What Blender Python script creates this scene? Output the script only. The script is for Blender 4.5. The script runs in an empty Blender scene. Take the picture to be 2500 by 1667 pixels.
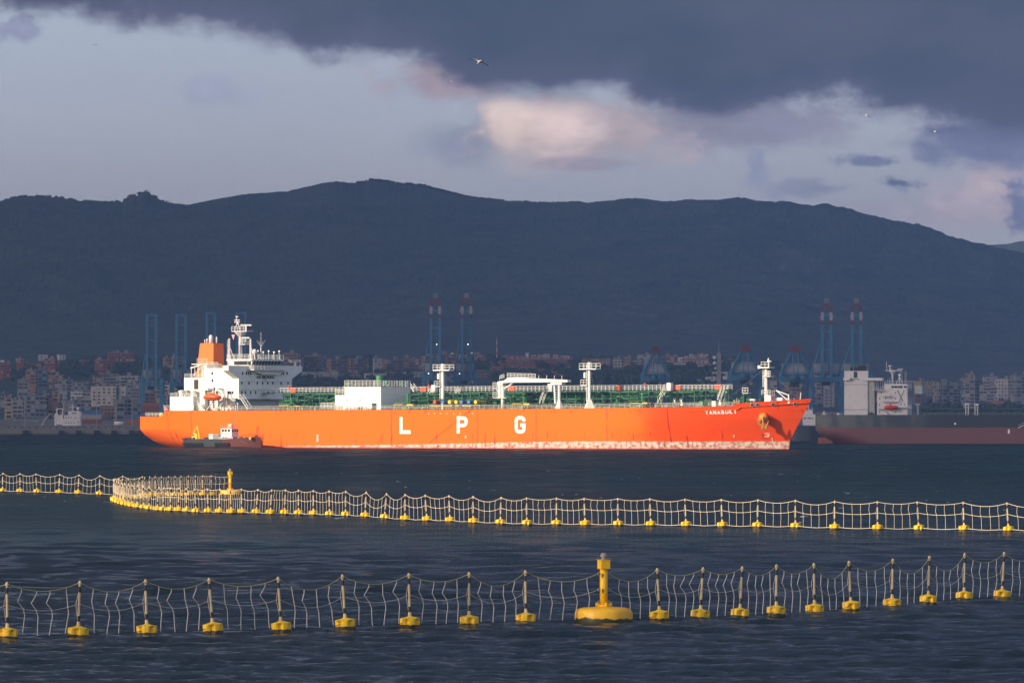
import bpy, bmesh, math, random
import numpy as np
from math import sin, cos, tan, radians as rad, pi, sqrt
random.seed(7)
SC = bpy.context.scene
COL = SC.collection
F = 18200.0          # focal length in photograph pixels (2500 wide)
CH = 11.0            # camera height above the sea
HY = 1000.0          # row of the horizon

# ------------------------------------------------------------------ camera
cam = bpy.data.cameras.new('camera')
cam.lens = F / 2500 * 36; cam.sensor_width = 36; cam.sensor_fit = 'HORIZONTAL'
cam.shift_y = (HY - 833.5) / 2500
cam.clip_start = 5; cam.clip_end = 90000
camo = bpy.data.objects.new('camera', cam); COL.objects.link(camo)
camo.location = (0, 0, CH); camo.rotation_euler = (pi / 2, 0, 0)
SC.camera = camo

# ------------------------------------------------------------------ light
SUN_AZ = 58.0        # degrees to the left of straight behind the camera
SUN_EL = 20.0
sv = (-sin(rad(SUN_AZ)) * cos(rad(SUN_EL)), -cos(rad(SUN_AZ)) * cos(rad(SUN_EL)), sin(rad(SUN_EL)))
sl = bpy.data.lights.new('sun', 'SUN'); sl.energy = 5.0; sl.angle = rad(0.53); sl.color = (1.0, 0.83, 0.62)
so = bpy.data.objects.new('sun', sl); COL.objects.link(so)
from mathutils import Vector, Matrix, noise as mnoise
so.rotation_euler = Vector(sv).to_track_quat('Z', 'Y').to_euler()
so.location = (-300, -200, 300)

SC.view_settings.view_transform = 'Standard'; SC.view_settings.look = 'None'
SC.view_settings.exposure = 0.42; SC.view_settings.gamma = 1
SC.render.engine = 'CYCLES'
cy = SC.cycles
cy.use_denoising = True
cy.max_bounces = 5; cy.diffuse_bounces = 2; cy.glossy_bounces = 3; cy.transmission_bounces = 2
cy.volume_bounces = 0; cy.transparent_max_bounces = 12
cy.caustics_reflective = False; cy.caustics_refractive = False
cy.sample_clamp_indirect = 4

class NT:
    """small helper for node trees"""
    def __init__(s, tree):
        s.t = tree; s.n = tree.nodes; s.l = tree.links
    def new(s, typ, **kw):
        x = s.n.new(typ)
        for k, v in kw.items(): setattr(x, k, v)
        return x
    def put(s, sock, v):
        if v is None: return
        if isinstance(v, bpy.types.NodeSocket): s.l.new(v, sock)
        else: sock.default_value = v
    def math(s, op, a, b=None, c=None, clamp=False):
        x = s.new('ShaderNodeMath', operation=op); x.use_clamp = clamp
        s.put(x.inputs[0], a); s.put(x.inputs[1], b)
        if c is not None: s.put(x.inputs[2], c)
        return x.outputs[0]
    def mix(s, f, a, b):
        x = s.new('ShaderNodeMix', data_type='RGBA')
        s.put(x.inputs[0], f); s.put(x.inputs[6], col(a)); s.put(x.inputs[7], col(b))
        return x.outputs[2]
    def smooth(s, v, lo, hi):
        x = s.new('ShaderNodeMapRange', interpolation_type='SMOOTHSTEP')
        s.put(x.inputs[0], v); x.inputs[1].default_value = lo; x.inputs[2].default_value = hi
        return x.outputs[0]
    def noise(s, vec, scale, detail=4, rough=0.55, dim='3D'):
        x = s.new('ShaderNodeTexNoise', noise_dimensions=dim)
        s.put(x.inputs['Vector'], vec); x.inputs['Scale'].default_value = scale
        x.inputs['Detail'].default_value = detail; x.inputs['Roughness'].default_value = rough
        return x.outputs['Fac']
    def comb(s, x, y, z):
        c = s.new('ShaderNodeCombineXYZ'); s.put(c.inputs[0], x); s.put(c.inputs[1], y); s.put(c.inputs[2], z)
        return c.outputs[0]
    def sep(s, v):
        c = s.new('ShaderNodeSeparateXYZ'); s.put(c.inputs[0], v); return c.outputs
def col(c):
    if isinstance(c, (tuple, list)) and len(c) == 3: return (c[0], c[1], c[2], 1.0)
    return c
def srgb(r, g, b):
    f = lambda v: (v / 255 / 12.92) if v / 255 <= 0.04045 else ((v / 255 + 0.055) / 1.055) ** 2.4
    return (f(r), f(g), f(b))

# ------------------------------------------------------------------ world sky
W = bpy.data.worlds.new('World'); SC.world = W; W.use_nodes = True
nt = NT(W.node_tree); nt.n.clear()
WS = 0.1
out = nt.new('ShaderNodeOutputWorld'); bg = nt.new('ShaderNodeBackground'); bg.inputs[1].default_value = WS
nt.l.new(bg.outputs[0], out.inputs[0])
sky = nt.new('ShaderNodeTexSky', sky_type='NISHITA'); sky.sun_disc = False
sky.sun_elevation = rad(SUN_EL); sky.sun_rotation = math.atan2(sv[0], sv[1]); sky.dust_density = 2.0; sky.air_density = 1.2
tc = nt.new('ShaderNodeTexCoord')
dx, dy, dz = nt.sep(tc.outputs['Generated'])
dyc = nt.math('MAXIMUM', dy, 0.02)
U = nt.math('MULTIPLY', nt.math('DIVIDE', dx, dyc), F / 1000)      # thousand-pixel units right of centre
V = nt.math('MULTIPLY', nt.math('DIVIDE', dz, dyc), F / 1000)      # above the horizon
pv = nt.comb(U, nt.math('MULTIPLY', V, 1.6), 0.0)
n1 = nt.math('SUBTRACT', nt.noise(pv, 2.6, 6, 0.6), 0.5)
n2 = nt.math('SUBTRACT', nt.noise(nt.comb(nt.math('ADD', U, 7.3), nt.math('MULTIPLY', V, 1.5), 2.0), 7.0, 6, 0.62), 0.5)
n4 = nt.math('SUBTRACT', nt.noise(nt.comb(U, nt.math('MULTIPLY', V, 1.3), 9.0), 18.0, 8, 0.65), 0.5)
n3 = nt.math('SUBTRACT', nt.noise(nt.comb(U, nt.math('MULTIPLY', V, 2.2), 5.0), 1.3, 4, 0.5), 0.5)
KS = 1.45
def K(c, k=1.0):
    k = k * KS
    return tuple(k * v / WS for v in srgb(*c))
# clear part of the sky: Nishita tinted towards the pale evening grey of this bank
grad = nt.smooth(V, 0.4, 1.0)
pale = nt.mix(grad, K((163, 164, 174)), K((154, 163, 179)))
pale = nt.mix(nt.math('MULTIPLY', nt.smooth(n3, -0.15, 0.2), 0.25), pale, K((150, 155, 172)))
front = nt.smooth(dy, 0.10, 0.60)
lowc = nt.math('SUBTRACT', 1.0, nt.smooth(dz, 0.70, 0.92))
skyc = nt.mix(0.92, sky.outputs[0], pale)
c = skyc
shade = nt.smooth(nt.math('ADD', n1, nt.math('ADD', nt.math('MULTIPLY', n2, 0.55), nt.math('MULTIPLY', n4, 0.12))), -0.20, 0.20)
def blob(cx, cy_, rx, ry, color, strength=1.0, soft=0.45, namp=1.1, rot=0.0):
    global c
    u0 = (cx - 1250) / 1000; v0 = (HY - cy_) / 1000
    du = nt.math('SUBTRACT', U, u0); dv = nt.math('SUBTRACT', V, v0)
    if rot:
        cr, sr = cos(rad(rot)), sin(rad(rot))
        du, dv = (nt.math('ADD', nt.math('MULTIPLY', du, cr), nt.math('MULTIPLY', dv, sr)),
                  nt.math('SUBTRACT', nt.math('MULTIPLY', dv, cr), nt.math('MULTIPLY', du, sr)))
    du = nt.math('MULTIPLY', du, 1000 / rx); dv = nt.math('MULTIPLY', dv, 1000 / ry)
    l = nt.math('SQRT', nt.math('ADD', nt.math('MULTIPLY', du, du), nt.math('MULTIPLY', dv, dv)))
    v = nt.math('ADD', nt.math('SUBTRACT', 1.0, l), nt.math('ADD', nt.math('MULTIPLY', n1, namp), nt.math('ADD', nt.math('MULTIPLY', n2, namp * 1.5), nt.math('MULTIPLY', n4, namp * 0.55))))
    m = nt.math('MULTIPLY', nt.smooth(v, 0.0, soft), strength)
    c = nt.mix(m, c, nt.mix(shade, K(tuple(v * .90 for v in color)), K(tuple(min(255, v * 1.06) for v in color))))
blob(520, 225, 95, 42, (142, 146, 166), 0.8, 0.6, 2.1)
blob(620, 232, 45, 14, (146, 150, 170), 0.6, 0.6, 2.1)
blob(45, 78, 90, 42, (130, 134, 158), 0.9, 0.6, 2.1)
blob(1150, 345, 170, 90, (132, 136, 156), 0.8, 0.8)
blob(1090, 195, 230, 85, (156, 141, 151), 1.0, 0.7)
blob(1760, 300, 430, 95, (130, 128, 145), 1.0, 0.7)
blob(1440, 325, 330, 125, (174, 160, 164), 1.0, 0.7)
blob(1310, 325, 200, 125, (206, 185, 180), 1.0, 0.8, 0.8)
blob(1240, 300, 85, 85, (220, 198, 188), 0.85, 0.7, 0.9)
blob(1420, 400, 210, 28, (150, 140, 156), 0.7, 0.7, 0.9)
blob(1980, 460, 130, 34, (134, 137, 160), 0.8, 0.6, 2.1)
blob(1850, 400, 34, 60, (136, 141, 164), 0.8, 0.6, 2.1)
blob(2140, 520, 300, 60, (156, 150, 164), 0.7, 0.9)
blob(2390, 500, 230, 100, (178, 165, 174), 0.95, 0.8)
blob(2420, 440, 110, 60, (190, 173, 175), 0.8, 0.9)
blob(2440, 330, 330, 110, (106, 110, 138), 1.0, 0.7)
blob(2120, 395, 110, 26, (112, 118, 146), 0.9, 0.6, 2.1)
blob(2195, 445, 66, 36, (100, 108, 138), 1.0, 0.6, 2.1)
blob(2500, 520, 70, 70, (112, 116, 146), 1.0, 0.6, 2.1)
# dark bank along the top
fc = nt.new('ShaderNodeFloatCurve')
cm = fc.mapping; pts = [(-400, 30), (0, 22), (100, 32), (200, 50), (500, 68), (700, 92), (780, 145), (880, 128), (1000, 150), (1130, 205), (1280, 232),
       (1500, 232), (1600, 268), (1720, 283), (1860, 262), (2020, 240), (2110, 268), (2200, 300), (2350, 315), (2500, 330), (2900, 360)]
cu = cm.curves[0]
P = [((x + 400) / 3300, 1 - y / 500) for x, y in pts]
cu.points[0].location = P[0]; cu.points[-1].location = P[-1]
for p in P[1:-1]: cu.points.new(*p)
cm.update()
xn = nt.math('MULTIPLY', nt.math('ADD', U, 1.65), 1 / 3.3, clamp=True)
nt.l.new(xn, fc.inputs['Value'])
edge = nt.math('ADD', nt.math('MULTIPLY', fc.outputs[0], 0.5), 0.5)
vv = nt.math('ADD', nt.math('SUBTRACT', V, edge), nt.math('ADD', nt.math('MULTIPLY', n1, 0.11), nt.math('ADD', nt.math('MULTIPLY', n2, 0.13), nt.math('MULTIPLY', n4, 0.025))))
bank = nt.smooth(vv, -0.034, 0.038)
bcol = nt.mix(nt.smooth(n3, -0.12, 0.15), K((54, 64, 82)), K((71, 75, 92)))
bcol = nt.mix(nt.smooth(vv, 0.10, 0.0), bcol, K((78, 80, 102)))
c = nt.mix(bank, c, bcol)
# the rest of the dome: broken cloud over the clear sky
bn = nt.noise(tc.outputs['Generated'], 2.2, 6, 0.6)
sat = nt.new('ShaderNodeHueSaturation'); sat.inputs['Saturation'].default_value = 0.9; sat.inputs['Value'].default_value = 1.6
nt.l.new(sky.outputs[0], sat.inputs['Color'])
rest = nt.mix(nt.math('MULTIPLY', nt.smooth(bn, 0.42, 0.62), 0.75), sat.outputs[0], (4.2, 4.1, 5.9))
fr = nt.math('MULTIPLY', front, lowc)
c = nt.mix(fr, rest, c)
nt.l.new(c, bg.inputs[0])

# ------------------------------------------------------------------ materials
MATS = {}
def mat(name, color=(0.5, 0.5, 0.5), rough=0.6, metal=0.0, var=0.12, scale=1.0, spec=0.4, emis=None, dirt=None):
    if name in MATS: return MATS[name]
    m = bpy.data.materials.new(name); m.use_nodes = True
    t = NT(m.node_tree); b = t.n['Principled BSDF']
    tcn = t.new('ShaderNodeTexCoord')
    nz = t.noise(tcn.outputs['Object'], scale, 5)
    lo = tuple(v * (1 - var) for v in color); hi = tuple(min(1, v * (1 + var)) for v in color)
    cc = t.mix(nz, lo, hi)
    if dirt:
        nz2 = t.noise(tcn.outputs['Object'], scale * 2.7, 6, 0.65)
        cc = t.mix(t.math('MULTIPLY', t.smooth(nz2, 0.52, 0.7), dirt[1]), cc, dirt[0])
    t.l.new(cc, b.inputs['Base Color'])
    b.inputs['Roughness'].default_value = rough; b.inputs['Metallic'].default_value = metal
    b.inputs['Specular IOR Level'].default_value = spec
    if emis:
        b.inputs['Emission Color'].default_value = col(emis[0]); b.inputs['Emission Strength'].default_value = emis[1]
    MATS[name] = m; return m
white = mat('white_paint', (0.80, 0.79, 0.75), 0.5, dirt=((0.45, 0.30, 0.18), 0.25), scale=0.35)
cream = mat('cream_paint', (0.74, 0.72, 0.66), 0.5, scale=0.4)
offwhite = mat('weathered_white', (0.62, 0.58, 0.62), 0.6, dirt=((0.35, 0.28, 0.25), 0.3), scale=0.4)
orange = mat('orange_paint', (0.92, 0.20, 0.025), 0.5, scale=0.3)
lboat = mat('lifeboat_orange', (0.85, 0.12, 0.02), 0.45, scale=2)
redp = mat('red_paint', (0.62, 0.06, 0.04), 0.5)
green = mat('deck_green', (0.022, 0.105, 0.05), 0.6, var=0.45, scale=0.6)
green2 = mat('bright_green', (0.045, 0.21, 0.085), 0.5, var=0.25)
dgreen = mat('dull_green', (0.012, 0.055, 0.03), 0.6, var=0.35, scale=0.8)
yellow = mat('yellow_paint', (0.75, 0.50, 0.02), 0.5)
dark = mat('black_paint', (0.02, 0.02, 0.022), 0.6)
rubber = mat('rubber', (0.018, 0.018, 0.02), 0.85)
glass = mat('window_glass', (0.02, 0.025, 0.03), 0.12, spec=0.6)
grey = mat('grey_paint', (0.22, 0.23, 0.25), 0.6, dirt=((0.18, 0.08, 0.04), 0.5), scale=0.8)
steel = mat('steel', (0.30, 0.30, 0.31), 0.45, metal=0.3)
bluec = mat('crane_blue', (0.045, 0.165, 0.29), 0.6, var=0.1, scale=0.05)
cgrey = mat('crane_grey', (0.30, 0.30, 0.34), 0.6)
cred = mat('crane_red', (0.13, 0.028, 0.04), 0.6)
lightw = mat('lamp_glow', (1, 1, 1), 0.5, emis=((1.0, 0.93, 0.8), 9.0))
fyel = mat('float_yellow', (0.86, 0.47, 0.012), 0.5, var=0.1, scale=1.5, dirt=((0.55, 0.26, 0.02), 0.5))
pole_m = mat('pole_ivory', (0.58, 0.44, 0.25), 0.6, var=0.15, scale=4, dirt=((0.4, 0.25, 0.1), 0.5))
rope_y = mat('rope_yellow', (0.46, 0.40, 0.13), 0.8, scale=3)
rope_w = mat('rope_white', (0.46, 0.42, 0.40), 0.8, scale=3)
rope_i = mat('rope_ivory', (0.74, 0.62, 0.46), 0.8, scale=3)
rope_d = mat('rope_dark', (0.03, 0.03, 0.035), 0.8)
feather_w = mat('white_feathers', (0.8, 0.8, 0.8), 0.8)
feather_g = mat('grey_feathers', (0.35, 0.36, 0.38), 0.8)
anchor_m = mat('anchor_steel', (0.42, 0.22, 0.05), 0.7, dirt=((0.2, 0.06, 0.02), 0.8), scale=2)
brown_m = mat('rusty_red', (0.16, 0.03, 0.025), 0.6)
bluem = mat('blue_paint', (0.08, 0.16, 0.42), 0.5)

def float_material():
    m = bpy.data.materials.new('float_with_weed_line'); m.use_nodes = True
    t = NT(m.node_tree); b = t.n['Principled BSDF']; tcn = t.new('ShaderNodeTexCoord')
    o = tcn.outputs['Object']; z = t.sep(o)[2]
    nz = t.noise(o, 3.5, 5, 0.65)
    base = t.mix(t.smooth(nz, 0.45, 0.75), (0.90, 0.55, 0.012), (0.66, 0.33, 0.012))
    h = t.math('ADD', z, t.math('MULTIPLY', t.math('SUBTRACT', nz, 0.5), 0.22))
    base = t.mix(t.smooth(h, 0.11, 0.05), base, (0.03, 0.025, 0.012))
    t.l.new(base, b.inputs['Base Color']); b.inputs['Roughness'].default_value = 0.5
    return m
float_m = float_material()

# ------------------------------------------------------------------ mesh helpers
class MB:
    def __init__(s): s.v = []; s.f = []
    def add(s, vs, fs):
        o = len(s.v); s.v += [tuple(map(float, p)) for p in vs]; s.f += [tuple(i + o for i in f) for f in fs]; return s
    def box(s, cx, cy, cz, sx, sy, sz, rz=0.0):
        c_, s_ = cos(rz), sin(rz); vs = []
        for k in (-.5, .5):
            for a, b in ((-.5, -.5), (.5, -.5), (.5, .5), (-.5, .5)):
                x, y = a * sx, b * sy
                vs.append((cx + x * c_ - y * s_, cy + x * s_ + y * c_, cz + k * sz))
        return s.add(vs, [(3, 2, 1, 0), (4, 5, 6, 7), (0, 1, 5, 4), (1, 2, 6, 5), (2, 3, 7, 6), (3, 0, 4, 7)])
    def bb(s, x0, x1, y0, y1, z0, z1):
        return s.box((x0 + x1) / 2, (y0 + y1) / 2, (z0 + z1) / 2, abs(x1 - x0), abs(y1 - y0), abs(z1 - z0))
    def tube(s, p0, p1, r0, r1=None, n=8, cap=True):
        r1 = r0 if r1 is None else r1
        a = Vector(p0); b = Vector(p1); d = (b - a)
        if d.length < 1e-6: return s
        d.normalize(); u = d.orthogonal().normalized(); w = d.cross(u)
        vs = []
        for c_, r in ((a, r0), (b, r1)):
            for i in range(n):
                t = 2 * pi * (i + .5) / n; vs.append(c_ + u * (r * cos(t)) + w * (r * sin(t)))
        fs = [(i, (i + 1) % n, n + (i + 1) % n, n + i) for i in range(n)]
        if cap: fs += [tuple(range(n - 1, -1, -1)), tuple(range(n, 2 * n))]
        return s.add(vs, fs)
    def path(s, pts, r, n=5):
        pts = [Vector(p) for p in pts]; vs = []; m = len(pts)
        for k, p in enumerate(pts):
            d = (pts[min(k + 1, m - 1)] - pts[max(k - 1, 0)]).normalized()
            ref = Vector((0, 0, 1)) if abs(d.z) < 0.8 else Vector((1, 0, 0))
            u = d.cross(ref).normalized(); w = u.cross(d)
            for i in range(n):
                t = 2 * pi * i / n; vs.append(p + u * (r * cos(t)) + w * (r * sin(t)))
        fs = []
        for k in range(m - 1):
            for i in range(n):
                j = (i + 1) % n; fs.append((k * n + i, k * n + j, (k + 1) * n + j, (k + 1) * n + i))
        fs += [tuple(range(n - 1, -1, -1)), tuple(range((m - 1) * n, m * n))]
        return s.add(vs, fs)
    def lathe(s, prof, cx=0, cy=0, cz=0, n=16):
        vs = []; fs = []
        for r, z in prof:
            for i in range(n):
                t = 2 * pi * i / n; vs.append((cx + r * cos(t), cy + r * sin(t), cz + z))
        m = len(prof)
        for k in range(m - 1):
            for i in range(n):
                j = (i + 1) % n; fs.append((k * n + i, k * n + j, (k + 1) * n + j, (k + 1) * n + i))
        fs += [tuple(range(n - 1, -1, -1)), tuple(range((m - 1) * n, m * n))]
        return s.add(vs, fs)
    def prismY(s, poly, y0, y1):
        """polygon in x,z extruded along y"""
        n = len(poly); vs = [(x, y0, z) for x, z in poly] + [(x, y1, z) for x, z in poly]
        return s.add(vs, [tuple(range(n)), tuple(range(2 * n - 1, n - 1, -1))] + [(i, n + i, n + (i + 1) % n, (i + 1) % n) for i in range(n)])
    def prismX(s, poly, x0, x1):
        n = len(poly); vs = [(x0, y, z) for y, z in poly] + [(x1, y, z) for y, z in poly]
        return s.add(vs, [tuple(range(n - 1, -1, -1)), tuple(range(n, 2 * n))] + [(i, (i + 1) % n, n + (i + 1) % n, n + i) for i in range(n)])
    def torus(s, c_, axis, R, r, n=14, m=6):
        a = Vector(axis).normalized(); u = a.orthogonal().normalized(); w = a.cross(u); c_ = Vector(c_); vs = []; fs = []
        for i in range(n):
            t = 2 * pi * i / n; d = u * cos(t) + w * sin(t)
            for j in range(m):
                q = 2 * pi * j / m; vs.append(c_ + d * (R + r * cos(q)) + a * (r * sin(q)))
        for i in range(n):
            for j in range(m):
                fs.append((i * m + j, ((i + 1) % n) * m + j, ((i + 1) % n) * m + (j + 1) % m, i * m + (j + 1) % m))
        return s.add(vs, fs)
    def rail(s, pts, h=1.1, r=0.05, step=2.0, bars=3, n=4):
        """handrail along a polyline of deck points"""
        pts = [Vector(p) for p in pts]
        for a, b in zip(pts[:-1], pts[1:]):
            L = (b - a).length; k = max(1, int(round(L / step)))
            for i in range(k + 1):
                p = a.lerp(b, i / k); s.tube(p, p + Vector((0, 0, h)), r, n=n)
            for j in range(1, bars + 1):
                z = Vector((0, 0, h * j / bars)); s.tube(a + z, b + z, r * .9, n=n)
        return s
    def build(s, name, m, parent=None, smooth=False, loc=None):
        me = bpy.data.meshes.new(name); me.from_pydata(s.v, [], s.f); me.update()
        if smooth: me.polygons.foreach_set('use_smooth', [True] * len(me.polygons))
        if m: me.materials.append(m)
        o = bpy.data.objects.new(name, me); COL.objects.link(o)
        if parent: o.parent = parent
        if loc: o.location = loc
        return o
def tag(o, label=None, cat=None, group=None, kind=None):
    if label: o['label'] = label
    if cat: o['category'] = cat
    if group: o['group'] = group
    if kind: o['kind'] = kind
    return o
def empty(name, loc, rz=0.0, label=None, cat=None, group=None):
    o = bpy.data.objects.new(name, None); COL.objects.link(o); o.location = loc; o.rotation_euler = (0, 0, rz)
    o.empty_display_size = 0.5
    return tag(o, label, cat, group)
def copy_tree(o, parent=None):
    c_ = o.copy(); COL.objects.link(c_)
    if parent: c_.parent = parent
    for ch in list(o.children): copy_tree(ch, c_)
    return c_
ORD = ['', 'first', 'second', 'third', 'fourth', 'fifth', 'sixth', 'seventh', 'eighth', 'ninth', 'tenth', 'eleventh', 'twelfth', 'thirteenth',
       'fourteenth', 'fifteenth', 'sixteenth', 'seventeenth', 'eighteenth', 'nineteenth', 'twentieth']
def ordw(i):
    if i <= 20: return ORD[i]
    tens = {2: 'twenty', 3: 'thirty', 4: 'forty', 5: 'fifty', 6: 'sixty', 7: 'seventy', 8: 'eighty', 9: 'ninety'}
    t_, u_ = divmod(i, 10)
    if u_ == 0: return tens[t_][:-1] + 'ieth'
    return tens[t_] + '-' + ORD[u_]
def at(px, py, Y): return ((px - 1250) * Y / F, Y, CH - (py - HY) * Y / F)
def sea_depth(py): return F * CH / (py - HY)

def text_mesh(txt, size, bold=0.0, extrude=0.03):
    cu_ = bpy.data.curves.new('t', 'FONT'); cu_.body = txt; cu_.size = size; cu_.offset = bold; cu_.extrude = extrude
    cu_.align_x = 'LEFT'; cu_.resolution_u = 3
    o = bpy.data.objects.new('t', cu_); COL.objects.link(o)
    dg = bpy.context.evaluated_depsgraph_get(); dg.update()
    me = bpy.data.meshes.new_from_object(o.evaluated_get(dg)); bpy.data.objects.remove(o)
    vs = [tuple(v.co) for v in me.vertices]; fs = [tuple(p.vertices) for p in me.polygons]
    bpy.data.meshes.remove(me); return vs, fs
def ribbon(pts, w, closed=False):
    """flat ribbon along a 2D path with mitred corners"""
    m = len(pts); L = []; R = []
    for i, p in enumerate(pts):
        p = np.array(p); a = np.array(pts[i - 1]) if i > 0 else None; b = np.array(pts[i + 1]) if i < m - 1 else None
        d1 = (p - a) / np.linalg.norm(p - a) if a is not None else None
        d2 = (b - p) / np.linalg.norm(b - p) if b is not None else None
        if d1 is None: d1 = d2
        if d2 is None: d2 = d1
        n1_ = np.array((-d1[1], d1[0])); n2_ = np.array((-d2[1], d2[0])); n_ = n1_ + n2_; n_ /= np.linalg.norm(n_)
        k = w / 2 / max(0.4, n_.dot(n1_)); L.append(p + n_ * k); R.append(p - n_ * k)
    return L, R
# ================================================================== SEA
def build_sea():
    rng = np.random.default_rng(3)
    a1 = np.linspace(-0.088, 0.088, 760)
    a2 = np.concatenate([-np.linspace(pi, 0.098, 60)[:-1], a1, np.linspace(0.098, pi, 60)[:-1]])
    rs = [2.0, 30, 80, 140, 200, 240]
    r = 262.0
    while r < 2600:
        rs.append(r); r += max(0.34, r * r / (CH * 7455) * 0.42)
    while r < 60000: rs.append(r); r *= 1.06
    rs = np.array(rs); NA = len(a2); NR = len(rs)
    A, R = np.meshgrid(a2, rs)
    X = R * np.sin(A); Y = R * np.cos(A)
    Z = np.zeros_like(X)
    spacing = np.maximum(np.gradient(rs)[:, None], 0.0) * np.ones_like(X)
    wind = rad(262)
    for i in range(120):
        lam = 0.8 * (7.5 / 0.8) ** (rng.random() ** 1.1) if i < 96 else (7 + 9 * rng.random() if i < 112 else 16 + 28 * rng.random())
        th = wind + rng.normal(0, 0.6)
        k = 2 * pi / lam
        amp = 0.0115 * lam ** 0.5 if i < 96 else (0.0016 * lam if i < 112 else 0.0011 * lam)
        fade = np.clip((lam / np.maximum(spacing, .01) - 2.0) / 2.0, 0, 1)
        ph = rng.random() * 2 * pi
        mod = 0.6 + 0.4 * np.sin(X * rng.normal(0, .012) + Y * rng.normal(0, .006) + rng.random() * 6)
        q = k * (X * cos(th) + Y * sin(th)) + ph
        Z += fade * amp * mod * (np.sin(q) + 0.28 * np.cos(2 * q))
    gust = 1 + 0.35 * np.sin(Y * 0.013 + 2.1 * np.sin(X * 0.017 + 1)) * np.sin(X * 0.011 + Y * 0.004)
    Z *= gust
    inside = (np.abs(A) < 0.09) & (R > 255)
    Z[~inside] = 0
    co = np.stack([X, Y, Z], -1).reshape(-1, 3).astype(np.float32)
    idx = np.arange(NA * NR).reshape(NR, NA)
    nxt = np.roll(idx, -1, axis=1)
    q = np.stack([idx[:-1], nxt[:-1], nxt[1:], idx[1:]], -1).reshape(-1, 4)[:, ::-1]
    me = bpy.data.meshes.new('sea')
    me.vertices.add(len(co)); me.vertices.foreach_set('co', co.ravel())
    me.loops.add(q.size); me.loops.foreach_set('vertex_index', q.ravel().astype(np.int32))
    me.polygons.add(len(q)); me.polygons.foreach_set('loop_start', np.arange(0, q.size, 4, dtype=np.int32))
    me.polygons.foreach_set('use_smooth', np.ones(len(q), dtype=bool))
    me.update(calc_edges=True); me.validate()
    m = bpy.data.materials.new('sea_water'); m.use_nodes = True
    t = NT(m.node_tree); b = t.n['Principled BSDF']; g = t.new('ShaderNodeNewGeometry')
    pos = g.outputs['Position']; s = t.sep(pos)
    big = t.noise(t.comb(t.math('MULTIPLY', s[0], 0.012), t.math('MULTIPLY', s[1], 0.006), 0), 1.0, 4)
    cc = t.mix(t.smooth(big, 0.35, 0.65), (0.003, 0.011, 0.016), (0.005, 0.021, 0.027))
    st1 = t.noise(t.comb(t.math('MULTIPLY', s[0], 0.07), t.math('MULTIPLY', s[1], 0.045), 6), 1.0, 5, 0.65)
    cc = t.mix(t.math('MULTIPLY', t.smooth(st1, 0.42, 0.68), 0.6), cc, (0.013, 0.024, 0.031))
    foam = t.noise(t.comb(t.math('MULTIPLY', s[0], 0.55), t.math('MULTIPLY', s[1], 0.16), 3), 1.0, 5, 0.6)
    fo = t.math('MULTIPLY', t.smooth(foam, 0.70, 0.715), t.smooth(s[1], 640, 760))
    cc = t.mix(fo, cc, (0.75, 0.78, 0.8))
    t.l.new(cc, b.inputs['Base Color'])
    b.inputs['IOR'].default_value = 1.333; t.put(b.inputs['Specular IOR Level'], t.math('SUBTRACT', 0.165, t.math('MULTIPLY', t.smooth(s[1], 430, 1300), 0.115)))
    t.put(b.inputs['Roughness'], t.math('ADD', t.math('MULTIPLY', fo, 0.5), t.math('ADD', 0.09, t.math('MULTIPLY', t.smooth(s[1], 350, 1900), t.math('ADD', 0.06, t.math('MULTIPLY', t.smooth(st1, 0.35, 0.7), 0.26))))))
    bp = t.new('ShaderNodeBump'); bp.inputs['Strength'].default_value = 0.9; bp.inputs['Distance'].default_value = 0.26
    hn = t.noise(t.comb(t.math('MULTIPLY', s[0], 2.7), t.math('MULTIPLY', s[1], 2.4), 0), 1.0, 5, 0.65)
    t.l.new(hn, bp.inputs['Height'])
    prev_n = bp.outputs[0]
    for sx_, sy_, dist_, lo_, hi_ in ((0.55, 0.40, 0.55, 380, 560), (0.22, 0.15, 1.3, 620, 950), (0.10, 0.05, 3.0, 1000, 1500)):
        b2 = t.new('ShaderNodeBump'); b2.inputs['Strength'].default_value = 1.0
        t.put(b2.inputs['Distance'], t.math('MULTIPLY', t.smooth(s[1], lo_, hi_), dist_))
        t.l.new(t.noise(t.comb(t.math('MULTIPLY', s[0], sx_), t.math('MULTIPLY', s[1], sy_), sx_ * 9), 1.0, 4, 0.6), b2.inputs['Height'])
        t.l.new(prev_n, b2.inputs['Normal']); prev_n = b2.outputs[0]
    t.l.new(prev_n, b.inputs['Normal'])
    # choppy water never mirrors fully at grazing angles: part of it stays matt
    out_ = [n_ for n_ in t.n if n_.type == 'OUTPUT_MATERIAL'][0]
    df = t.new('ShaderNodeBsdfDiffuse'); t.l.new(cc, df.inputs[0])
    ms = t.new('ShaderNodeMixShader'); t.l.new(t.math('MULTIPLY', t.smooth(s[1], 340, 820), 0.60), ms.inputs[0]); t.l.new(b.outputs[0], ms.inputs[1]); t.l.new(df.outputs[0], ms.inputs[2]); t.l.new(ms.outputs[0], out_.inputs[0])
    me.materials.append(m)
    o = bpy.data.objects.new('sea', me); COL.objects.link(o); tag(o, kind='structure', label='dark slate blue choppy sea')
build_sea()

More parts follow.
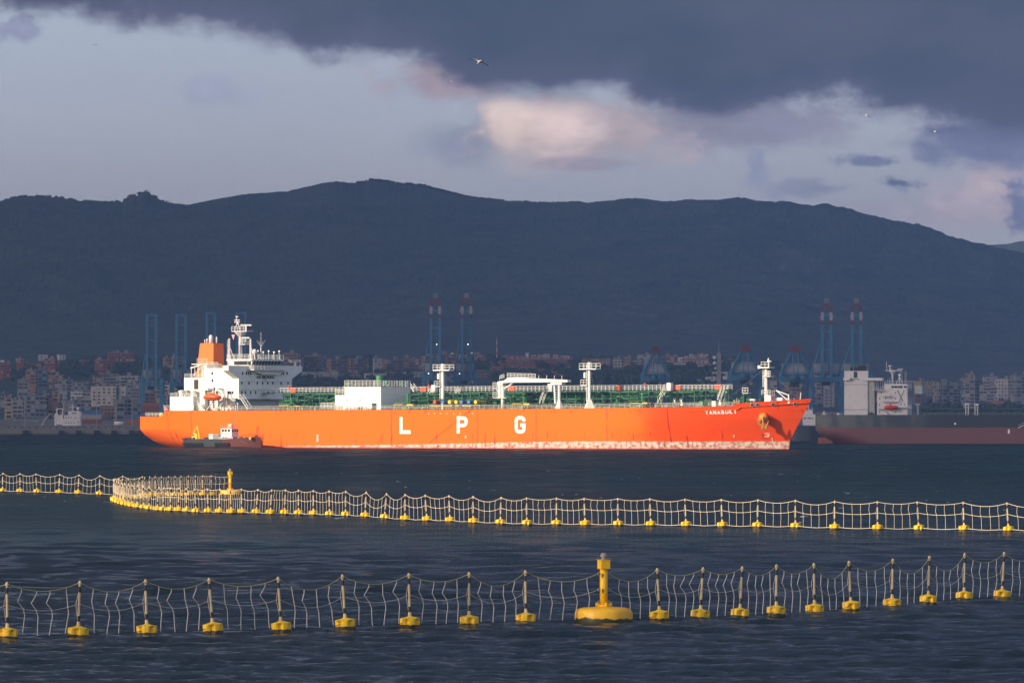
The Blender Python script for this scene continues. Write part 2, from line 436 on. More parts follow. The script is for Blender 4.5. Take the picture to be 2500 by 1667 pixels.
# ================================================================== TERRAIN
def interp(tab, x):
    return float(np.interp(x, [p[0] for p in tab], [p[1] for p in tab]))
RIDGE = [(-1500, 560), (-600, 505), (0, 492), (30, 484), (75, 479), (140, 482), (200, 491), (260, 495), (300, 493), (306, 484), (325, 477), (335, 478), (345, 468), (355, 467), (368, 474),
         (378, 480), (400, 492), (415, 495), (460, 499), (475, 496), (520, 486), (600, 473), (680, 467), (700, 467), (745, 456), (790, 446), (820, 443), (865, 448), (875, 444),
         (890, 447), (905, 440), (940, 443), (985, 450), (1030, 453), (1060, 462), (1090, 469), (1130, 479), (1180, 487), (1230, 491), (1300, 494), (1390, 496), (1450, 499), (1500, 494),
         (1540, 487), (1580, 489), (1620, 496), (1660, 497), (1700, 494), (1760, 491), (1800, 485), (1830, 488), (1860, 498), (1890, 505), (1940, 504), (2020, 507), (2070, 513), (2120, 528),
         (2180, 541), (2240, 550), (2260, 556), (2290, 577), (2310, 590), (2340, 596), (2420, 607), (2500, 622), (2700, 650), (4000, 700)]
RX = np.arange(-1500, 4001, 20); RY = np.interp(RX, [p[0] for p in RIDGE], [p[1] for p in RIDGE])
RYs = np.convolve(np.pad(RY, 10, mode='edge'), np.ones(21) / 21, mode='valid'); RIDGE_S = list(zip(RX.tolist(), RYs.tolist()))
CITY = [(-1500, -1), (0, 0), (700, 0), (900, -4), (1200, -6), (1400, -4), (1800, 0), (2000, 30), (4000, 35)]
BASE = [(5900, 1028.5), (6300, 1026), (6500, 1016), (6800, 992), (7200, 958), (7700, 924), (8200, 900), (8800, 884)]
def terrain_py(px, D):
    if D <= 8800:
        p = interp(BASE, D); w = np.clip((D - 6300) / 1500, 0, 1)
        return p + w * interp(CITY, px) * (1.0 if D > 6300 else 0)
    foot = 884 + interp(CITY, px); t = (D - 8800) / (13000 - 8800)
    q = max(0, (t - .86) / .14) ** 1.5; r = interp(RIDGE, px) * q + (1 - q) * interp(RIDGE_S, px)
    return foot + (r - foot) * (t ** 0.9)
def terrain_depth(px, py):
    lo, hi = 6300.0, 8800.0
    for _ in range(30):
        m_ = (lo + hi) / 2
        if terrain_py(px, m_) > py: lo = m_
        else: hi = m_
    return (lo + hi) / 2
def build_terrain():
    pxs = np.concatenate([np.linspace(-1500, -60, 40), np.linspace(-50, 2550, 900), np.linspace(2560, 4000, 40)])
    Ds = np.concatenate([np.linspace(5900, 8700, 24), np.linspace(8800, 12950, 110), [13000, 13050, 13150, 13400, 13900]])
    vs = []; rng = random.Random(5)
    for D in Ds:
        for px in pxs:
            Dc = min(D, 13000); py = terrain_py(px, Dc)
            Y = D
            if D > 13000: z = CH - (py - HY) * 13000 / F - (D - 13000) * 0.35
            else: z = CH - (py - HY) * Y / F
            x = (px - 1250) * min(Y, 13000) / F
            if D > 8800:
                t = min(1, (D - 8800) / 1500)
                e = 1 if D < 12700 else max(0.05, (13000 - D) / 300) if D < 13000 else 0.05
                nv = Vector((x / 900, Y / 1100, 0))
                z += t * e * (mnoise.fractal(nv, 0.8, 2.1, 6) * 34)
                z += 5.5 * mnoise.fractal(Vector((x / 60, Y / 90, 3)), 0.6, 2.2, 4) * t * e
            elif D > 6600:
                z += 1.5 * mnoise.noise(Vector((x / 90, Y / 90, 1)))
            if D >= 12900 and 700 < px < 2300: z += 3.2 * abs(mnoise.noise(Vector((px / 7.0, 2.2, 0)))) + 2.5 * max(0, mnoise.noise(Vector((px / 17.0, 9.2, 0))))
            elif D >= 12900: z += 2.0 * abs(mnoise.noise(Vector((px / 9.0, 2.2, 0))))
            vs.append((x, Y, z))
    n = len(pxs); fs = [(j * n + i, j * n + i + 1, (j + 1) * n + i + 1, (j + 1) * n + i) for j in range(len(Ds) - 1) for i in range(n - 1)]
    m = bpy.data.materials.new('scrub_hillside'); m.use_nodes = True
    t = NT(m.node_tree); b = t.n['Principled BSDF']; g = t.new('ShaderNodeNewGeometry'); p = g.outputs['Position']
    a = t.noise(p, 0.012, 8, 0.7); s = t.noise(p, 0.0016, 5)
    cc = t.mix(t.smooth(a, 0.35, 0.65), (0.038, 0.056, 0.066), (0.078, 0.090, 0.092))  # scrub tones carry added blue that stands in for some of the haze
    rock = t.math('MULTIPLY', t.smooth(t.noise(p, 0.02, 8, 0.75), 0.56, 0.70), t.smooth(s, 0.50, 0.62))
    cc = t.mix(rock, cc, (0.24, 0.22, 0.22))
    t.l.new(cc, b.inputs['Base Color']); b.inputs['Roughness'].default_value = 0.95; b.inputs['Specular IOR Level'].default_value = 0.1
    mb = MB(); mb.v = vs; mb.f = fs
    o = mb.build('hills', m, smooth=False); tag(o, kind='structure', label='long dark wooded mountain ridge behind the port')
    # farther ridge at the right
    rid = [(2200, 640), (2300, 600), (2335, 592), (2350, 594), (2420, 598), (2460, 597), (2500, 587), (2600, 560), (2900, 520), (4000, 540)]
    px2 = np.linspace(2200, 4000, 200); vs = []; Ds2 = [13600, 13900, 14200, 14500, 14600, 14900]
    for D in Ds2:
        for px in px2:
            r = interp(rid, px); py = 1000 + (r - 1000) * min(1, (D - 13600) / 1000) ** 0.8 if D <= 14600 else r
            z = CH - (py - HY) * min(D, 14600) / F - (max(0, D - 14600)) * 0.4
            x = (px - 1250) * D / F
            z += 5 * mnoise.fractal(Vector((x / 90, D / 200, 0)), 0.7, 2.1, 4)
            vs.append((x, D, z))
    n = len(px2); fs = [(j * n + i, j * n + i + 1, (j + 1) * n + i + 1, (j + 1) * n + i) for j in range(len(Ds2) - 1) for i in range(n - 1)]
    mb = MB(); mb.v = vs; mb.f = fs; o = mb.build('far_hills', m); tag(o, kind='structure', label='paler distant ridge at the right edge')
build_terrain()

# harbour ground
def quay_material():
    m = bpy.data.materials.new('quay_concrete'); m.use_nodes = True
    t = NT(m.node_tree); b = t.n['Principled BSDF']; g = t.new('ShaderNodeNewGeometry'); s = t.sep(g.outputs['Position'])
    n = t.noise(g.outputs['Position'], 0.15, 6, 0.7)
    cc = t.mix(n, (0.09, 0.09, 0.10), (0.20, 0.185, 0.19))
    cc = t.mix(t.smooth(t.math('ADD', s[2], t.math('MULTIPLY', n, 0.8)), 1.2, 0.8), cc, (0.05, 0.05, 0.05))
    t.l.new(cc, b.inputs['Base Color']); b.inputs['Roughness'].default_value = 0.9
    return m
quay_m = quay_material()
mb = MB(); mb.bb(-1400, 60, 3240, 3560, -3, 3.0)
o = mb.build('quay', quay_m); tag(o, kind='structure', label='low weathered concrete quay wall left of the orange ship')
for px in (62, 150, 192, 236, 278, 322, 345):
    x_ = at(px, 0, 3240)[0]; mb = MB(); mb.bb(x_ - 1.1, x_ + 1.1, 3238.6, 3239.9, 0.2, 2.0); mb.build('fender_block', rubber, o)
for px in range(20, 350, 17):
    x_ = at(px, 0, 3240)[0]; mb = MB(); mb.bb(x_ - .25, x_ + .25, 3241, 3241.5, 3.0, 3.6); mb.build('quay_bollard', rubber, o)
mb = MB(); mb.bb(-1400, 900, 4180, 6300, -3, 3.0)
o = mb.build('harbour_ground', quay_m); tag(o, kind='structure', label='flat concrete harbour ground behind the quay edge')

# ------------------------------------------------------------------ trees at the foot of the hills (stuff: a mass of wood)
def foliage_material():
    m = bpy.data.materials.new('dark_foliage'); m.use_nodes = True
    t = NT(m.node_tree); b = t.n['Principled BSDF']; g = t.new('ShaderNodeNewGeometry')
    n = t.noise(g.outputs['Position'], 0.12, 5, 0.7)
    t.l.new(t.mix(n, (0.012, 0.030, 0.018), (0.06, 0.085, 0.04)), b.inputs['Base Color']); b.inputs['Roughness'].default_value = 0.9
    return m
fol = foliage_material()
def crown(mb, x, y, z, r, rng, n=90):
    for _ in range(n):
        u = rng.uniform(-1, 1); t = rng.uniform(0, 2 * pi); q = rng.uniform(0.55, 1.0) * r
        s_ = sqrt(1 - u * u); p = Vector((x + q * s_ * cos(t), y + q * s_ * sin(t), z + 0.75 * q * u))
        a = Vector((rng.uniform(-1, 1), rng.uniform(-1, 1), rng.uniform(-1, 1))).normalized() * r * 0.34
        b_ = a.orthogonal().normalized() * r * 0.34
        o_ = len(mb.v); mb.v += [tuple(p + a), tuple(p + b_), tuple(p - a), tuple(p - b_)]; mb.f.append((o_, o_ + 1, o_ + 2, o_ + 3))
rng = random.Random(11)
wood = MB()
clumps = [(0, 160, 905, 935, 26), (150, 230, 885, 925, 46), (215, 260, 868, 880, 12), (275, 335, 892, 915, 24), (330, 400, 880, 940, 34), (436, 480, 890, 930, 14),
          (700, 850, 905, 950, 40), (840, 905, 878, 935, 26), (905, 1000, 915, 950, 24), (1130, 1230, 868, 905, 36), (1200, 1330, 912, 945, 46), (1310, 1420, 895, 945, 60),
          (1400, 1500, 872, 890, 26), (1410, 1560, 900, 945, 60), (1600, 1760, 900, 950, 70), (1730, 1830, 868, 915, 34), (1860, 1960, 865, 905, 36), (2280, 2320, 985, 1005, 22), (2340, 2420, 980, 1002, 30), (2440, 2500, 985, 1005, 22), (2090, 2230, 950, 1000, 22), (700, 800, 872, 880, 14), (1950, 2100, 890, 930, 26)]
for x0, x1, y0, y1, n in clumps:
    for _ in range(n):
        px = rng.uniform(x0, x1); py = rng.uniform(y0, y1); D = terrain_depth(px, py); x, y, z = at(px, terrain_py(px, D), D)
        crown(wood, x, y, z + 2, rng.uniform(3.5, 7.5), rng, 46)
for _ in range(330):   # trees on the skyline
    px = rng.choice([rng.uniform(870, 1230), rng.uniform(870, 1230), rng.uniform(1350, 2270), rng.uniform(0, 420)])
    D = 12985; x, y, z = at(px, interp(RIDGE, px), D)
    crown(wood, x, y, z + 0.2, rng.uniform(1.8, 4.6), rng, 30)
o = wood.build('hillside_trees', fol); tag(o, kind='stuff', label='dark woodland among the hillside buildings and on the ridge', cat='trees')

# ================================================================== BUILDINGS
def wall_material(kind):
    m = bpy.data.materials.new('wall_' + kind); m.use_nodes = True
    t = NT(m.node_tree); b = t.n['Principled BSDF']; tcn = t.new('ShaderNodeTexCoord'); oi = t.new('ShaderNodeObjectInfo')
    s = t.sep(tcn.outputs['Object'])
    u = t.math('ADD', s[0], t.math('MULTIPLY', s[1], 1.0)); rnd = oi.outputs['Random']
    base = oi.outputs['Color']
    nz = t.noise(tcn.outputs['Object'], 0.22, 5, 0.7)
    base = t.mix(t.math('MULTIPLY', t.smooth(nz, 0.35, 0.75), 0.35), base, (0.10, 0.09, 0.09))
    fz = t.math('FRACT', t.math('DIVIDE', s[2], 3.1)); pitch = t.math('ADD', t.math('MULTIPLY', rnd, 2.2), 2.6)
    uu = t.math('DIVIDE', u, pitch); fu = t.math('FRACT', uu)
    cell = t.comb(t.math('FLOOR', uu), t.math('FLOOR', t.math('DIVIDE', s[2], 3.1)), t.math('MULTIPLY', rnd, 50))
    wn = t.new('ShaderNodeTexWhiteNoise'); t.l.new(cell, wn.inputs['Vector']); w = wn.outputs['Value']
    if kind == 'windows':
        mk = t.math('MULTIPLY', t.math('MULTIPLY', t.math('GREATER_THAN', fz, 0.30), t.math('LESS_THAN', fz, 0.78)),
                    t.math('MULTIPLY', t.math('GREATER_THAN', fu, 0.25), t.math('LESS_THAN', fu, 0.72)))
    else:
        mk = t.math('MULTIPLY', t.math('MULTIPLY', t.math('GREATER_THAN', fz, 0.36), t.math('LESS_THAN', fz, 0.9)), t.math('MULTIPLY', t.math('GREATER_THAN', fu, 0.10), t.math('LESS_THAN', fu, 0.9)))
    mk = t.math('MULTIPLY', mk, t.math('LESS_THAN', w, 0.85))
    wc = t.mix(t.math('GREATER_THAN', w, 0.68), (0.022, 0.026, 0.035), (0.30, 0.30, 0.33))
    cc = t.mix(mk, base, wc)
    t.l.new(cc, b.inputs['Base Color']); b.inputs['Roughness'].default_value = 0.85
    b.inputs['Specular IOR Level'].default_value = 0.2
    return m
WM = {'w': wall_material('windows'), 'b': wall_material('balconies')}
roof_t = mat('terracotta_roof', (0.30, 0.12, 0.08), 0.9, var=0.3, scale=0.2)
roof_g = mat('flat_roof', (0.22, 0.20, 0.21), 0.9, var=0.2, scale=0.2)
BC = {'brick': (0.27, 0.08, 0.05), 'tan': (0.38, 0.22, 0.13), 'grey': (0.27, 0.26, 0.28), 'cream': (0.46, 0.42, 0.40), 'white': (0.62, 0.60, 0.62), 'brown': (0.26, 0.16, 0.13), 'ochre': (0.45, 0.32, 0.18), 'pink': (0.38, 0.20, 0.17), 'blue': (0.16, 0.20, 0.28)}
CNAME = {'brick': 'red-brick', 'tan': 'tan brick', 'grey': 'grey', 'cream': 'cream', 'white': 'white', 'brown': 'brown', 'ochre': 'ochre', 'pink': 'dusty pink', 'blue': 'blue-grey'}
BLD = []   # (label parts) gathered, labelled at the end by district
def building(px0, px1, ytop, ybase, color, kind='b', roof='flat', depth=None, district='', rot=None, name='apartment_block', cat='building'):
    pxc = (px0 + px1) / 2
    D = depth or terrain_depth(pxc, ybase)
    x0, _, _ = at(px0, 0, D); x1, _, zt = at(px1, ytop, D); zb = CH - (ybase + 3 - HY) * D / F
    W_ = abs(x1 - x0); H = zt - zb; rt = rng.uniform(-0.45, 0.45) if rot is None else rot
    dp = min(W_ * 0.7, 16); w = max(2.0, (W_ - dp * abs(sin(rt))) / cos(rt))
    e = empty(name, ((x0 + x1) / 2, D + dp / 2, zb), rt)
    mb = MB(); wings = MB()
    if roof == 'gable':
        hh = min(H * 0.28, 3.5); mb.bb(-w / 2, w / 2, -dp / 2, dp / 2, 0, H - hh)
    else:
        mb.bb(-w / 2, w / 2, -dp / 2, dp / 2, 0, H)
        if w > 18 and kind == 'b':           # projecting bays give the facade relief
            k = int(w // 9)
            for i in range(k):
                if i % 2 == 0:
                    c_ = -w / 2 + (i + .5) * w / k; mb.bb(c_ - 2.2, c_ + 2.2, -dp / 2 - 1.6, -dp / 2, 0, H - rng.choice([0, 3, 3]))
    o = mb.build('wall', WM[kind], e); cv = BC[color]; j = rng.uniform(0.85, 1.15); j *= 0.95; o.color = (cv[0] * j, cv[1] * j, cv[2] * j, 1)
    rb = MB()
    if roof == 'gable':
        rb.prismX([(-dp / 2 - .6, H - hh), (dp / 2 + .6, H - hh), (0, H)], -w / 2 - .6, w / 2 + .6); rb.build('roof', roof_t, e)
    else:
        rb.bb(-w / 2 - .3, w / 2 + .3, -dp / 2 - .3, dp / 2 + .3, H, H + 0.5)
        ro = rb.build('roof', roof_g, e)
        if H > 12:
            st = MB(); q = rng.uniform(-w * .3, w * .3); st.bb(q - w * .1, q + w * .1, -2, 2, H + .5, H + 3.2)
            if rng.random() < .6: q2 = rng.uniform(-w * .4, w * .4); st.bb(q2 - 1, q2 + 1, -1, 1, H + .5, H + 2.2)
            st.build('stair_housing', roof_g, e)
    BLD.append((e, pxc, district, CNAME[color], cat, H, roof)); return e
D1 = 'on the left wooded slope'
for a in [(0, 29, 887, 925, 'brick'), (40, 65, 878, 905, 'brick'), (64, 100, 886, 908, 'brick'), (108, 139, 876, 914, 'brick'), (139, 157, 881, 897, 'brick'), (191, 230, 880, 894, 'brick'),
          (230, 268, 878, 914, 'brick'), (262, 296, 861, 893, 'brick'), (293, 334, 862, 894, 'brick'), (397, 419, 874, 909, 'tan'), (417, 437, 871, 908, 'tan'), (437, 452, 878, 905, 'brown')]:
    building(*a, district=D1)
for a in [(92, 117, 866, 878, 'white', 'w'), (138, 160, 865, 879, 'white', 'w'), (38, 60, 876, 882, 'white', 'w'), (217, 221, 870, 877, 'white', 'w'), (0, 12, 879, 885, 'white', 'w')]:
    building(*a, district=D1, name='hilltop_house')
D2 = 'behind the left quay'
for a in [(41, 72, 926, 972, 'grey'), (62, 90, 905, 968, 'tan'), (84, 116, 902, 966, 'blue'), (116, 161, 916, 970, 'brown'), (134, 166, 930, 976, 'grey'), (162, 178, 926, 960, 'grey'), (176, 217, 932, 957, 'grey'),
          (225, 247, 918, 937, 'tan'), (246, 290, 913, 976, 'grey'), (288, 340, 917, 974, 'cream'), (221, 292, 943, 993, 'cream', 'w'), (290, 309, 942, 993, 'cream', 'w'), (305, 345, 934, 978, 'grey'),
          (172, 206, 954, 980, 'white'), (203, 222, 958, 990, 'cream'), (148, 222, 978, 1022, 'grey'), (275, 342, 976, 1022, 'grey'), (244, 276, 991, 1022, 'tan', 'w'), (10, 30, 972, 1020, 'ochre'),
          (30, 60, 976, 1018, 'grey'), (58, 114, 966, 1015, 'grey'), (112, 151, 964, 1018, 'tan'), (0, 14, 961, 1000, 'grey'), (346, 400, 930, 975, 'grey'), (398, 452, 935, 980, 'cream'), (30, 66, 1019, 1046, 'grey'),
          (66, 112, 1020, 1046, 'blue'), (0, 32, 1030, 1050, 'blue', 'w'), (352, 380, 960, 1000, 'brown'), (380, 415, 965, 1005, 'grey')]:
    building(*a, district=D2, depth=None if a[3] < 1014 else 5700 + (a[3] > 1030) * -700 + rng.uniform(-60, 60), rot=rng.uniform(-0.3, 0.3))
D3 = 'on the ridge behind the ship'
for a in [(690, 742, 862, 912, 'brown'), (742, 796, 868, 910, 'brown'), (796, 850, 877, 922, 'brown'), (848, 900, 876, 916, 'brown'), (910, 932, 874, 912, 'cream', 'w'), (930, 985, 878, 906, 'brown'), (983, 1030, 873, 902, 'brown'),
          (1028, 1066, 870, 905, 'tan'), (1066, 1120, 864, 898, 'brown'), (1118, 1186, 866, 890, 'tan'), (735, 835, 908, 924, 'grey', 'w'), (800, 880, 916, 930, 'grey', 'w'), (888, 945, 912, 926, 'cream', 'w'), (940, 1036, 908, 922, 'cream', 'w'),
          (1420, 1500, 876, 892, 'brown', 'w'), (1130, 1165, 920, 936, 'grey', 'w'), (1040, 1075, 918, 938, 'grey', 'w'), (1078, 1118, 915, 934, 'grey'), (1160, 1190, 905, 925, 'brown')]:
    building(*a, district=D3)
for a in [(1283, 1292, 862, 872, 'white', 'w'), (1312, 1326, 866, 874, 'cream', 'w'), (1326, 1342, 864, 874, 'cream', 'w'), (1366, 1394, 868, 879, 'cream', 'w'), (1296, 1308, 866, 872, 'cream', 'w'), (1350, 1364, 865, 874, 'cream', 'w')]:
    building(*a, district=D3, name='hilltop_house')
D4 = 'in the hill village at right'
for a in [(1496, 1524, 876, 906, 'cream'), (1522, 1545, 872, 900, 'tan'), (1534, 1572, 878, 893, 'cream'), (1556, 1590, 866, 890, 'cream'), (1615, 1655, 870, 890, 'tan'), (1650, 1700, 872, 886, 'white', 'w'), (1590, 1625, 872, 892, 'brown'), (1760, 1798, 882, 893, 'cream', 'w')]:
    building(*a, district=D4)
for a in [(1664, 1738, 874, 890, 'cream', 'w', 'gable'), (1642, 1680, 883, 891, 'white', 'w', 'gable'), (1700, 1735, 886, 897, 'cream', 'w', 'gable'), (1760, 1796, 874, 884, 'cream', 'w', 'gable'), (1844, 1866, 883, 889, 'tan', 'w', 'gable')]:
    building(*a, district=D4)
for i in range(26):
    px = 1600 + i * 6.4 + rng.uniform(-2, 2); yb = rng.uniform(868, 882); building(px, px + rng.uniform(5, 10), yb - rng.uniform(4, 8), yb, rng.choice(['white', 'white', 'cream']), 'w', rng.choice(['flat', 'gable']), district=D4, name='hill_house', cat='house')
for a in [(1722, 1752, 920, 932, 'white', 'w'), (1738, 1784, 908, 922, 'white', 'w'), (1688, 1712, 926, 934, 'white', 'w'), (1764, 1780, 918, 926, 'white', 'w')]:
    building(*a, district=D4, name='hill_house', cat='house')
D5 = 'among the red ridge terraces'
for row in range(8):
    yb = 876 + row * 6.4; x0 = 1205 - row * 3 + (row % 2) * 7; x1 = 1388 + row * 4
    px = x0
    while px < x1:
        w_ = rng.uniform(8, 14); building(px, px + w_, yb - rng.uniform(6.5, 8.5), yb, rng.choice(['pink', 'pink', 'brick', 'brown']), 'w', 'gable', district=D5, rot=rng.uniform(-.15, .15), name='terraced_house', cat='house')
        px += w_ + rng.uniform(0.5, 5)
D6 = 'beyond the dark tanker'
for a in [(1988, 2012, 915, 990, 'grey'), (2010, 2040, 925, 995, 'grey', 'w'), (2232, 2287, 931, 968, 'ochre', 'w'), (2278, 2345, 933, 996, 'grey'), (2342, 2360, 928, 992, 'blue'), (2356, 2380, 912, 940, 'tan'), (2352, 2392, 926, 1000, 'grey'),
          (2398, 2445, 918, 975, 'grey'), (2390, 2432, 941, 992, 'cream'), (2430, 2470, 925, 990, 'cream', 'w'), (2468, 2520, 916, 1000, 'grey'), (2500, 2560, 920, 1000, 'grey'), (2225, 2262, 962, 985, 'brown', 'w'), (1878, 1900, 925, 985, 'cream'), (1900, 1930, 932, 985, 'tan'),
          (2560, 2620, 930, 1000, 'cream'), (2190, 2232, 955, 1000, 'grey'), (2480, 2498, 972, 998, 'tan', 'w'), (2400, 2460, 978, 1000, 'tan', 'w', 'gable'), (1850, 1876, 915, 970, 'grey'), (1926, 1960, 940, 995, 'brown')]:
    building(*a, district=D6)
# ---- warehouses and container stacks on the harbour ground
def simple_thing(name, label, cat, px0, px1, ytop, depth, color_mat, group=None, deep=14, roofm=None):
    x0, _, _ = at(px0, 0, depth); x1, _, zt = at(px1, ytop, depth)
    e = empty(name, ((x0 + x1) / 2, depth, 3.0), 0, label, cat, group)
    mb = MB(); w = x1 - x0; mb.bb(-w / 2, w / 2, 0, deep, 0, zt - 3.0 - 0.8); mb.build('wall', color_mat, e)
    rb = MB(); rb.prismX([(-.4, zt - 3.8), (deep + .4, zt - 3.8), (deep / 2, zt - 3)], -w / 2 - .4, w / 2 + .4); rb.build('roof', roofm or roof_g, e)
    dm = MB()
    for i in range(max(1, int(w // 9))):
        c_ = -w / 2 + (i + .5) * w / max(1, int(w // 9)); dm.bb(c_ - 1.6, c_ + 1.6, -.12, 0.0, 0, min(3.5, (zt - 4) * .6))
    dm.build('loading_doors', dark, e); return e
shed_m = mat('shed_wall', (0.20, 0.19, 0.21), 0.8, var=.2, scale=.3); shed_w = mat('shed_white', (0.36, 0.34, 0.37), 0.8, var=.15, scale=.3); shed_t = mat('shed_tan', (0.36, 0.27, 0.18), 0.8, var=.2, scale=.3)
simple_thing('warehouse', 'long pale low shed right of the distant white ship', 'warehouse', 196, 252, 1043, 3400, shed_w)
simple_thing('warehouse', 'grey low shed near the left end of the quay', 'warehouse', 26, 88, 1046, 3450, shed_m)
simple_thing('warehouse', 'small white hut on the quay left of the distant white ship', 'hut', 91, 109, 1047, 3350, shed_w)
simple_thing('warehouse', 'tan low building on the quay under the distant white ship', 'warehouse', 120, 152, 1045, 3380, shed_t)
simple_thing('warehouse', 'dark grey shed along the quay between the white ship and the white tank', 'warehouse', 152, 198, 1047, 3500, shed_m)
simple_thing('warehouse', 'grey shed on the quay just left of the orange ship stern', 'warehouse', 305, 352, 1046, 3500, shed_m)
simple_thing('warehouse', 'wide dark shed at the far left end of the quay', 'warehouse', -60, 26, 1048, 3400, mat('dark_shed', (0.07, 0.09, 0.14), .8))
e = empty('storage_tank', at(290, 1048, 3330), 0, 'white horizontal cylindrical tank on the quay near the orange ship stern', 'tank')
e.location.z = 3.0
mb = MB(); mb.tube((-2.0, 0, 1.9), (2.0, 0, 1.9), 0.85, n=14); mb.build('vessel', offwhite, e, True)
mb = MB(); mb.box(-1.3, 0, .5, .3, 1.2, 1.0); mb.build('cradle', shed_m, e); mb = MB(); mb.box(1.3, 0, .5, .3, 1.2, 1.0); mb.build('cradle', shed_m, e)
cont_mats = [mat('container_' + n_, c_, .7, var=.15, scale=.4) for n_, c_ in (('maroon', (.20, .05, .05)), ('rust', (.28, .10, .06)), ('blue', (.06, .12, .25)), ('grey', (.25, .25, .27)), ('teal', (.05, .18, .2)))]
ci = 0
def container(x, y, z, m, lab):
    e_ = empty('shipping_container', (x, y, z), 0, lab, 'container', 'containers stacked on the harbour ground')
    b_ = MB(); b_.bb(-6.05, 6.05, -1.2, 1.2, 0.02, 2.58)
    for i in range(16): b_.bb(-5.8 + i * .76, -5.45 + i * .76, -1.24, -1.2, .2, 2.4)
    b_.build('body', m, e_); return e_
CMN = ['maroon', 'rust red', 'blue', 'grey', 'teal']
for px0, px1, nt_, D in ((346, 396, 5, 5200), (196, 244, 3, 4300), (305, 345, 2, 4200), (400, 440, 4, 5300)):
    where = {346: 'between the legs of the leftmost tall crane', 196: 'behind the long pale low shed', 305: 'behind the grey shed by the orange stern', 400: 'beside the second tall crane'}[px0]
    xa = at(px0, 0, D)[0]; xb = at(px1, 0, D)[0]; nc = max(1, int((xb - xa) // 12.4))
    for i in range(nc):
        for k in range(nt_):
            cidx = rng.choice([0, 0, 0, 1, 1, 3] if px0 in (346, 400) else [0, 1, 2, 3, 4])
            container(xa + 6.2 + i * 12.4, D, 3.0 + k * 2.6, cont_mats[cidx], f'{CMN[cidx]} container {where}, column {ordw(i + 1)}, {ordw(k + 1)} up')
for (nm, lp, h_) in (('first', 283, 12), ('second', 322, 11), ('third', 236, 10), ('fourth', 60, 11)):
    x, y, z = at(lp, 1045, 3600); e = empty('lamp_mast', (x, y, 3), 0, f'thin grey floodlight mast standing on the quay, {nm} of the quay masts', 'lamp mast', 'floodlight masts on the quay')
    b_ = MB(); b_.tube((0, 0, 0), (0, 0, h_ * 2), .16, .1); b_.build('mast', cgrey, e); b_ = MB(); b_.box(0, 0, h_ * 2, 1.6, .5, .3); b_.build('lamp_head', cgrey, e)
# telecom tower
D = 6600; x, y, z = at(1755, 1000, D); e = empty('telecom_tower', (x, y, 3), 0, 'square concrete telecom tower with round dishes on its left side', 'tower')
hz = at(0, 862, D)[2] - 3; b_ = MB(); b_.bb(-1.8, 1.8, -1.8, 1.8, 0, hz); b_.build('shaft', mat('tower_concrete', (.27, .24, .24), .9, var=.2, scale=.1), e)
b_ = MB(); b_.tube((0, 0, hz), (0, 0, hz + 12), .35, .12); b_.build('aerial', cgrey, e)
for i, (dy_, r_) in enumerate(((873.5, 1.65), (886.5, 1.65), (899, 1.0))):
    zz = at(0, dy_, D)[2] - 3; xx = -3.9 + (.8 if i == 2 else 0)
    b_ = MB(); b_.lathe([(0.2, 0), (r_ * .7, .5), (r_, 1.4), (r_ * 1.02, 2.0)], n=18); ob = b_.build('dish', mat('dish_white', (.6, .6, .62), .6), e, True); ob.location = (xx, -1.4, zz); ob.rotation_euler = (pi / 2, 0, 0)
x, y, z = at(1213, 874, 8700); e = empty('radio_mast', (x, y, z - 4), 0, 'very thin red and white banded radio mast on the ridge', 'mast')
for k in range(7):
    b_ = MB(); b_.tube((0, 0, k * 4), (0, 0, k * 4 + 4), .55, n=6); b_.build('band', [mat('mast_red', (.4, .1, .1), .7), offwhite][k % 2], e)

